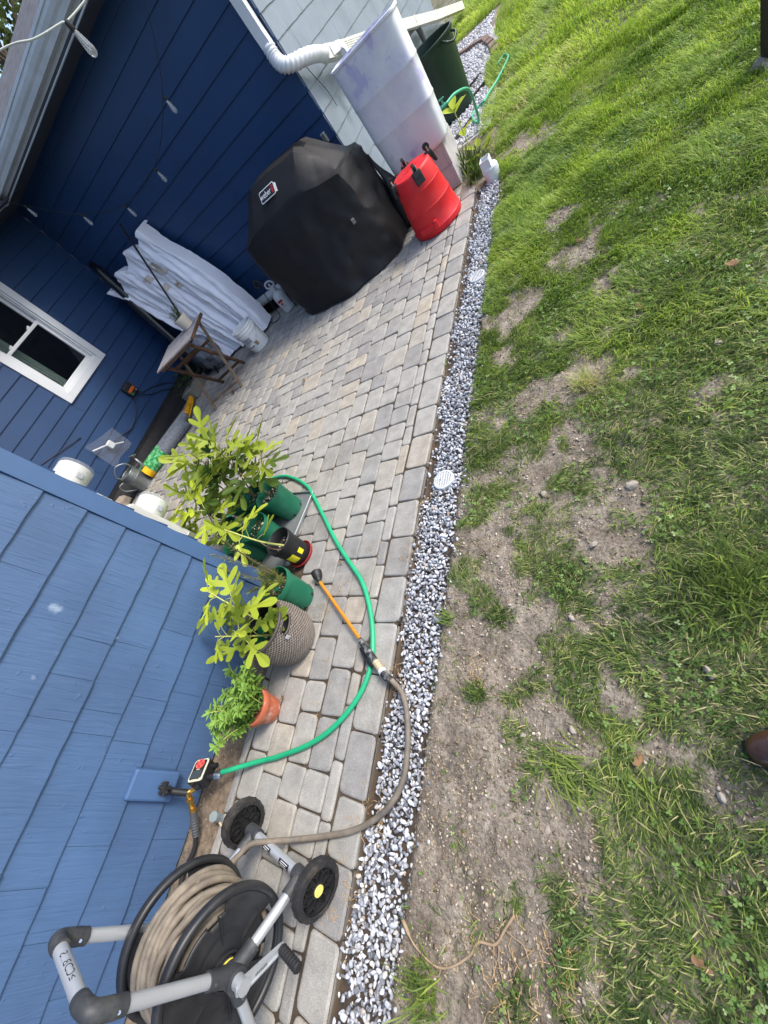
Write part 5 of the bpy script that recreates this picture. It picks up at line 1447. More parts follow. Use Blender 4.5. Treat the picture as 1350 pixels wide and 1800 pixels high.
b_ = MB(); q0 = Vector(wcc) + sdv * 0.215 + Vector((-.02, 0, 0.29)); dr_ = Vector((0.1, 0.5, 0.85)).normalized(); b_.tube([q0, q0 + dr_ * 0.02, q0 + dr_ * 0.03], [0.014, 0.042, 0.046], 20); b_.build('rose', M_GALV, wc, smooth=True, angle=40)
b_ = MB(); b_.tube(catmull([Vector(wcc) - sdv * 0.09 + Vector((0, 0, .25)), Vector(wcc) - sdv * 0.10 + Vector((0, 0, .33)), Vector(wcc) + Vector((0, 0, .39)), Vector(wcc) + sdv * 0.09 + Vector((0, 0, .33)), Vector(wcc) + sdv * 0.10 + Vector((0, 0, .25))], 6), 0.009, 8); b_.build('top_handle', M_GALV, wc, smooth=True)
b_ = MB(); b_.tube(catmull([Vector(wcc) - sdv * 0.11 + Vector((0, 0, .22)), Vector(wcc) - sdv * 0.19 + Vector((0, 0, .23)), Vector(wcc) - sdv * 0.2 + Vector((0, 0, .15)), Vector(wcc) - sdv * 0.115 + Vector((0, 0, .05))], 6), 0.009, 8); b_.build('back_handle', M_GALV, wc, smooth=True)
b_ = MB(); b_.tube([Vector(wcc) + sdv * 0.11 + Vector((0, 0, .22)), Vector(wcc) + sdv * 0.2 + Vector((0, 0, .21))], 0.004, 6); b_.build('brace', M_GALV, wc)

def rock(name, c, s, seed, matr, label, cat, group=None, rot=0.0):
    r_ = np.random.default_rng(seed); V = ICO2.copy()
    for k in range(10):
        d = r_.normal(size=3); d /= np.linalg.norm(d); h = r_.uniform(.5, .9); dp = V @ d - h; V -= np.maximum(dp, 0)[:, None] * d[None] * .95
    V = V * np.array(s); cr_, sr_ = math.cos(rot), math.sin(rot)
    V = V @ np.array([[cr_, sr_, 0], [-sr_, cr_, 0], [0, 0, 1]])
    b_ = MB(); b_.add(V + np.array(c), [tuple(f) for f in ICO2F]); o_ = b_.build(name, matr, None, smooth=True, angle=25)
    return tag(o_, label, cat, group)
M_ROCK = mat('tan_rock', srgb(150, 138, 122), rough=0.9, var=0.25, vs=18, bump=0.6, bs=50)
rock('rock', (-5.82, 1.86, 0.07), (0.15, 0.11, 0.09), 3, M_ROCK, 'rough tan rock on the ground beside the watering can', 'rock', rot=0.6)

en = thing('wall_charger', (XW + 0.02, 3.425, 0.61), 'small black box with an orange panel fixed to the window wall', 'electric box')
b_ = MB(); b_.bbox((XW + 0.045, 3.425, 0.615), (0.06, 0.155, 0.165), 0.012); eb = b_.build('case', M_BLACKPL, en)
b_ = MB(); b_.bbox((XW + 0.0765, 3.425, 0.605), (0.004, 0.125, 0.035), 0.0015, seg=1); b_.build('orange_panel', mat('orange_label', srgb(226, 106, 36), rough=0.4), eb)
b_ = MB(); b_.bbox((XW + 0.0785, 3.475, 0.605), (0.002, 0.012, 0.022), 0.0008, seg=1); b_.bbox((XW + 0.0785, 3.375, 0.605), (0.002, 0.012, 0.022), 0.0008, seg=1); b_.bbox((XW + 0.0785, 3.425, 0.605), (0.002, 0.055, 0.008), 0.0008, seg=1); b_.build('lettering', M_INK, eb)
b_ = MB(); b_.disc((XW + 0.077, 3.38, 0.56), 0.014, (1, 0, 0), 18); b_.build('button', mat('green_button', srgb(40, 140, 74), rough=0.4), eb)
b_ = MB(); b_.disc((XW + 0.077, 3.47, 0.56), 0.011, (1, 0, 0), 18); b_.build('button', mat('red_button', srgb(170, 120, 120), rough=0.4), eb)
for i, pts in enumerate(([(XW + .045, 3.44, 0.535), (XW + .05, 3.5, 0.42), (XW + .03, 3.6, 0.34), (XW + .03, 3.75, 0.26), (XW + .05, 3.85, 0.16)], [(XW + .045, 3.47, 0.535), (XW + .05, 3.52, 0.46), (XW + .03, 3.68, 0.40), (XW + .03, 3.9, 0.25), (XW + .06, 3.98, 0.12)], [(XW + .045, 3.38, 0.535), (XW + .04, 3.2, 0.42), (XW + .03, 2.95, 0.36), (XW + .03, 2.75, 0.42), (XW + .05, 2.62, 0.46)])):
    b_ = MB(); b_.tube(catmull(pts, 8), 0.0055, 6); b_.build('cable', M_BLACKPL, en, smooth=True)
ou = thing('outlet_cover', (XW + 0.03, 2.5, 0.42), 'clear plastic sheet with a white fixture hanging low on the window wall', 'outlet cover')
b_ = MB(); vs = []
for i in range(15):
    for j in range(11):
        u, v = i / 14, j / 10
        vs.append((XW + 0.05 + 0.07 * math.sin(math.pi * u) * (0.5 + 0.5 * v) + 0.03 * float(fbm(u * 3, v * 3, 2, 3, 95)), 2.33 + 0.43 * u + 0.05 * (v - .5), 0.26 + 0.40 * v - 0.12 * u * v + 0.05 * float(vnoise(u, v, 4, 96))))
b_.add(vs, [(i * 11 + j, (i + 1) * 11 + j, (i + 1) * 11 + j + 1, i * 11 + j + 1) for i in range(14) for j in range(10)])
m, nt, b = nodes_of('clear_film'); b.inputs['Base Color'].default_value = (0.75, 0.77, 0.8, 1); b.inputs['Roughness'].default_value = 0.18; b.inputs['Alpha'].default_value = 0.11; b.inputs['Specular IOR Level'].default_value = 0.8
b_.build('plastic_sheet', m, ou, smooth=True)
b_ = MB(); b_.bbox((XW + 0.06, 2.56, 0.47), (0.06, 0.09, 0.10), 0.015); b_.tube([(XW + 0.07, 2.36, 0.60), (XW + 0.07, 2.5, 0.52), (XW + 0.07, 2.68, 0.36)], 0.011, 8); b_.build('white_fixture', M_WHITE, ou)
b_ = MB(); b_.tube(catmull([(XW + 0.06, 2.56, 0.52), (XW + 0.02, 2.0, 0.9), (XW + 0.018, 1.5, 1.04), (XW + 0.02, 1.0, 1.1)], 8), 0.005, 6); 
b_ = MB(); b_.tube(catmull([(XW + .022, 2.46, 0.78), (XW + .02, 2.1, 0.9), (XW + .02, 1.7, 1.02), (XW + .02, 1.0, 1.16)], 6), 0.005, 6)
tag(b_.build('wall_cable', M_BLACKPL, None, smooth=True), 'black cable running along the window wall above the electric meters', 'cable')

# ---- electric meters on the side wall behind the near corner ----------------------
def meter(xc, z0, z1, zm_, label):
    t_ = thing('electric_meter', (xc, YC, z0), label, 'electric meter', 'electric meters beyond the near corner')
    M_MB = M_METER
    b_ = MB(); b_.bbox((xc, YC + 0.062, (z0 + z1) / 2), (0.26, 0.1, z1 - z0), 0.008); b_.build('meter_box', M_MB, t_)
    b_ = MB(); b_.bbox((xc + 0.02, YC + 0.116, (z0 + z1) / 2 + 0.0), (0.2, 0.01, (z1 - z0) - 0.03), 0.003); b_.build('box_lid', M_MB, t_)
    b_ = MB(); b_.bbox((xc + 0.13, YC + 0.10, z0 + 0.05), (0.012, 0.03, 0.05), 0.004); b_.build('hasp', M_STEEL, t_)
    b_ = MB(); b_.lathe([(0.092, 0.10), (0.095, 0.112), (0.095, 0.128), (0.088, 0.13)], (xc, YC, zm_), 36, axis='Y'); b_.build('meter_ring', M_STEEL, t_, smooth=True, angle=40)
    b_ = MB(); b_.lathe([(0.0, 0.11), (0.084, 0.11), (0.084, 0.225), (0.076, 0.235), (0.0, 0.236)], (xc, YC, zm_), 36, axis='Y'); b_.build('meter_body', M_METERW, t_, smooth=True, angle=40)
    b_ = MB(); b_.lathe([(0.089, 0.13), (0.089, 0.235), (0.082, 0.25), (0.0, 0.256)], (xc, YC, zm_), 36, axis='Y'); b_.build('glass_cover', M_GLASSC, t_, smooth=True, angle=40)
    b_ = MB(); b_.bbox((xc + 0.085, YC + 0.175, zm_ - 0.02), (0.004, 0.03, 0.03), 0.001, seg=1); b_.build('print_patch', M_GREYLBL, t_)
M_METER = mat('meter_box_paint', srgb(180, 181, 176), rough=0.5, var=0.04)
M_METERW = mat('meter_white', srgb(188, 191, 188), rough=0.5, var=0.03)
m, nt, b = nodes_of('clear_dome'); b.inputs['Base Color'].default_value = (0.8, 0.82, 0.8, 1); b.inputs['Roughness'].default_value = 0.05; b.inputs['Alpha'].default_value = 0.12; b.inputs['Specular IOR Level'].default_value = 0.9
M_GLASSC = m
meter(-2.705, 0.90, 1.255, 1.12, 'upper electric meter with a clear dome on a white box behind the house corner')
meter(-2.60, 0.43, 0.86, 0.715, 'lower electric meter with a white drum behind the fig plants at the house corner')

# ---- string lights -----------------------------------------------------------------
sl_ = thing('string_lights', (-3.5, 4.2, 2.3), 'string of clear bulbs hanging under the eaves across the recess', 'string lights')
BUL = [(-1.92, 2.462, 2.155), (-3.074, 4.25, 1.96), (-3.685, 4.25, 1.75), (-4.327, 4.25, 1.78), (-4.90, 4.25, 2.03), (-5.417, 4.25, 2.45)]
b_ = MB(); b_.tube(catmull([(-2.52, 4.25, 2.55), (-2.66, 4.25, 2.30)] + BUL[1:] + [(-5.5, 4.2, 2.57)], 8), 0.0035, 6); b_.build('cord', M_BLACKPL, sl_, smooth=True)
M_CORD = mat('pale_cord', srgb(186, 190, 180), rough=0.6)
b_ = MB(); b_.tube(catmull([(-3.1, 1.75, 2.62), (-2.6, 2.04, 2.42), (-2.169, 2.295, 2.27), (-2.043, 2.369, 2.203), (-1.938, 2.45, 2.164), (-1.915, 2.463, 2.152), (-1.841, 2.563, 2.149), (-1.7, 2.72, 2.16), (-1.3, 3.1, 2.25)], 8), 0.0042, 6); b_.build('cord', M_CORD, sl_, smooth=True)
m, nt, b = nodes_of('bulb_glass'); b.inputs['Base Color'].default_value = (0.6, 0.62, 0.62, 1); b.inputs['Roughness'].default_value = 0.03; b.inputs['Alpha'].default_value = 0.24; b.inputs['Specular IOR Level'].default_value = 1.0
M_BULB = m
for i, (x, y, z) in enumerate(BUL):
    k = 1.0
    b_ = MB(); b_.lathe([(0.004, 0.004), (0.012, 0.0), (0.013, -0.032), (0.010, -0.036)], (x, y, z), 14); so_ = b_.build('socket', M_BLACKPL, sl_, smooth=True, angle=40)
    b_ = MB(); b_.lathe([(0.010, -0.034), (0.013, -0.05), (0.0185, -0.085), (0.021, -0.105), (0.018, -0.122), (0.010, -0.130), (0.0, -0.132)], (x, y, z), 18); b_.build('bulb', M_BULB, so_, smooth=True)
    b_ = MB(); b_.tube([(x - .004, y, z - .036), (x - .006, y, z - .09), (x, y, z - .11), (x + .006, y, z - .09), (x + .004, y, z - .036)], 0.0012, 5); b_.build('filament', M_STEEL, so_)
# ================================================================== POTS AND PLANTS
M_POTSOIL = stone_material('potting_mix', [(0.0, srgb(40, 28, 20)), (0.45, srgb(70, 50, 36)), (0.72, srgb(104, 78, 56)), (0.8, srgb(205, 200, 190)), (1.0, srgb(236, 232, 224))], 0.9)
M_TRAY = mat('grey_tray', srgb(140, 144, 146), rough=0.4, metal=0.4, var=0.1)
M_TERRA = mat('terracotta', srgb(172, 92, 62), rough=0.85, var=0.15, vs=12, dirt=srgb(214, 190, 176), dirt_amt=0.9, dirt_s=13, bump=0.2, bs=60)
rp_ = np.random.default_rng(33)
def pot_soil(c, r_, z, parent, n=170):
    a = rp_.uniform(0, 6.28, n); d = r_ * np.sqrt(rp_.random(n))
    pos = np.stack([c[0] + d * np.cos(a), c[1] + d * np.sin(a), z + rp_.uniform(-.004, .004, n)], -1)
    stones('potting_mix', pos, rp_.uniform(0.004, 0.010, n) * r_ / 0.1, rp_.random(n), M_POTSOIL, rp_, 1, parent=parent)
def nursery_pot(x, y, h, rt, rb, label, soil=0.045, name='nursery_pot', matr=None, cat='potted plant', group=None, z0=0.0, nsoil=170):
    t_ = thing(name, (x, y, z0), label, cat, group)
    b_ = MB(); hh = h
    prof = [(0, 0.004), (rb - 0.004, 0.004), (rb, 0.0), (rb + 0.001, 0.012), (rt - 0.007, hh - 0.035), (rt - 0.001, hh - 0.032), (rt, hh - 0.006), (rt - 0.001, hh), (rt - 0.005, hh), (rt - 0.008, hh - 0.006), (rt - 0.010, hh - soil - 0.01), (0, hh - soil - 0.012)]
    b_.lathe(prof, (x, y, z0), 40); o_ = b_.build('pot', matr or M_GREENPL, t_, smooth=True, angle=40)
    # drain notches round the foot
    for k in range(6):
        a = R(60 * k + 15); d = Vector((math.cos(a), math.sin(a), 0)); q_ = MB(); q_.bbox(Vector((x, y, z0 + 0.012)) + d * (rb + 0.0005), (0.004, 0.018, 0.02), 0.0015, rot=Matrix.Rotation(a, 3, 'Z'), seg=1); q_.build('drain_slot', M_BLACKPL, o_)
    pot_soil((x, y), rt - 0.013, z0 + hh - soil - 0.006, t_, nsoil)
    return t_

# ---- fig leaves ------------------------------------------------------------------
def fig_outline():
    # half outline (x along the midrib, y to one side), lobed like a fig leaf
    half = [(0.0, 0.0), (-0.05, 0.06), (-0.04, 0.16), (0.04, 0.27), (0.13, 0.31), (0.185, 0.26), (0.185, 0.16), (0.215, 0.09), (0.30, 0.16), (0.41, 0.32), (0.53, 0.46), (0.65, 0.535), (0.73, 0.50), (0.72, 0.39), (0.62, 0.24), (0.53, 0.115), (0.515, 0.065), (0.62, 0.085), (0.79, 0.14), (0.96, 0.18), (1.10, 0.155), (1.19, 0.07), (1.22, 0.0)]
    return half
FIG = fig_outline()
def add_fig_leaf(V, F, T, base, d, nrm, size, tone, r, curl=0.12):
    d = Vector(d).normalized(); nrm = Vector(nrm); nrm = (nrm - d * nrm.dot(d))
    nrm = nrm.normalized() if nrm.length > 1e-4 else d.orthogonal().normalized()
    s = nrm.cross(d)
    ph = r.uniform(0, 6)
    sw = r.uniform(0.85, 1.15); lob = r.uniform(0.8, 1.15)
    def P(x, y):
        z = -curl * (x - 0.3) ** 2 * 1.1 + 0.35 * abs(y) * r_fold + 0.03 * math.sin(9 * x + ph) * abs(y) * 2
        return Vector(base) + (d * x + s * y * sw * lob + nrm * z) * size
    r_fold = r.uniform(0.0, 0.45)
    for sg in (1, -1):
        b0 = len(V); n = len(FIG)
        for (x, y) in FIG: V.append(P(x, sg * y))
        T.extend([tone + r.uniform(-.03, .03)] * n)
        f = tuple(b0 + i for i in range(n))
        F.append(f if sg < 0 else f[::-1])
M_FIG = leaf_mat('fig_leaf', srgb(56, 88, 42), srgb(200, 215, 70), rough=0.5, transl=0.42)
M_FIGSTEM = mat('fig_stem', srgb(96, 82, 62), rough=0.8, var=0.2, vs=30)
M_FIGGREEN = mat('fig_green_stem', srgb(176, 178, 96), rough=0.6, var=0.12, vs=30)
def fig_plant(parent, stems, seed, size=(0.115, 0.175), tone=(0.1, 0.9), leaves_per=9, stem_mat=None, r_stem=0.006, top_only=0.35):
    r = random.Random(seed)
    V, F, T = [], [], []
    for (p0, ctrl, p1) in stems:
        p1 = Vector(p1); p1.z = p1.z * (0.93 if p1.z > .55 else 1.0); path = catmull([p0, ctrl, p1], 10)
        b_ = MB(); b_.tube(path, [r_stem * (1 - 0.55 * i / (len(path) - 1)) for i in range(len(path))], 7); b_.build('stem', stem_mat or M_FIGSTEM, parent, smooth=True)
        pet = MB()
        for k in range(leaves_per):
            t_ = top_only + (1 - top_only) * (k + r.uniform(-.2, .3)) / leaves_per
            p = path[min(len(path) - 1, max(0, int(t_ * (len(path) - 1))))]
            a = k * 2.4 + r.uniform(-.5, .5); o = Vector((math.cos(a), math.sin(a), r.uniform(0.0, 0.7)))
            if k >= leaves_per - 2: o = o + Vector((0, 0, 0.8))
            o.normalize()
            L_ = r.uniform(*size) * (0.75 + 0.25 * min(1, (1 - t_) * 3 + 0.2))
            q0 = p + o * L_ * 0.55
            pet.tube(catmull([p, p + o * L_ * 0.3 + Vector((0, 0, 0.006)), q0], 3), 0.0018, 5)
            nd = (o + Vector((r.uniform(-.4, .4), r.uniform(-.4, .4), r.uniform(-.75, .25)))).normalized()
            nv = Vector((r.uniform(-.5, .6), r.uniform(-.5, .3), 1.0))
            tn = tone[0] + (tone[1] - tone[0]) * min(1, max(0, (t_ - .35) / .65 * 0.8 + r.uniform(-.35, .3)))  # lower leaves toned darker, shade inside the crown put into the leaf colour
            add_fig_leaf(V, F, T, q0, nd, nv, L_, tn, r)
        pet.build('petioles', M_FIGGREEN, parent)['kind'] = 'stuff'
    # leaves: each a part of its own
    per = 2; vper = 2 * len(FIG)
    for k in range(len(F) // per):
        vs = V[k * vper:(k + 1) * vper]; fs = [tuple(i - k * vper for i in f) for f in F[k * per:(k + 1) * per]]
        np_mesh('leaf', vs, [i for f in fs for i in f], [len(FIG)] * len(fs), M_FIG, parent, smooth=True, attrs={'tone': T[k * vper:(k + 1) * vper]})

# tray under the group
b_ = MB(); rt3 = Matrix.Rotation(R(-8), 3, 'Z')
b_.bbox((-2.36, 1.02, 0.004), (0.52, 0.62, 0.006), 0.002, rot=rt3, seg=1)
for sx in (-1, 1): b_.bbox(Vector((-2.36, 1.02, 0.012)) + rt3 @ Vector((sx * 0.26, 0, 0)), (0.006, 0.62, 0.022), 0.002, rot=rt3, seg=1)
for sy in (-1, 1): b_.bbox(Vector((-2.36, 1.02, 0.012)) + rt3 @ Vector((0, sy * 0.31, 0)), (0.52, 0.006, 0.022), 0.002, rot=rt3, seg=1)
tag(b_.build('plant_tray', M_TRAY), 'flat grey metal tray under the group of green nursery pots', 'tray')
GP = 'green pots of fig plants by the corner'
pA = nursery_pot(-2.235, 1.185, 0.228, 0.108, 0.086, 'green fig pot at the right front of the tray beside the looping hose', group=GP, z0=0.008, nsoil=260)
pB = nursery_pot(-2.43, 1.21, 0.228, 0.108, 0.086, 'green pot of a fig plant just left of the foremost pot on the tray', group=GP, z0=0.008)
pC = nursery_pot(-2.29, 0.955, 0.205, 0.106, 0.084, 'green pot behind the black pot, with pale perlite and a dead stalk', group=GP, z0=0.008, nsoil=240)
pD = nursery_pot(-2.44, 0.87, 0.22, 0.106, 0.084, 'green pot of a fig plant in the middle of the tray, half hidden by leaves', group=GP, z0=0.008)
pE = nursery_pot(-2.62, 0.97, 0.22, 0.106, 0.084, 'green fig pot in the back row beside the lower electric meter', group=GP, z0=0.008)
pF = nursery_pot(-2.60, 1.20, 0.22, 0.106, 0.084, 'green fig pot at the back left of the tray, toward the patio', group=GP, z0=0.008)
fig_plant(pA, [((-2.235, 1.185, 0.18), (-2.31, 1.24, 0.42), (-2.36, 1.33, 0.66)), ((-2.23, 1.2, 0.3), (-2.18, 1.28, 0.36), (-2.17, 1.38, 0.42))], 3, leaves_per=12, top_only=0.4)
fig_plant(pB, [((-2.43, 1.21, 0.18), (-2.47, 1.24, 0.48), (-2.5, 1.27, 0.74)), ((-2.43, 1.2, 0.18), (-2.42, 1.32, 0.42), (-2.38, 1.42, 0.6))], 4, leaves_per=13, tone=(0.0, 0.8))
fig_plant(pD, [((-2.44, 0.87, 0.18), (-2.45, 0.9, 0.36), (-2.4, 0.95, 0.50))], 5, leaves_per=13, tone=(0.2, 1.15), top_only=0.3)
fig_plant(pE, [((-2.62, 0.97, 0.18), (-2.58, 1.02, 0.45), (-2.56, 1.06, 0.62))], 6, leaves_per=14, tone=(0.1, 1.1))
fig_plant(pF, [((-2.60, 1.20, 0.18), (-2.66, 1.26, 0.40), (-2.76, 1.36, 0.60)), ((-2.6, 1.2, 0.18), (-2.62, 1.32, 0.45), (-2.55, 1.45, 0.68))], 7, leaves_per=13, tone=(0.0, 0.9))
# black pot with yellow stickers in a red saucer
kp = thing('black_pot', (-1.985, 0.825, 0), 'black nursery pot with two yellow stickers standing in a red saucer', 'potted plant')
b_ = MB(); kpc = (-1.985, 0.825, 0.008)
b_.lathe([(0, 0.0), (0.07, 0.0), (0.072, 0.01), (0.084, 0.16), (0.089, 0.163), (0.091, 0.196), (0.088, 0.2), (0.084, 0.195), (0.08, 0.13), (0, 0.12)], kpc, 40); kpm = b_.build('pot', M_BLACKPL, kp, smooth=True, angle=40)
b_ = MB(); b_.lathe([(0, 0.001), (0.082, 0.001), (0.09, 0.022), (0.087, 0.024), (0.08, 0.008), (0, 0.006)], (-1.985, 0.825, 0), 40); b_.build('saucer', mat('red_saucer', srgb(150, 40, 36), rough=0.45, var=0.1), kp, smooth=True, angle=40)
M_STICK = mat('yellow_sticker', srgb(238, 226, 40), rough=0.5, var=0.03)
curved_patch(kpc, 0.0795, -22, -1, 0.065, 0.105, M_STICK, kpm, 'sticker', lean=0.075)
curved_patch(kpc, 0.0780, -78, -40, 0.055, 0.12, M_STICK, kpm, 'sticker', lean=0.08)
for k in range(4): curved_patch(kpc, 0.0786, -74 + 1.5 * k, -46 - 2 * k, 0.062 + 0.012 * k, 0.066 + 0.012 * k, mat('olive_print', srgb(150, 140, 40)), kpm, 'lettering', lean=0.08)
pot_soil((-1.985, 0.825), 0.078, 0.135, kp, 140)
fig_plant(kp, [((-1.985, 0.825, 0.13), (-2.06, 0.80, 0.27), (-2.16, 0.80, 0.45))], 8, leaves_per=6, tone=(0.55, 1.15), stem_mat=M_FIGGREEN, r_stem=0.008, top_only=0.6, size=(0.11, 0.15))
b_ = MB(); b_.tube(catmull([(-1.98, 0.80, 0.14), (-2.05, 0.79, 0.19), (-2.14, 0.83, 0.24)], 5), 0.002, 5); b_.build('dry_stalk', mat('dry_stalk', srgb(150, 116, 84)), kp)
# green pot with a feathery conifer-like weed
pn = nursery_pot(-1.865, 0.545, 0.222, 0.108, 0.082, 'green nursery pot with a feathery pine-like plant beside the wicker basket', soil=0.05)
M_NEEDLE = leaf_mat('needle_leaf', srgb(74, 96, 44), srgb(176, 176, 96), transl=0.2)
bl = []
for s in range(15):
    a = r5.uniform(0, 6.28); p0 = Vector((-1.865 + 0.06 * math.cos(a), 0.545 + 0.06 * math.sin(a), 0.17))
    tip = p0 + (Vector((-0.32, 0.16, 0.34)) if s < 2 else Vector((-0.24, 0.02, 0.30)) if s < 4 else Vector((r5.uniform(-.12, .06), r5.uniform(-.08, .08), r5.uniform(.06, .14)))) * r5.uniform(.7, 1.05)
    path = catmull([p0, p0.lerp(tip, .5) + Vector((0, 0, .03)), tip], 12)
    b_ = MB(); b_.tube(path, 0.0022, 5); b_.build('stem', M_FIGSTEM, pn)
    for i, p in enumerate(path[4:]):
        for k in range(7):
            b2 = r5.uniform(0, 6.28); o2 = Vector((math.cos(b2), math.sin(b2), r5.uniform(-.2, .9))).normalized(); q = p + Vector((r5.uniform(-.006, .006), r5.uniform(-.006, .006), 0))
            bl.append((q, q + o2 * r5.uniform(.018, .036), 0.0024, o2.orthogonal(), 0.001, r5.random()))
leaf_strip_mesh(bl, 'needles', M_NEEDLE, pn)['kind'] = 'stuff'

# ---- wicker basket ------------------------------------------------------------------
wk = thing('wicker_basket', (-1.80, 0.315, 0), 'round grey-brown woven basket planter with a young fig and a slot handle', 'basket')
wkc = Vector((-1.80, 0.315, 0))
WPROF = [(0.112, 0.0), (0.125, 0.02), (0.142, 0.06), (0.150, 0.11), (0.152, 0.15), (0.149, 0.19), (0.144, 0.225), (0.139, 0.25), (0.137, 0.262)]
def wr(z):
    for (r0, z0), (r1, z1) in zip(WPROF[:-1], WPROF[1:]):
        if z0 <= z <= z1: return r0 + (r1 - r0) * (z - z0) / (z1 - z0)
    return WPROF[-1][0]
def weave():
    V, F, T = [], [], []
    rows, seg, nt_ = 34, 168, 5
    for j in range(rows):
        z = 0.006 + 0.252 * j / (rows - 1); rad = wr(z); rr3 = 0.0044
        b0 = len(V)
        ang_slot = R(10)
        for i in range(seg):
            a = 2 * math.pi * i / seg
            over = math.sin(a * 42 + (j % 2) * math.pi)
            c = Vector((math.cos(a), math.sin(a), 0)); R0 = rad + 0.0030 * over
            for k in range(nt_):
                b = 2 * math.pi * k / nt_
                V.append(wkc + c * (R0 + rr3 * 0.62 * math.cos(b)) + Vector((0, 0, z + rr3 * math.sin(b))))
                T.append(0.5 + 0.5 * float(vnoise(a * 3, j, 2.3, 111)))
        for i in range(seg):
            i2 = (i + 1) % seg
            a = 2 * math.pi * (i + .5) / seg
            da = (a - ang_slot + math.pi) % (2 * math.pi) - math.pi
            if abs(da) < 0.33 and 0.210 < z < 0.243: continue
            for k in range(nt_):
                k2 = (k + 1) % nt_; F.append((b0 + i * nt_ + k, b0 + i2 * nt_ + k, b0 + i2 * nt_ + k2, b0 + i * nt_ + k2))
    m, nt, b = nodes_of('wicker'); N, L = nt.nodes, nt.links
    at = N.new('ShaderNodeAttribute'); at.attribute_name = 'tone'
    rp = N.new('ShaderNodeValToRGB'); rp.color_ramp.elements[0].color = srgb(66, 61, 57); rp.color_ramp.elements[1].color = srgb(134, 124, 114); L.new(at.outputs['Fac'], rp.inputs[0])
    L.new(rp.outputs[0], b.inputs['Base Color']); b.inputs['Roughness'].default_value = 0.55
    o_ = np_mesh('woven_side', V, [k for f in F for k in f], [4] * len(F), m, wk, smooth=True, attrs={'tone': T})
    st = MB()
    for k in range(60):
        a = 2 * math.pi * k / 60 + 0.026; d = Vector((math.cos(a), math.sin(a), 0))
        st.tube([wkc + d * (wr(z) - 0.002) + Vector((0, 0, z)) for z in (0.0, 0.04, 0.09, 0.14, 0.19)], 0.003, 5, cap=False)
    st.build('woven_stakes', m, wk, smooth=True)['kind'] = 'stuff'
    rim = MB(); rim.tube([wkc + Vector((math.cos(2 * math.pi * k / 60) * 0.139, math.sin(2 * math.pi * k / 60) * 0.139, 0.264)) for k in range(61)], 0.008, 8, cap=False); rim.build('rim', m, wk, smooth=True)
    for z in (0.208, 0.246):
        h_ = MB(); h_.tube([wkc + Vector((math.cos(R(10) + t_) * (wr(z) + 0.003), math.sin(R(10) + t_) * (wr(z) + 0.003), z + (0.010 if z < .22 else -0.010) * (abs(t_) / 0.36) ** 3)) for t_ in np.linspace(-0.36, 0.36, 12)], 0.006, 7); h_.build('handle_slot_edge', m, wk, smooth=True)
    tg = MB(); a = R(10) - 0.38; tg.bbox(wkc + Vector((math.cos(a) * 0.156, math.sin(a) * 0.156, 0.2)), (0.006, 0.02, 0.022), 0.002, rot=Matrix.Rotation(a, 3, 'Z')); tg.build('plastic_tag', M_GREYLBL, wk)
weave()
b_ = MB(); b_.lathe([(0.0, 0.01), (0.105, 0.01), (0.128, 0.10), (0.13, 0.2), (0.122, 0.245)], wkc, 36); b_.build('dark_liner', M_BLACKPL, wk, smooth=True)
b_ = MB(); b_.lathe([(0.085, 0.012), (0.108, 0.178), (0.112, 0.18), (0.112, 0.192), (0.107, 0.194), (0.104, 0.15), (0, 0.14)], wkc, 36); b_.build('inner_pot', M_GREENPL, wk, smooth=True, angle=40)
pot_soil((wkc.x, wkc.y), 0.1, 0.15, wk, 170)
fig_plant(wk, [((-1.80, 0.33, 0.15), (-1.87, 0.36, 0.33), (-2.0, 0.42, 0.50)), ((-1.81, 0.30, 0.15), (-1.87, 0.26, 0.27), (-1.93, 0.22, 0.40))], 12, leaves_per=12, tone=(0.4, 1.2), size=(0.105, 0.16), top_only=0.28, stem_mat=M_FIGGREEN)
b_ = MB(); V, F, T = [], [], []
add_fig_leaf(V, F, T, (-1.785, 0.28, 0.165), (0.6, -0.5, .2), (0.2, 0.1, 1), 0.06, 0, random.Random(2))
b_.add(V, F); b_.build('dead_leaf', mat('dead_leaf', srgb(140, 76, 42), rough=0.8, var=0.2, vs=40), wk, smooth=True)

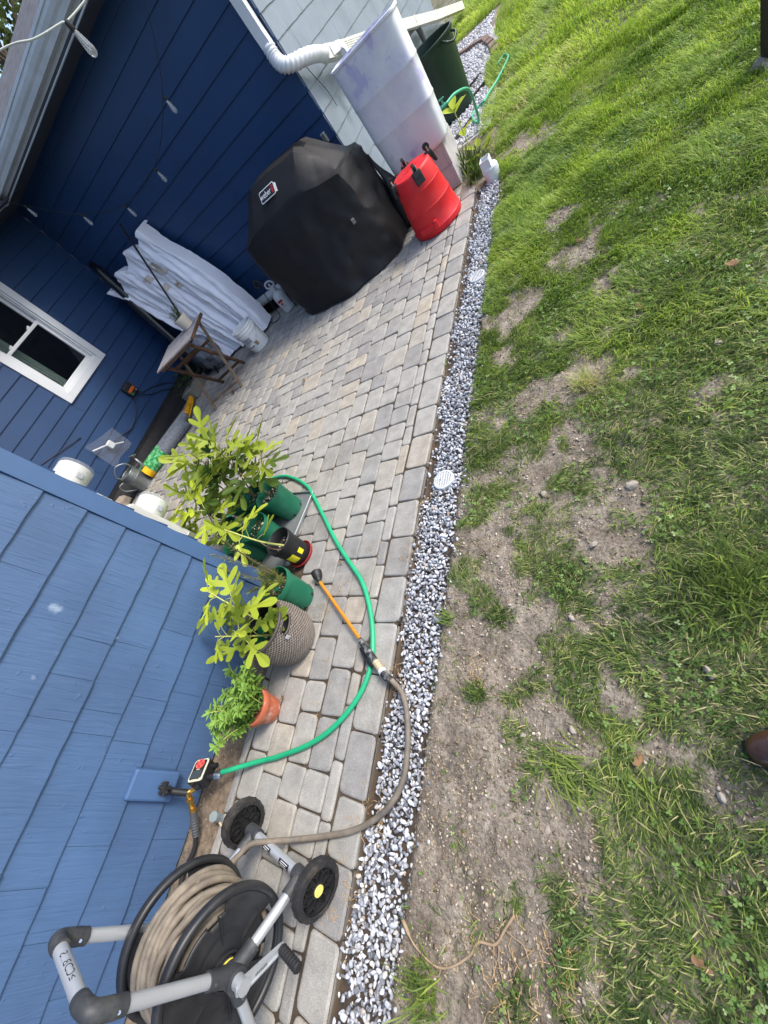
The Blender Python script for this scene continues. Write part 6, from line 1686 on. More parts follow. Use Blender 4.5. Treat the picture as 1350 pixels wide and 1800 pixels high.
# ---- terracotta pot of bushy green -----------------------------------------------------
tp = thing('terracotta_pot', (-1.857, -0.036, 0), 'small terracotta pot streaked white with bushy narrow-leaved green growth', 'potted plant')
b_ = MB(); b_.lathe([(0, 0.003), (0.058, 0.003), (0.062, 0.0), (0.078, 0.085), (0.086, 0.087), (0.089, 0.09), (0.092, 0.122), (0.089, 0.127), (0.082, 0.126), (0.078, 0.1), (0, 0.095)], (-1.857, -0.036, 0), 40); b_.build('pot', M_TERRA, tp, smooth=True, angle=40)
M_BUSH = leaf_mat('narrow_leaf', srgb(62, 100, 44), srgb(136, 172, 78), transl=0.25)
V, F, T = [], [], []
for s in range(30):
    a = r5.uniform(0, 6.28); d0 = r5.random() ** .5
    p0 = Vector((-1.857 + 0.06 * d0 * math.cos(a), -0.036 + 0.06 * d0 * math.sin(a), 0.10)); ln = r5.uniform(.08, .2)
    dv = Vector((math.cos(a) * .55 * d0 + (-.28), math.sin(a) * .75 * d0, 1)).normalized()
    path = catmull([p0, p0 + dv * ln * .6, p0 + dv * ln + Vector((math.cos(a), math.sin(a), -.3)) * .02], 7)
    b_ = MB(); b_.tube(path, 0.002, 5); b_.build('stem', M_FIGGREEN, tp)
    for i, p in enumerate(path[2:]):
        for k in range(4 if i < len(path) - 4 else 6):
            b2 = r5.uniform(0, 6.28); o = Vector((math.cos(b2), math.sin(b2), r5.uniform(.0, .8))).normalized(); L_ = r5.uniform(.03, .052); sv = o.cross(Vector((0, 0, 1)))
            sv = sv.normalized() if sv.length > .01 else Vector((1, 0, 0)); b0 = len(V); w = L_ * .15
            V += [p, p + o * L_ * .35 + sv * w, p + o * L_ * .7 + sv * w * .8 - Vector((0, 0, .003)), p + o * L_ - Vector((0, 0, .009)), p + o * L_ * .7 - sv * w * .8 - Vector((0, 0, .003)), p + o * L_ * .35 - sv * w, p + o * L_ * .4 - Vector((0, 0, .004))]
            F += [(b0, b0 + 1, b0 + 6), (b0 + 1, b0 + 2, b0 + 6), (b0 + 2, b0 + 3, b0 + 6), (b0 + 3, b0 + 4, b0 + 6), (b0 + 4, b0 + 5, b0 + 6), (b0 + 5, b0, b0 + 6)]
            T += [min(1, max(0, .25 + .5 * i / 6 + r5.uniform(-.25, .3)))] * 7
np_mesh('leaves', V, [k for f in F for k in f], [3] * len(F), M_BUSH, tp, attrs={'tone': T})['kind'] = 'stuff'

# ================================================================== HOSES, WAND, TAP
HZ = 0.0125
gpts = [(-1.985, -0.338, 0.085), (-1.95, -0.322, 0.072), (-1.86, -0.275, 0.03), (-1.79, -0.245, HZ), (-1.7, -0.213, HZ), (-1.52, -0.13, HZ), (-1.393, -0.036, HZ), (-1.298, 0.091, HZ), (-1.263, 0.225, HZ), (-1.293, 0.375, HZ), (-1.355, 0.511, HZ), (-1.439, 0.632, HZ), (-1.569, 0.752, HZ), (-1.712, 0.888, HZ), (-1.872, 1.063, HZ), (-2.009, 1.212, HZ), (-2.151, 1.353, HZ), (-2.357, 1.471, HZ), (-2.552, 1.527, HZ), (-2.8, 1.5, HZ), (-3.0, 1.38, HZ), (-3.1, 1.15, HZ)]
b_ = MB(); b_.tube(catmull(gpts, 10), 0.0118, 14)
tag(b_.build('garden_hose', M_GHOSE, None, smooth=True), 'bright green hose looping over the pavers from the tap timer round the pots', 'hose')

cart_y, cart_z = -0.745, 0.295
M_BHOSE = mat('tan_grey_hose', srgb(122, 112, 98), rough=0.7, var=0.25, vs=26, dirt=srgb(78, 74, 70), dirt_amt=0.8, dirt_s=9)
# coil wound on the reel, then the run to the wand: one hose
coil = []
rc = random.Random(9)
turns = 24; x0c, x1c = -1.570, -1.394
for i in range(turns * 40):
    t_ = i / 40.0; lay = t_ / turns
    rad = 0.112 + 0.072 * lay + 0.006 * math.sin(t_ * 2.1)
    ph = (t_ * 0.36) % 2.0; u = ph if ph < 1 else 2 - ph
    u = min(1, max(0, u + 0.10 * math.sin(t_ * 1.7) + 0.13 * math.sin(2 * math.pi * t_ + t_ * 2.3)))
    a = 2 * math.pi * t_
    sag = 1 + 0.03 * math.sin(a + 1)
    coil.append(Vector((x0c + (x1c - x0c) * u, cart_y + rad * sag * math.cos(a), cart_z + rad * sag * math.sin(a))))
last = coil[-1]
run = [(-1.585, -0.585, 0.235), (-1.60, -0.545, 0.17), (-1.575, -0.50, 0.142), (-1.51, -0.475, 0.10), (-1.45, -0.455, 0.03), (-1.322, -0.41, 0.016), (-1.191, -0.357, 0.015), (-1.097, -0.298, 0.016), (-1.034, -0.231, 0.018), (-1.0, -0.153, 0.02), (-0.999, -0.061, 0.022), (-1.024, 0.051, 0.02), (-1.066, 0.129, 0.018), (-1.118, 0.168, 0.022), (-1.135, 0.178, 0.024)]
b_ = MB(); b_.tube(coil[:-12], 0.0118, 10)
b_.tube(catmull([coil[-13], (-1.52, -0.60, 0.36), (-1.56, -0.575, 0.29)] + run, 9), 0.0112, 12)
tag(b_.build('garden_hose', M_BHOSE, None, smooth=True), 'dirty tan-grey hose wound on the reel cart and running over the gravel to the wand', 'hose')

# ---- watering wand ---------------------------------------------------------------------
wand = thing('watering_wand', (-1.45, 0.42, 0.02), 'watering wand with an orange shaft and black spray head lying on the pavers', 'watering wand')
W0, W1 = Vector((-1.735, 0.632, 0.028)), Vector((-1.335, 0.328, 0.036))
wd = (W1 - W0).normalized()
M_ORANGE = mat('orange_metal', srgb(216, 138, 36), rough=0.35, var=0.08, vs=30, metal=0.25)
b_ = MB(); b_.tube([W0, W0.lerp(W1, .12), W0.lerp(W1, .13), W1], [0.0095, 0.0095, 0.0085, 0.0085], 14); b_.build('shaft', M_ORANGE, wand, smooth=True, angle=40)
b_ = MB(); hd = (wd * -0.55 + Vector((-0.25, 0.6, 0.12))).normalized(); h0 = W0 - wd * 0.002
b_.tube([h0 + wd * .012, h0, h0 + hd * .02, h0 + hd * .03, h0 + hd * .055, h0 + hd * .066, h0 + hd * .070], [0.011, 0.012, 0.015, 0.026, 0.030, 0.031, 0.026], 22); b_.build('spray_head', M_BLACKPL, wand, smooth=True, angle=40)
M_WORN = mat('worn_black', srgb(34, 34, 36), rough=0.6, var=0.2, vs=40, dirt=srgb(168, 168, 164), dirt_amt=0.8, dirt_s=45)
G0, G1 = W1, Vector((-1.222, 0.238, 0.034)); gd = (G1 - G0).normalized()
b_ = MB(); b_.tube([G0 - gd * .005, G0 + gd * .015, G0.lerp(G1, .35), G0.lerp(G1, .6), G1], [0.011, 0.014, 0.018, 0.0165, 0.0155], 14); b_.build('grip', M_WORN, wand, smooth=True, angle=50)
b_ = MB(); b_.rect_tube([G0 + gd * .03 + Vector((-.012, -.016, .0)), G0.lerp(G1, .55) + Vector((-.022, -.026, -.008)), G1 + Vector((-.02, -.022, -.01))], 0.014, 0.006); b_.build('trigger', M_BLACKPL, wand)
C1 = Vector((-1.183, 0.207, 0.032)); M_TANFIT = mat('tan_fitting', srgb(176, 160, 130), rough=0.5, var=0.15)
b_ = MB(); cp_ = [G1.lerp(C1, k / 8) for k in range(9)]; b_.tube(cp_, [0.0165, 0.0165, 0.0145, 0.0165, 0.0145, 0.0165, 0.0145, 0.0165, 0.0165], 16); b_.build('threaded_fitting', M_TANFIT, wand, smooth=False, angle=30)
b_ = MB(); b_.tube([C1, C1 + gd * .016], 0.0185, 16); b_.build('white_ring', M_WHITEPL, wand, smooth=True, angle=40)
b_ = MB(); b_.tube([C1 + gd * .016, C1 + gd * .04, Vector((-1.138, 0.178, 0.026)), Vector((-1.128, 0.172, 0.024))], [0.0165, 0.0165, 0.016, 0.0135], 14); b_.build('hose_coupling', M_WORN, wand, smooth=True, angle=40)

# ---- tap, brass splitter, timer ----------------------------------------------------------
tap = thing('water_tap', (XN, -0.44, 0.2), 'black tap with a brass splitter and ribbed hose end on the near wall', 'tap')
b_ = MB(); b_.cyl((XN + 0.05, -0.455, 0.225), (-2.12, -0.452, 0.205), 0.016, n=14); b_.cyl((-2.13, -0.452, 0.215), (-2.10, -0.45, 0.155), 0.015, n=14); b_.build('tap_body', M_BLACKPL, tap, smooth=True, angle=40)
b_ = MB()
ctr = Vector((-2.145, -0.447, 0.245)); axv = Vector((0.35, -.1, 0.9)).normalized(); fa = frame_from(axv)
for k in range(7):
    a = 2 * math.pi * k / 7; b_.tube([ctr, ctr + fa @ Vector((math.cos(a) * .03, math.sin(a) * .03, 0.004))], [0.007, 0.0085], 8)
b_.cyl(ctr - axv * .006, ctr + axv * .012, 0.013, n=14); b_.build('hand_wheel', M_BLACKRUB, tap, smooth=True, angle=40)
M_BRASS = mat('brass', srgb(196, 152, 76), rough=0.32, metal=0.9, var=0.12, vs=40)
Yp = Vector((-2.10, -0.448, 0.155))
b_ = MB(); b_.tube(catmull([Yp, Yp + Vector((.006, .006, -.012)), Yp + Vector((.02, .018, -.02)), Yp + Vector((.034, .034, -.022))], 4), 0.0115, 12)
b_.tube([Yp, Yp + Vector((0.0, -.03, -.03))], 0.0115, 12); b_.tube([Yp + Vector((0, -.022, -.022)), Yp + Vector((0, -.04, -.038))], 0.0165, 8); b_.tube([Yp + Vector((0, -.055, -.05)), Yp + Vector((-.002, -.075, -.066))], 0.0165, 8); b_.tube([Yp + Vector((0, -.04, -.038)), Yp + Vector((0, -.06, -.054))], 0.012, 12)
b_.build('brass_splitter', M_BRASS, tap, smooth=True, angle=35)
s0 = Yp + Vector((-.002, -.075, -.066)); s1 = s0 + Vector((-.004, -.095, -.06))
b_ = MB(); sp_ = [s0.lerp(s1, k / 18) for k in range(19)]; b_.tube(sp_, [0.0165] * 6 + [0.0155 if k % 2 else 0.0185 for k in range(13)], 14); b_.build('strain_relief', mat('grey_rubber', srgb(74, 76, 78), rough=0.6), tap, smooth=True, angle=30)
b_ = MB(); b_.tube(catmull([s1, s1 + Vector((.0, -.06, -.016)), (-2.12, -0.80, 0.016), (-2.0, -0.93, 0.014), (-1.8, -0.95, 0.02), (-1.66, -0.86, 0.1), (-1.645, -0.77, 0.26)], 8), 0.0105, 10); b_.build('lead_hose', M_BLACKRUB, tap, smooth=True)

tm = thing('hose_timer', (-2.09, -0.37, 0.12), 'black hose timer with a cream bezel and round red keypad hanging from the tap', 'hose timer')
tmX = Vector((-0.28, 0.50, 0.18)); 
cT = Vector((-2.082, -0.353, 0.145))
tn = Vector((0.10, 0.45, 0.88)).normalized()
tu = Vector((-0.45, 0.85, -0.4)); tu = (tu - tn * tu.dot(tn)).normalized()     # towards the keypad end
ts = tu.cross(tn)                                                               # towards the outlets
TM3 = Matrix((ts, tu, tn)).transposed()
def TPp(a, b2, c): return cT + ts * a + tu * b2 + tn * c
def rr_box(w, h, d0, d1, rad, name, matr, parent, inset=0.0):
    n = 5; pts = []
    for sx, sy, a0 in ((1, 1, 0), (-1, 1, 90), (-1, -1, 180), (1, -1, 270)):
        for k in range(n + 1):
            a = R(a0 + 90 * k / n); pts.append((sx * (w / 2 - rad) + rad * math.cos(a), sy * (h / 2 - rad) + rad * math.sin(a)))
    vs = [TPp(x, y, d0) for x, y in pts] + [TPp(x, y, d1 - 0.003) for x, y in pts] + [TPp(x * (1 - .006 / w), y * (1 - .006 / h), d1) for x, y in pts]
    m_ = len(pts); b2 = MB(); b2.add(vs, [(k, (k + 1) % m_, m_ + (k + 1) % m_, m_ + k) for k in range(m_)] + [(m_ + k, m_ + (k + 1) % m_, 2 * m_ + (k + 1) % m_, 2 * m_ + k) for k in range(m_)] + [tuple(2 * m_ + k for k in range(m_)), tuple(range(m_))[::-1]])
    return b2.build(name, matr, parent)
M_CREAMP = mat('cream_bezel', srgb(206, 204, 178), rough=0.45)
tcase = rr_box(0.086, 0.112, -0.060, 0.0, 0.016, 'case', M_BLACKPL, tm)
tc2 = rr_box(0.080, 0.106, -0.001, 0.004, 0.014, 'bezel', M_CREAMP, tm)
rr_box(0.069, 0.095, 0.003, 0.0055, 0.011, 'face', M_INK, tm)
lo = -1
b_ = MB(); b_.add([TPp(x, y, 0.0062) for x, y in ((-.027, -.040), (.027, -.040), (.027, -.004), (-.027, -.004))], [(0, 1, 2, 3)]); b_.build('display', mat('display', srgb(58, 66, 70), rough=0.2), tm)
b_ = MB(); b_.tube([TPp(0, 0.026, 0.0055), TPp(0, 0.026, 0.0085)], 0.023, 28); kb = b_.build('keypad', mat('keypad_red', srgb(214, 92, 84), rough=0.5, var=0.05), tm, smooth=True, angle=40)
for a, b2 in ((0, 0.013), (0, -0.013), (0.013, 0), (-0.013, 0)):
    q_ = MB(); q_.tube([TPp(a, 0.026 + b2, 0.008), TPp(a, 0.026 + b2, 0.0105)], 0.0058, 14); q_.build('key', mat('key_dark', srgb(176, 50, 46), rough=0.5), kb, smooth=True, angle=40)
for y_, w_ in ((-0.047, 0.03), (0.0, 0.02), (-0.044, 0.012)):
    q_ = MB(); x_ = 0.0 if w_ > .015 else 0.03; q_.add([TPp(x_ - w_ / 2, y_ - .0016, 0.0064), TPp(x_ + w_ / 2, y_ - .0016, 0.0064), TPp(x_ + w_ / 2, y_ + .0016, 0.0064), TPp(x_ - w_ / 2, y_ + .0016, 0.0064)], [(0, 1, 2, 3)]); q_.build('print_mark', M_CREAMP, tm)
b_ = MB(); b_.tube([Yp + Vector((.026, .026, -.021)), Yp + Vector((.042, .046, -.024))], 0.0165, 12); b_.build('inlet_nut', M_BLACKPL, tm, smooth=True, angle=30)
b_ = MB(); b_.tube([TPp(0.040, -0.022, -.032), TPp(0.066, -0.022, -.033), TPp(0.082, -0.022, -.034)], [0.012, 0.0135, 0.0135], 12); b_.build('outlet_nut', M_BLACKPL, tm, smooth=True, angle=30)
b_ = MB(); b_.tube([TPp(0.040, 0.03, -.032), TPp(0.068, 0.03, -.033)], [0.011, 0.013], 12); b_.build('outlet_nut', M_BLACKPL, tm, smooth=True, angle=30)
b_ = MB(); b_.tube([TPp(0.08, -0.022, -.034), TPp(0.10, -0.022, -.036), TPp(0.112, -0.022, -.038)], [0.0155, 0.0155, 0.0135], 14); b_.build('hose_coupling', M_STEEL, tm, smooth=True, angle=30)
# small grey capped pipe by the wheel
cp = thing('capped_pipe', (-1.985, -0.52, 0), 'small grey capped pipe stub sticking out of the soil beside the reel cart wheel', 'pipe stub')
b_ = MB(); b_.tube([(-2.0, -0.525, 0.0), (-1.98, -0.515, 0.05)], 0.018, 16); b_.build('stub', mat('grey_pvc', srgb(140, 150, 162), rough=0.45), cp, smooth=True, angle=40)
b_ = MB(); b_.tube([(-1.98, -0.515, 0.043), (-1.974, -0.512, 0.062)], 0.021, 16); b_.build('cap', mat('grey_cap', srgb(128, 140, 140), rough=0.4), cp, smooth=True, angle=40)
b_ = MB(); b_.tube([(-1.985, -0.535, 0.012), (-1.94, -0.55, 0.014)], 0.005, 8); b_.build('wooden_peg', mat('pale_peg', srgb(204, 184, 150)), cp)

# ================================================================== HOSE REEL CART
cart = thing('hose_reel_cart', (-1.48, -0.7, 0), 'two-wheeled hose reel cart with silver tube frame, dark flanges and crank', 'hose reel cart')
M_TUBE = mat('silver_tube', srgb(190, 194, 198), rough=0.38, metal=0.55, var=0.06, vs=12, spec=0.6)
M_TUBEW = M_TUBE
M_JOINT = mat('grey_joint_plastic', srgb(50, 52, 55), rough=0.55, var=0.15, vs=22, dirt=srgb(120, 118, 114), dirt_amt=0.35, dirt_s=16)
M_FLANGE = mat('reel_plastic', srgb(33, 34, 37), rough=0.42, var=0.14, vs=9, dirt=srgb(74, 72, 70), dirt_amt=0.4, dirt_s=7)
XR, XL = -1.325, -1.635
hubR, hubL = Vector((XR, cart_y, cart_z)), Vector((XL, cart_y, cart_z))
axR, axL = Vector((-1.30, -0.524, 0.098)), Vector((-1.66, -0.474, 0.098))
def t_(name, pts, r_, matr=M_TUBE, n=18, parent=None, sm=True):
    b2 = MB(); b2.tube(pts, r_, n); return b2.build(name, matr, parent or cart, smooth=sm, angle=40)
axle = t_('axle_tube', [axR.lerp(axL, .04), axR.lerp(axL, .9)], 0.0185)
for side, hub, axe, x in (('r', hubR, axR.lerp(axL, .05), XR), ('l', hubL, axR.lerp(axL, .90), XL)):
    dwn = (axe - hub)
    t_('side_tube', [hub + dwn * .12, axe - dwn * .02], 0.0165)
    top = Vector((x + (0.0 if side == 'r' else 0.0), -0.735 if side == 'r' else -0.712, 0.705))
    t_('handle_tube', [hub + (top - hub) * .1, top - (top - hub) * .06], 0.018)
    foot = Vector((x - 0.01, -1.06, 0.0)); fd = foot - hub
    t_('foot_tube', [hub + fd * .1, foot], 0.0165)
    # hub joint: three sockets
    jb_ = MB(); jb_.cyl(hub - Vector((.034, 0, 0)), hub + Vector((.034, 0, 0)), 0.034, n=24)
    for tgt in (dwn, top - hub, fd): jb_.tube([hub, hub + tgt.normalized() * .045, hub + tgt.normalized() * .085], [0.03, 0.0245, 0.0235], 18)
    jo = jb_.build('hub_joint', M_JOINT, cart, smooth=True, angle=40)
    for tgt in (dwn, top - hub, fd):
        tv = tgt.normalized(); q_ = MB(); pv = hub + tv * .07 + Vector((.0215 if side == 'r' else -.0215, 0, 0)) * 1.0; q_.tube([pv, pv + Vector((.004 if side == 'r' else -.004, 0, 0))], 0.0045, 10); q_.build('screw', M_STEEL, jo)
    # axle joint
    ab = MB(); aj = axe; ab.tube([aj - (axL - axR).normalized() * .03, aj + (axL - axR).normalized() * .03], 0.027, 20); ab.tube([aj, aj - dwn.normalized() * .07], [0.025, 0.0225], 18); ao = ab.build('axle_joint', M_JOINT, cart, smooth=True, angle=40)
    # handle corner
    cb_ = MB(); inn = Vector((-1 if side == 'r' else 1, 0, 0.0)); hcv = (top - hub).normalized()
    cb_.tube(catmull([top - hcv * .085, top - hcv * .045, top - hcv * .008 + inn * .006, top + hcv * .004 + inn * .035, top + hcv * .004 + inn * .06], 7), [0.0225] * 4 + [0.0235] * 21 + [0.0225] * 4, 18); co = cb_.build('corner_joint', M_JOINT, cart, smooth=True, angle=60)
    q_ = MB(); pv = top - hcv * .07 + Vector((.02, 0, 0.008)); q_.tube([pv, pv + Vector((.004, 0, .002))], 0.0045, 10); q_.build('screw', M_STEEL, co)
hb0, hb1 = Vector((XR - 0.05, -0.735, 0.71)), Vector((XL + 0.05, -0.712, 0.71))
hbar = t_('handle_bar', [hb0, hb1], 0.0185)
hx = (hb1 - hb0).normalized()
tl_ = Vector((0.42, 0.62, 0.66)); tl_ = (tl_ - hx * tl_.dot(hx)).normalized()
# curved lettering on the bar
lt = text_obj('\u2265CDBIIIS', 0.026, (0, 0, 0), (1, 0, 0), (0, 1, 0), M_INK, None, sx=1.05)
mid = hb0.lerp(hb1, 0.53); cv = hx.cross(tl_)
off = root_loc(cart)
for v in lt.data.vertices:
    x, y = v.co.x, v.co.y; an = y / 0.0186 + 0.15
    v.co = mid + hx * x + (tl_ * math.cos(an) + cv * math.sin(an)) * 0.0189 - off
lt.parent = cart; lt.name = 'lettering'
# wheels
def wheel(c, ax, cap, r_=0.098):
    ax = Vector(ax).normalized(); F3 = frame_from(ax) @ Matrix.Scale(0.95, 3)
    wo = MB(); n = 72
    # knobbly tyre
    prof = [(0.074, -0.020), (0.088, -0.021), (0.095, -0.018), (0.098, -0.008), (0.098, 0.008), (0.095, 0.018), (0.088, 0.021), (0.074, 0.020)]
    wo.lathe(prof, c, n, M=F3, fun=lambda a, z: 1.0 + (0.022 if math.sin(a * 18 + (3.14 if z > 0 else 0)) > 0.1 else 0.0))
    M_TYRE = mat('muddy_tyre', srgb(30, 30, 32), rough=0.85, var=0.3, vs=22, dirt=srgb(112, 100, 84), dirt_amt=0.6, dirt_s=12, bump=0.3, bs=50)
    w_ = wo.build('wheel', M_TYRE, cart, smooth=True, angle=30)
    ri = MB(); ri.lathe([(0.0745, -0.016), (0.0745, 0.017), (0.071, 0.017), (0.069, 0.004), (0.069, -0.004), (0.071, -0.016)], c, 48, M=F3)
    ri.lathe([(0.0, -0.006), (0.07, -0.006), (0.07, -0.003), (0.0, -0.003)], c, 48, M=F3)
    ri.lathe([(0.026, -0.016), (0.026, 0.014), (0.020, 0.015), (0.0, 0.012)], c, 32, M=F3)
    for k in range(10):
        a = 2 * math.pi * k / 10; d0 = F3 @ Vector((math.cos(a), math.sin(a), 0)); d1 = F3 @ Vector((math.cos(a + .3), math.sin(a + .3), 0)); d2 = F3 @ Vector((math.cos(a - .3), math.sin(a - .3), 0))
        for s in (0.006, -0.009):
            base = c + ax * s
            ri.rect_tube([base + d0 * 0.024, base + d0 * 0.05], 0.016, 0.003, up=ax.cross(d0)); ri.rect_tube([base + d0 * 0.05, base + d1 * 0.071], 0.016, 0.003, up=ax.cross(d0)); ri.rect_tube([base + d0 * 0.05, base + d2 * 0.071], 0.016, 0.003, up=ax.cross(d0))
    ri.build('rim', M_BLACKPL, w_)
    if cap:
        hc = MB(); hc.lathe([(0.0195, 0.012), (0.0195, 0.0185), (0.017, 0.020), (0.013, 0.0192), (0.012, 0.0205), (0.009, 0.0205), (0.008, 0.0195), (0.0, 0.0195)], c, 32, M=F3); hc.build('hub_cap', mat('pale_yellow', srgb(222, 208, 110), rough=0.45), w_, smooth=True, angle=30)
    return w_
axd = (axR - axL).normalized()
wheel(Vector((-1.240, -0.532, 0.094)), axd, True)
wheel(Vector((-1.715, -0.466, 0.094)), -axd, True)
# mud lump on the right wheel
# reel flanges
def flange(x, sgn):
    """dished disc with slots; sgn = outward side"""
    nA, rings = 96, [(0.035, 0.0), (0.06, 0.0), (0.085, -0.012), (0.115, -0.014), (0.135, -0.014), (0.150, -0.012), (0.158, -0.008), (0.170, -0.006), (0.186, -0.004), (0.195, 0.002)]
    V, F = [], []
    for r_, d in rings:
        for k in range(nA):
            a = 2 * math.pi * k / nA; V.append(Vector((x + sgn * (d + 0.006), cart_y + r_ * math.cos(a), cart_z + r_ * math.sin(a))))
    for i in range(len(rings) - 1):
        for k in range(nA):
            a = (360.0 * (k + .5) / nA - 12) % 120
            rm_ = (rings[i][0] + rings[i + 1][0]) / 2
            if 0.152 < rm_ < 0.189 and 10 < a < 70: continue
            if 0.138 < rm_ < 0.156 and 18 < a < 34: continue
            k2 = (k + 1) % nA; F.append((i * nA + k, i * nA + k2, (i + 1) * nA + k2, (i + 1) * nA + k))
    b2 = MB(); b2.add(V, F); o_ = b2.build('reel_flange', M_FLANGE, cart, smooth=True, angle=35)
    sm_ = o_.modifiers.new('thick', 'SOLIDIFY'); sm_.thickness = 0.006; sm_.offset = 0
    ri = MB(); ri.lathe([(0.190, -0.012), (0.190, 0.011), (0.197, 0.017), (0.208, 0.017), (0.214, 0.011), (0.215, -0.004), (0.211, -0.013), (0.2, -0.016)], (x, cart_y, cart_z), 80, axis='X'); ri.build('flange_rim', M_FLANGE, o_, smooth=True, angle=50)
    for k in range(6):
        a = R(60 * k + 30); d = Vector((0, math.cos(a), math.sin(a))); rb_ = MB(); c0 = Vector((x + sgn * -0.002, cart_y, cart_z)); rb_.rect_tube([c0 + d * 0.07, c0 + d * 0.148], 0.004, 0.016, up=(1, 0, 0)); rb_.build('rib', M_FLANGE, o_)
    hbm = MB(); hbm.lathe([(0.05, -0.004), (0.05, 0.016), (0.044, 0.018), (0.036, 0.006), (0.036, 0.004)], (x, cart_y, cart_z), 40, axis='X', M=Matrix.Scale(1, 3) if sgn > 0 else Matrix(((-1, 0, 0), (0, 1, 0), (0, 0, 1)))); hbm.build('hub_ring', M_FLANGE, o_, smooth=True, angle=40)
flange(-1.362, 1); flange(-1.60, -1)
t_('reel_drum', [(-1.597, cart_y, cart_z), (-1.365, cart_y, cart_z)], 0.098, M_FLANGE, 40)
t_('reel_shaft', [(XL, cart_y, cart_z), (XR + .02, cart_y, cart_z)], 0.032, M_JOINT, 24)
yr = MB(); yr.lathe([(0.0325, -0.004), (0.0345, -0.003), (0.0345, 0.003), (0.0325, 0.004)], (-1.352 + 0.012, cart_y, cart_z), 40, axis='X'); yr.build('yellow_ring', mat('yellow_seal', srgb(216, 204, 80), rough=0.4), cart, smooth=True)
# crank
c0 = Vector((-1.268, cart_y, cart_z)); c1 = Vector((-1.262, -0.678, 0.178)); cd = (c1 - c0).normalized(); cs = cd.cross(Vector((1, 0, 0))).normalized()
b_ = MB(); b_.tube([Vector((XR + .03, cart_y, cart_z)), c0 + Vector((.012, 0, 0))], 0.021, 22); b_.build('crank_boss', M_TUBE, cart, smooth=True, angle=40)
b_ = MB(); b_.rect_tube([c0 - cd * .022, c0, c0.lerp(c1, .5), c1, c1 + cd * .012], 0.012, 0.034, up=cs, wfun=lambda i: (0.8, 1.0, 0.85, 0.62, 0.5)[i]); cro = b_.build('crank_arm', M_TUBE, cart)
for s in (-1, 1):
    e_ = MB(); e_.rect_tube([c0 + cs * s * .0145 + Vector((.0065, 0, 0)), c1 + cs * s * .009 + Vector((.005, 0, 0))], 0.004, 0.005, up=cs); e_.build('crank_ridge', M_TUBE, cro)
for k in range(7):
    p_ = c0.lerp(c1, .30 + .045 * k) + Vector((.0075, 0, 0)); e_ = MB(); e_.rect_tube([p_ - cs * .004, p_ + cs * .004], 0.003, 0.002, up=(1, 0, 0)); e_.build('embossed_mark', M_STEEL, cro)
b_ = MB(); g0 = c1 + Vector((.006, 0, 0)); g1 = Vector((-1.165, -0.690, 0.182)); gp = [g0.lerp(g1, k / 16) for k in range(17)]; b_.tube(gp, [0.0125] + [0.0145 if k % 2 else 0.0165 for k in range(15)] + [0.013], 18); b_.build('crank_grip', M_BLACKRUB, cart, smooth=True, angle=30)
# warning labels on the axle
av = (axL - axR).normalized(); nu = Vector((0.25, -0.55, 0.8)); nu = (nu - av * nu.dot(av)).normalized(); sv_ = av.cross(nu)
for f0, f1 in ((0.20, 0.36), (0.52, 0.66)):
    b2 = MB(); vs = []
    for k in range(7):
        an = R(-55 + 110 * k / 6); d = nu * math.cos(an) + sv_ * math.sin(an)
        vs += [axR.lerp(axL, f0) + d * 0.0189, axR.lerp(axL, f1) + d * 0.0189]
    b2.add(vs, [(2 * k, 2 * k + 1, 2 * k + 3, 2 * k + 2) for k in range(6)]); lb = b2.build('warning_label', M_INK, axle, smooth=True)
    for r_ in range(5):
        an = R(-40 + 19 * r_); d = nu * math.cos(an) + sv_ * math.sin(an); d2 = nu * math.cos(an + .10) + sv_ * math.sin(an + .10); x_ = 0.02 * (r_ % 2)
        q_ = MB(); q_.add([axR.lerp(axL, f0 + .02 + x_) + d * .0193, axR.lerp(axL, f1 - .03 + x_ * .5) + d * .0193, axR.lerp(axL, f1 - .03 + x_ * .5) + d2 * .0193, axR.lerp(axL, f0 + .02 + x_) + d2 * .0193], [(0, 1, 2, 3)]); q_.build('label_text', M_INKW, axle)
# ================================================================== LAWN, WEEDS, STRAYS
rl = np.random.default_rng(77)
M_GRASS = None
def grass_material(name, lush=0):
    m, nt, b = nodes_of(name); N, L = nt.nodes, nt.links
    at = N.new('ShaderNodeAttribute'); at.attribute_name = 'tone'
    rp = N.new('ShaderNodeValToRGB'); cr = rp.color_ramp
    cr.elements[0].position = 0.0; cr.elements[0].color = srgb(58, 80, 36)
    cr.elements[1].position = 1.0; cr.elements[1].color = srgb(212, 198, 150)
    for p, c in ((0.25, srgb(88, 110, 56)), (0.55, srgb(124, 146, 72)), (0.80, srgb(168, 188, 84)), (0.9, srgb(186, 188, 120))):
        e = cr.elements.new(p); e.color = c
    if lush:
        for k, c in enumerate((srgb(64, 92, 34), srgb(104, 136, 48), srgb(150, 178, 62), srgb(184, 204, 84), srgb(196, 204, 112), srgb(214, 200, 150))): cr.elements[k].color = c
    L.new(at.outputs['Fac'], rp.inputs[0]); L.new(rp.outputs[0], b.inputs['Base Color'])
    b.inputs['Roughness'].default_value = 0.5; b.inputs['Specular IOR Level'].default_value = 0.35
    tr = N.new('ShaderNodeBsdfTranslucent'); L.new(rp.outputs[0], tr.inputs['Color'])
    ms = N.new('ShaderNodeMixShader'); ms.inputs[0].default_value = 0.5
    L.new(b.outputs[0], ms.inputs[1]); L.new(tr.outputs[0], ms.inputs[2]); L.new(ms.outputs[0], N['Material Output'].inputs['Surface'])
    return m
M_GRASS = grass_material('grass'); M_LUSH = grass_material('lush_grass', 1)

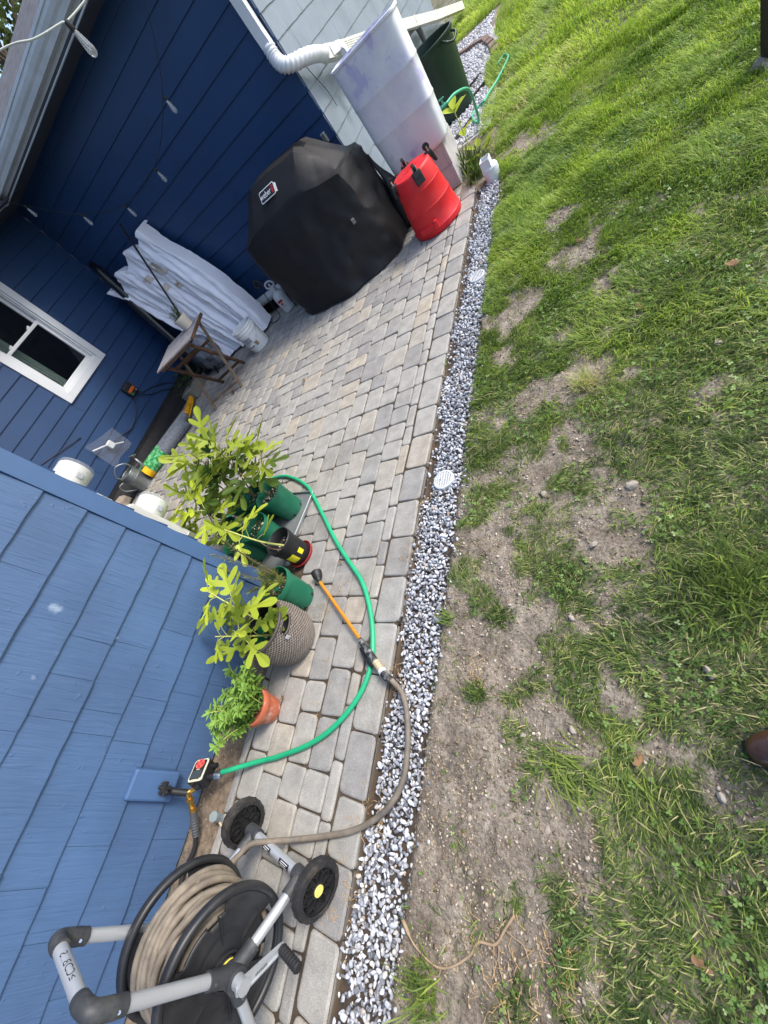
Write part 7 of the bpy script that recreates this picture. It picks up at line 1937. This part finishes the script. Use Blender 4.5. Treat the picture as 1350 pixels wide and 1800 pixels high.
def visible(x, y, pad=320):
    P = np.stack([x, y, np.full_like(x, -1.5)], -1) @ camR.T
    w = np.maximum(P[:, 2], 1e-3); u = 675 + 730.96 * P[:, 0] / w; v = 900 + 730.96 * P[:, 1] / w
    return (P[:, 2] > 0.1) & (u > -pad) & (u < 1350 + pad) & (v > -pad) & (v < 1800 + pad)

def blades(name, X, Y, Hh, W, az, bend, tone, matr=None):
    """three-segment curved blades: X,Y roots; Hh length; az lean azimuth; bend 0..1 how far it lies over"""
    n = len(X)
    Z = ground_z(X, Y) - 0.004
    dx, dy = np.cos(az), np.sin(az); px, py = -dy, dx
    V = np.zeros((n, 7, 3))
    ts = np.array([0.0, 0.35, 0.7, 1.0])
    ang0 = (1 - bend) * 1.45 + 0.05            # initial elevation
    x = np.zeros(n); z = np.zeros(n); el = ang0 + 0.15
    pts = [(x.copy(), z.copy())]
    for k in range(3):
        sl = Hh * (ts[k + 1] - ts[k]); x = x + sl * np.cos(el); z = z + sl * np.sin(el); pts.append((x.copy(), z.copy())); el = el - 0.30 - 0.75 * bend
    z3 = []
    for k, wk_ in enumerate((0.8, 1.0, 0.7)):
        xx, zz = pts[k]
        zz = np.maximum(zz, 0.002)
        for s, j in ((-1, 0), (1, 1)):
            V[:, 2 * k + j, 0] = X + dx * xx + px * s * W * 0.5 * wk_; V[:, 2 * k + j, 1] = Y + dy * xx + py * s * W * 0.5 * wk_; V[:, 2 * k + j, 2] = Z + zz
    xx, zz = pts[3]; zz = np.maximum(zz, 0.001)
    V[:, 6, 0] = X + dx * xx; V[:, 6, 1] = Y + dy * xx; V[:, 6, 2] = Z + zz
    base = (np.arange(n) * 7)[:, None]
    F4 = np.array([[0, 1, 3, 2], [2, 3, 5, 4]]); F3 = np.array([4, 5, 6])
    loops = np.concatenate([(base[:, :, None] + F4[None]).reshape(n, 8), base + F3[None]], 1).ravel()
    lt = np.tile([4, 4, 3], n)
    o = np_mesh(name, V.reshape(-1, 3), loops, lt, matr or M_GRASS, smooth=True, attrs={'tone': np.repeat(np.clip(tone, 0, 1), 7)})
    o['kind'] = 'stuff'
    return o

def blades2(name, X, Y, Hh, W, az, bend, tone):
    lush = rl.random(len(X)) < np.clip((Y - 0.5) / 2.9 + 0.5 * (fbm(X, Y, 2.2, 3, 231) - 0.5), 0, 1)
    for k, m_ in ((lush, M_LUSH), (~lush, M_GRASS)):
        if k.any(): blades(name, X[k], Y[k], Hh[k], W[k], az[k], bend[k], tone[k], m_)
def scatter(n, x0, x1, y0, y1, pw=1.2, dens=None):
    X = rl.uniform(x0, x1, n); Y = rl.uniform(y0, y1, n)
    c = cover(X, Y); k = (rl.random(n) < 0.03 * (X > GR_OUT + .03) + c ** pw) & visible(X, Y)
    if dens is not None: k &= rl.random(n) < dens(X, Y)
    return X[k], Y[k], c[k]
# near lawn: thin long blades lying over in clumps
X, Y, c = scatter(270000, -0.99, 1.1, -1.2, 3.0, 1.0, dens=lambda a, b: np.clip((3.0 - b) / 1.4, 0, 1))
cl = vnoise(X, Y, 13, 201); flow = 6.28 * fbm(X, Y, 3.2, 2, 202) * 1.6 + rl.normal(0, 0.75, len(X))
Hh = rl.uniform(0.022, 0.062, len(X)) * (0.55 + 0.75 * cl) * (0.6 + 0.4 * c); Hh *= np.where(rl.random(len(X)) < 0.07, 1.7, 1.0)
tone = 0.36 + 0.6 * (fbm(X, Y, 7, 3, 203) - 0.5) + rl.normal(0, 0.2, len(X)); tone = np.where(rl.random(len(X)) < 0.13, rl.uniform(.88, 1, len(X)), np.clip(tone, 0, .86))
blades2('grass', X, Y, Hh, rl.uniform(0.0014, 0.0034, len(X)), flow, np.clip(rl.normal(0.62, 0.2, len(X)), 0.05, 0.95), tone)
# middle lawn
X, Y, c = scatter(285000, -1.0, 1.35, 1.3, 5.2, 1.0, dens=lambda a, b: np.clip((b - 1.3) / 1.5, 0, 1))
flow = 6.28 * fbm(X, Y, 1.6, 2, 204) * 1.4 + rl.normal(0, 0.7, len(X)); cl = vnoise(X, Y, 7, 205)
Hh = rl.uniform(0.03, 0.085, len(X)) * (0.35 + 1.1 * cl ** 1.3)
tone = 0.50 + 0.7 * (fbm(X, Y, 3.4, 3, 206) - 0.5) + rl.normal(0, 0.14, len(X)); tone = np.where(rl.random(len(X)) < 0.035, rl.uniform(.88, 1, len(X)), np.clip(tone, 0.05, .86))
blades2('grass', X, Y, Hh, rl.uniform(0.0022, 0.0046, len(X)), flow, np.clip(rl.normal(0.42, 0.2, len(X)), 0.05, 0.9), tone)
# far lawn, longer
X, Y, c = scatter(175000, -2.3, 2.0, 5.2, 13.0, 1.0)
flow = 6.28 * fbm(X, Y, 0.9, 2, 207) * 1.2 + rl.normal(0, 0.6, len(X)); cl = vnoise(X, Y, 4, 208)
Hh = rl.uniform(0.05, 0.13, len(X)) * (0.35 + 1.1 * cl)
tone = 0.60 + 0.7 * (fbm(X, Y, 1.9, 3, 209) - 0.5) + rl.normal(0, 0.12, len(X)); tone = np.where(rl.random(len(X)) < 0.03, rl.uniform(.88, 1, len(X)), np.clip(tone, 0.1, .86))
blades('grass', X, Y, Hh, rl.uniform(0.004, 0.008, len(X)), flow, np.clip(rl.normal(0.36, 0.18, len(X)), 0.05, 0.85), tone, M_LUSH)
# sides and background so that the lawn goes on when looked at from elsewhere
X = rl.uniform(-8, 7, 24000); Y = rl.uniform(-3, 20, 24000); k = ~visible(X, Y, 0) & (X > 0.2) | (Y > 10.5); X, Y = X[k], Y[k]
blades('grass', X, Y, rl.uniform(0.05, 0.11, len(X)), rl.uniform(0.006, 0.012, len(X)), rl.uniform(0, 6.28, len(X)), rl.uniform(.2, .7, len(X)), np.clip(rl.normal(.5, .15, len(X)), 0, .85))

# clover and small round weeds
def clover(n, y0, y1, smin, smax, seed):
    X, Y, c = scatter(n, -0.98, 0.85, y0, y1, 0.7, dens=lambda a, b: np.clip((vnoise(a, b, 5.5, seed) - 0.40) * 3.2, 0.06, 1))
    m_ = len(X); Z = ground_z(X, Y) + rl.uniform(0.006, 0.032, m_) * (0.5 + 0.5 * c)
    S = rl.uniform(smin, smax, m_); a0 = rl.uniform(0, 6.28, m_)
    tilt = rl.normal(0, 0.3, (m_, 2))
    out = [(0, 0), (0.45, 0.42), (0.95, 0.40), (1.08, 0.12), (1.0, 0.0), (1.08, -0.12), (0.95, -0.40), (0.45, -0.42)]
    V = np.zeros((m_, 3, 8, 3))
    for l in range(3):
        a = a0 + l * 2.094 + rl.normal(0, .15, m_)
        for j, (p, q_) in enumerate(out):
            lx_ = (p * np.cos(a) - q_ * np.sin(a)) * S; ly_ = (p * np.sin(a) + q_ * np.cos(a)) * S
            V[:, l, j, 0] = X + lx_; V[:, l, j, 1] = Y + ly_; V[:, l, j, 2] = Z + lx_ * tilt[:, 0] + ly_ * tilt[:, 1] + S * 0.25 * abs(q_)
    FF = (np.arange(m_ * 3) * 8)[:, None] + np.arange(8)[None]
    tn = np.repeat(np.clip(0.45 + 0.5 * (fbm(X, Y, 5, 3, seed + 2) - .5) + rl.normal(0, .15, m_), 0, 1), 24)
    o = np_mesh('clover', V.reshape(-1, 3), FF.ravel(), np.full(m_ * 3, 8), M_CLOVER, attrs={'tone': tn}); o['kind'] = 'stuff'
M_CLOVER = leaf_mat('clover_leaf', srgb(66, 98, 40), srgb(136, 164, 84), rough=0.42, transl=0.22)
clover(11000, -0.95, 1.6, 0.004, 0.009, 221)
clover(15000, 1.6, 4.6, 0.0045, 0.0085, 225)

# ---- weed clumps one can tell apart -------------------------------------------------
def clump(x, y, n, h, spread, tone, label, seed, name='grass_clump', az=None, wid=0.004, bend=(0.2, 0.7), cat='grass clump', group=None, matr=None):
    r = random.Random(seed); bl = []
    for k in range(n):
        a = r.uniform(0, 6.28) if az is None else r.gauss(az, 0.55)
        p = Vector((x + r.gauss(0, spread), y + r.gauss(0, spread), 0)); p.z = float(ground_z(np.array([p.x]), np.array([p.y]))[0]) - 0.002
        if x < -1.2: p.z = 0.0
        L_ = h * r.uniform(.5, 1.1); bd = r.uniform(*bend)
        d = Vector((math.cos(a) * bd, math.sin(a) * bd, 1.05 - bd)).normalized()
        tip = p + d * L_ - Vector((0, 0, L_ * bd * .35)); tip.z = max(tip.z, p.z + .004)
        bl.append((p, tip, wid * r.uniform(.7, 1.3), (-math.sin(a), math.cos(a), 0), L_ * 0.14, min(1, max(0, tone + r.gauss(0, .13)))))
    o = leaf_strip_mesh(bl, name, matr or M_GRASS, None)
    return tag(o, label, cat, group)
clump(-0.345, 1.515, 230, 0.11, 0.022, 0.93, 'tuft of dead straw-coloured grass standing on bare soil in mid lawn', 1, wid=0.0022)
clump(-0.735, 0.165, 60, 0.07, 0.014, 0.3, 'lone dark green grass tuft on the bare soil near the gravel', 2)
clump(-0.69, 0.455, 70, 0.06, 0.022, 0.32, 'small round weed tuft on the bare soil beside the gravel, upper of two', 3)
clump(-0.46, 0.0, 60, 0.15, 0.045, 0.6, 'sweep of long pale green blades lying over in the middle of the bare soil', 4, az=-0.7, bend=(.72, .95), wid=0.0045)
clump(0.03, 0.56, 420, 0.13, 0.06, 0.45, 'thick upright clump of bright grass at the right edge of the lawn', 5, bend=(.1, .6))
clump(-0.90, 0.44, 45, 0.075, 0.014, 0.5, 'thin grass tuft growing over the gravel edge', 6, az=3.0)
clump(-0.83, -0.64, 150, 0.09, 0.035, 0.55, 'yellowish grass clump on the gravel edge near the dry root', 7)
clump(-1.28, 4.70, 160, 0.30, 0.05, 0.22, 'dark spiky grass clump against the concrete blocks', 8, bend=(.3, .85), az=-0.6, wid=0.009)
clump(-1.20, 4.45, 110, 0.26, 0.05, 0.26, 'dark grass clump drooping toward the white drain fitting', 9, bend=(.35, .9), az=-0.9, wid=0.009)
clump(-0.86, 5.2, 260, 0.14, 0.10, 0.92, 'patch of bleached straw grass beyond the white drain fitting', 10, wid=0.004, bend=(.4, .95))
clump(-1.02, 4.75, 200, 0.12, 0.12, 0.9, 'scruffy dry grass behind the white drain fitting', 11, wid=0.004, bend=(.4, .95))
clump(-1.163, 2.07, 26, 0.06, 0.012, 0.6, 'small grass tuft growing in the joint of the patio border', 12)
# leafy seedling by the concrete blocks
sd2 = thing('seedling', (-1.34, 5.2, 0), 'young plant with broad yellow-green leaves between the concrete blocks and the green bin', 'plant')
b_ = MB(); b_.tube([(-1.34, 5.2, 0.0), (-1.335, 5.18, 0.2), (-1.33, 5.17, 0.34)], 0.005, 6); b_.build('stem', M_FIGGREEN, sd2)
V, F, T = [], [], []
def oval(V, F, T, base, d, nrm, L_, w, tone):
    d = Vector(d).normalized(); s = d.cross(Vector(nrm)).normalized(); n_ = s.cross(d); b0 = len(V)
    for t__, ww in ((0, .02), (.2, .32), (.45, .5), (.7, .42), (.88, .2), (1, .0)):
        c_ = Vector(base) + d * L_ * t__ - n_ * (t__ ** 2) * L_ * .15
        V.append(c_ - s * w * ww + n_ * abs(ww) * w * .3); V.append(c_); V.append(c_ + s * w * ww + n_ * abs(ww) * w * .3)
    for k in range(5):
        F.append((b0 + 3 * k, b0 + 3 * k + 1, b0 + 3 * k + 4, b0 + 3 * k + 3)); F.append((b0 + 3 * k + 1, b0 + 3 * k + 2, b0 + 3 * k + 5, b0 + 3 * k + 4))
    T += [tone] * 18
for k, (z, L_, a) in enumerate(((.33, .17, -.5), (.33, .19, 1.6), (.31, .18, 2.6), (.30, .16, .6), (.2, .14, -1.4), (.14, .14, -.3), (.1, .13, 1.9))):
    oval(V, F, T, (-1.33, 5.17, z), (math.cos(a), math.sin(a), .45), (0, 0, 1), L_, .085, .75 + .05 * (k % 3))
np_mesh('leaf', V, [i for f in F for i in f], [4] * len(F), M_FIG, sd2, smooth=True, attrs={'tone': T})
sd3 = thing('seedling', (-1.12, 4.62, 0), 'low yellow-green leafy weed between the drain fitting and the concrete blocks', 'plant')
V, F, T = [], [], []
for k in range(9):
    a = k * .9; oval(V, F, T, (-1.12 + .05 * math.cos(a), 4.62 + .05 * math.sin(a), .05 + .02 * (k % 4)), (math.cos(a), math.sin(a), .6), (0, 0, 1), .12, .06, .5 + .06 * (k % 4))
np_mesh('leaf', V, [i for f in F for i in f], [4] * len(F), M_FIG, sd3, smooth=True, attrs={'tone': T})

# ---- drain grates ---------------------------------------------------------------------
def grate(x, y, label):
    t__ = thing('drain_grate', (x, y, 0), label, 'drain grate', 'round drain grates in the gravel')
    b2 = MB(); b2.lathe([(0.050, -0.02), (0.057, -0.02), (0.057, 0.004), (0.054, 0.0065), (0.047, 0.0065), (0.046, -0.004)], (x, y, 0), 40); b2.build('rim', M_WHITEPL, t__, smooth=True, angle=40)
    b2 = MB(); b2.disc((x, y, -0.008), 0.047, n=32); b2.build('sump', mat('drain_grey', srgb(110, 112, 114)), t__)  # plain grey disc below the bars
    ca, sa = math.cos(0.25), math.sin(0.25)
    for k in range(-4, 5):
        o_ = k * 0.0096; hl = math.sqrt(max(0.0001, 0.0475 ** 2 - o_ ** 2)); b2 = MB(); b2.bbox((x + o_ * ca, y + o_ * sa, 0.002), (0.0058, 2 * hl, 0.007), 0.001, rot=Matrix.Rotation(0.25, 3, 'Z'), seg=1); b2.build('grate_bar', M_WHITEPL, t__)
grate(-1.038, 1.165, 'round white slotted drain grate in the gravel, nearer one')
grate(-1.02, 2.845, 'round white slotted drain grate in the gravel, farther one near the covered grill')

# ---- dry root, sticks, leaves, stones --------------------------------------------------
def gp(u, v, z=0.0):
    """(kept from measuring) plain ground coordinates"""
    return (u, v, z)
M_ROOT = mat('dry_root', srgb(152, 130, 104), rough=0.85, var=0.2, vs=40)
root = thing('dry_root', (-0.72, -0.58, 0), 'long forked dry brown root lying on the bare soil and gravel edge', 'root')
def on_ground(pts, dz=0.006): return [Vector((x, y, max(-0.012, float(ground_z(np.array([x]), np.array([y]))[0])) + dz)) for x, y in pts]
mainp = [(-0.925, -0.515), (-0.875, -0.555), (-0.80, -0.572), (-0.745, -0.553), (-0.695, -0.51), (-0.672, -0.475), (-0.625, -0.463), (-0.598, -0.42), (-0.576, -0.385)]
pp = catmull(on_ground(mainp, 0.009), 6)
b_ = MB(); b_.tube(pp, [0.006 if i < 4 else 0.0028 + 0.0014 * (i / len(pp)) for i in range(len(pp))], 7); b_.build('main_root', M_ROOT, root, smooth=True)
for br in ([(-0.60, -0.425), (-0.575, -0.432), (-0.548, -0.437), (-0.535, -0.46)], [(-0.63, -0.465), (-0.632, -0.51), (-0.615, -0.545), (-0.59, -0.553)], [(-0.615, -0.46), (-0.615, -0.50), (-0.60, -0.53)], [(-0.78, -0.568), (-0.79, -0.592), (-0.83, -0.60)]):
    b_ = MB(); b_.tube(catmull(on_ground(br, 0.006), 5), 0.0017, 6); b_.build('side_root', M_ROOT, root, smooth=True)
r9 = random.Random(99)
STONES = [(-0.573, 0.062, .013, 'pale rounded stone on bare soil beside the long pale grass'), (-0.635, 0.035, .010, 'small sharp white stone lying alone on the bare soil'), (-0.765, 0.05, .012, ''), (-0.42, 0.10, .016, 'flat whitish stone among the long grass blades'),
          (-0.74, -0.17, .012, ''), (-0.735, -0.205, .011, ''), (-0.715, -0.335, .011, ''), (-0.74, -0.415, .012, ''), (-0.06, 0.30, .022, 'broad tan stone half sunk in the grass toward the right edge'), (-0.075, 0.01, .016, 'grey-brown stone just left of the boot'),
          (-0.205, 0.95, .026, 'flat tan stone in the dry grass, mid lawn'), (-0.53, 0.98, .018, 'grey stone at the top of the bare soil patch'), (0.12, 1.52, .028, 'pale flat stone far right in the lawn'), (-0.3, 0.08, .014, ''), (-0.34, 0.72, .018, 'rounded tan stone in the bare patch of the lawn'), (-0.49, -0.17, .012, ''), (-0.42, 0.45, .014, '')]
M_STONE = mat('field_stone', srgb(150, 141, 128), rough=0.9, var=0.25, vs=30, bump=0.4, bs=80, rand=0.2)
for i, (x, y, s, lb) in enumerate(STONES):
    rock('stone', (x, y, float(ground_z(np.array([x]), np.array([y]))[0]) + s * .25), (s, s * r9.uniform(.6, .85), s * .6), 40 + i, M_STONE, lb or 'small stone lying loose on the bare soil', 'stone', 'loose stones on the soil', rot=r9.uniform(0, 3))
M_DEADLEAF = mat('dead_leaf_brown', srgb(128, 98, 68), rough=0.85, var=0.25, vs=50)
def dead_leaf(x, y, z, L_, a, seed, label, col=None):
    V, F, T = [], [], []; r = random.Random(seed)
    for k in range(3):
        oval(V, F, T, (x, y, z + .004 + .003 * k), (math.cos(a + k * .9 - .9), math.sin(a + k * .9 - .9), .25 + .2 * r.random()), (r.uniform(-.5, .5), r.uniform(-.5, .5), 1), L_ * .6 * r.uniform(.6, 1), L_ * .3, .5)
    b2 = MB(); b2.add(V, F); return tag(b2.build('dead_leaf', col or M_DEADLEAF, None, smooth=True), label, 'dead leaf', 'dead leaves lying about')
DL = [(-4.19, 3.09, 0.003, .12, .8, 'curled brown leaf on the pavers beside the folding table foot'), (-2.72, 2.62, .003, .07, 2, 'pale dead leaf on the pavers before the covered grill'), (-2.05, 0.075, .003, .06, 1, 'crumpled brown leaf on the ground below the wicker basket'), (-1.80, 0.03, .003, .05, 0, 'brown leaf behind the terracotta pot'), (-0.545, -0.64, .004, .06, 4, 'orange dead leaf on the bare soil below the dry root'), (-1.63, 0.74, .006, .035, 1.2, 'scrap of dry leaf on the pavers by the green hose'), (-0.965, 0.45, .006, .03, .3, 'orange leaf on the gravel, close to the patio border'), (-1.0, 0.25, .006, .035, 2, 'brown leaf bits between border and gravel near the wand'), (-0.24, 0.05, .004, .05, 2.6, 'pale dry leaf in the grass left of the boot'), (-0.16, -0.33, .006, .05, 1, 'brown leaf low in the grass at the bottom right'), (-0.36, 2.62, .006, .06, .9, 'long tan leaf on the bare patch in the far lawn'), (0.22, 1.9, .02, .07, 1.4, 'white curled leaf far right in the lawn'), (-0.12, 1.87, .01, .05, .2, 'orange leaf in the mid lawn')]
for i, (x, y, z, L_, a, lb) in enumerate(DL): dead_leaf(x, y, z, L_, a, i, lb)
# straw wisps on the pavers and the bare soil
V_, F_ = [], []
ws = MB(); r8 = random.Random(8)
for (cx, cy, n_, sp) in ((-1.60, 0.60, 20, .05), (-1.66, 0.50, 26, .04), (-1.42, 0.78, 12, .05), (-1.49, 0.17, 10, .05), (-1.13, 0.20, 24, .05), (-1.14, -0.30, 26, .04), (-1.16, -0.52, 20, .04), (-1.2, -0.62, 10, .04), (-1.16, 0.75, 14, .03), (-1.52, -0.03, 8, .05), (-0.60, -0.56, 60, .06), (-0.75, 0.22, 22, .03), (-0.45, -0.45, 40, .06), (-1.15, 1.05, 14, .02)):
    for k in range(n_):
        x, y = cx + r8.gauss(0, sp), cy + r8.gauss(0, sp); a = r8.uniform(0, 6.28); L_ = r8.uniform(.015, .05); z = 0.004 if x < -1.17 else max(-.012, float(ground_z(np.array([x]), np.array([y]))[0])) + .006
        ws.tube([(x, y, z), (x + L_ * .5 * math.cos(a), y + L_ * .5 * math.sin(a), z + r8.uniform(.002, .009)), (x + L_ * math.cos(a + r8.gauss(0, .5)), y + L_ * math.sin(a + r8.gauss(0, .5)), z + .001)], 0.0009, 4, cap=False)
so = ws.build('straw', mat('straw', srgb(178, 148, 104), rough=0.85, var=0.3, vs=60)); so['kind'] = 'stuff'

# ---- brown boot at the right edge --------------------------------------------------------
boot = thing('boot', (0.10, 0.12, 0), 'rounded toe of a shiny brown boot standing in the grass at the right edge', 'boot')
def boot_mesh():
    sec = [(-0.035, .012, .030, .020), (-0.028, .026, .034, .030), (-0.012, .040, .038, .040), (0.02, .050, .044, .05), (0.06, .053, .046, .056), (0.10, .050, .055, .066), (0.14, .045, .07, .085), (0.18, .043, .09, .11), (0.22, .042, .10, .125), (0.25, .036, .10, .12), (0.265, .024, .09, .10)]
    V, F = [], []; n = 22; gz = 0.012
    for (t__, w, zc, h) in sec:
        for k in range(n):
            a = 2 * math.pi * k / n; s = math.sin(a); c = math.cos(a)
            zz = gz + max(0.006, zc * 0 + (h if s > 0 else 0.0) * max(0, s) ** .8 + 0.012 + (0 if s > 0 else 0.006 * s))
            V.append(Vector((t__, w * (abs(c) ** .8) * (1 if c > 0 else -1), zz)))
    m_ = len(sec)
    for i in range(m_ - 1):
        for k in range(n):
            k2 = (k + 1) % n; F.append((i * n + k, i * n + k2, (i + 1) * n + k2, (i + 1) * n + k))
    F.append(tuple(range(n))); F.append(tuple((m_ - 1) * n + k for k in range(n)))
    RZ = Matrix.Rotation(0.25, 3, 'Z') @ Matrix.Scale(0.86, 3); V = [RZ @ v + Vector((0.018, 0.125, 0)) for v in V]
    b2 = MB(); b2.add(V, F)
    M_LEATHER = mat('brown_leather', srgb(70, 46, 34), rough=0.32, var=0.18, vs=26, bump=0.25, bs=120, spec=0.6, coat=0.2)
    o_ = b2.build('upper', M_LEATHER, boot, smooth=True)
    sd_ = o_.modifiers.new('round', 'SUBSURF'); sd_.levels = 1; sd_.render_levels = 2
    so_ = MB(); pts = []
    for (t__, w) in ((-0.042, .0), (-0.038, .022), (-.022, .042), (.02, .056), (.07, .057), (.12, .05), (.18, .047), (.235, .044), (.268, .03), (.274, 0)): pts.append((t__, w))
    ring = [Vector((x, y, 0)) for x, y in pts] + [Vector((x, -y, 0)) for x, y in pts[-2:0:-1]]
    ring = [RZ @ v + Vector((0.018, 0.125, 0)) for v in ring]; k_ = len(ring)
    so_.add([v + Vector((0, 0, -.004)) for v in ring] + [v + Vector((0, 0, .020)) for v in ring], [(i, (i + 1) % k_, k_ + (i + 1) % k_, k_ + i) for i in range(k_)] + [tuple(range(k_))[::-1], tuple(k_ + i for i in range(k_))])
    so_.build('sole', M_BLACKRUB, boot)
    sh = MB(); sc2 = RZ @ Vector((0.19, 0, 0)) + Vector((0.018, 0.125, 0)); sh.lathe([(0.050, 0.09), (0.055, 0.13), (0.058, 0.20), (0.062, 0.26), (0.06, 0.265), (0.055, 0.262), (0.05, 0.14)], sc2, 28); sh.build('shaft', M_LEATHER, boot, smooth=True)
boot_mesh()

# ---- dark post at the far right ----------------------------------------------------------
post = thing('garden_post', (0.60, 3.40, 0), 'dark wooden post set in the lawn at the upper right edge', 'post')
b_ = MB(); b_.bbox((0.60, 3.40, 0.8), (0.085, 0.085, 1.7), 0.006, rot=Matrix.Rotation(0.3, 3, 'Z')); b_.build('post', mat('dark_post', srgb(58, 46, 38), rough=0.85, var=0.25, vs=10, bump=0.3), post)
b_ = MB(); b_.lathe([(0.0, 0.03), (0.075, 0.03), (0.1, 0.0), (0.11, -0.03)], (0.60, 3.37, 0), 20, fun=lambda a, z: 1 + .15 * math.sin(3 * a)); b_.build('footing', M_STONE, post, smooth=True)

# ---- trees behind the house ----------------------------------------------------------------
M_BARK = mat('bark', srgb(84, 74, 64), rough=0.95, var=0.3, vs=8, bump=0.6, bs=20)
M_TREELEAF = leaf_mat('tree_leaf', srgb(48, 66, 34), srgb(112, 130, 66), transl=0.3)
def tree(x, y, h, rad, nl, seed, label):
    r = random.Random(seed); t__ = thing('tree', (x, y, 0), label, 'tree', 'trees behind the house')
    tr = MB(); tr.tube(catmull([(x, y, 0), (x + .1, y, h * .3), (x - .1, y + .1, h * .6), (x, y, h * .85)], 6), [0.22 - 0.17 * i / 18 for i in range(19)], 10); tr.build('trunk', M_BARK, t__, smooth=True)
    cl = []
    for k in range(26):
        a = r.uniform(0, 6.28); zz = r.uniform(.38, 1.0); rr2 = rad * math.sqrt(max(.05, 1 - ((zz - .62) / .42) ** 2)) * r.uniform(.4, 1)
        c = Vector((x + rr2 * math.cos(a), y + rr2 * math.sin(a), h * zz)); cl.append(c)
        lb_ = MB(); lb_.tube([(x, y, h * min(.8, zz * .75)), Vector((x, y, h * zz * .85)).lerp(c, .55), c], [.05, .03, .012], 5); lb_.build('limb', M_BARK, t__)
    V, F, T = [], [], []
    for k in range(nl):
        c = r.choice(cl); p = c + Vector((r.gauss(0, rad * .2), r.gauss(0, rad * .2), r.gauss(0, h * .06))); d = Vector((r.gauss(0, 1), r.gauss(0, 1), r.gauss(0, .6))).normalized(); s = d.orthogonal().normalized(); L_ = r.uniform(.10, .18); b0 = len(V)
        V += [p, p + d * L_ * .5 + s * L_ * .32, p + d * L_, p + d * L_ * .5 - s * L_ * .32]; F.append((b0, b0 + 1, b0 + 2, b0 + 3)); T += [r.random()] * 4
    o = np_mesh('crown', V, [i for f in F for i in f], [4] * len(F), M_TREELEAF, t__, attrs={'tone': T}); 
tree(-10.6, 11.2, 8.5, 2.6, 9000, 1, 'leafy tree showing past the roof edge, nearer to the gutter')
tree(-13.8, 10.6, 9.5, 3.0, 9000, 2, 'leafy tree showing past the roof edge, farther left')
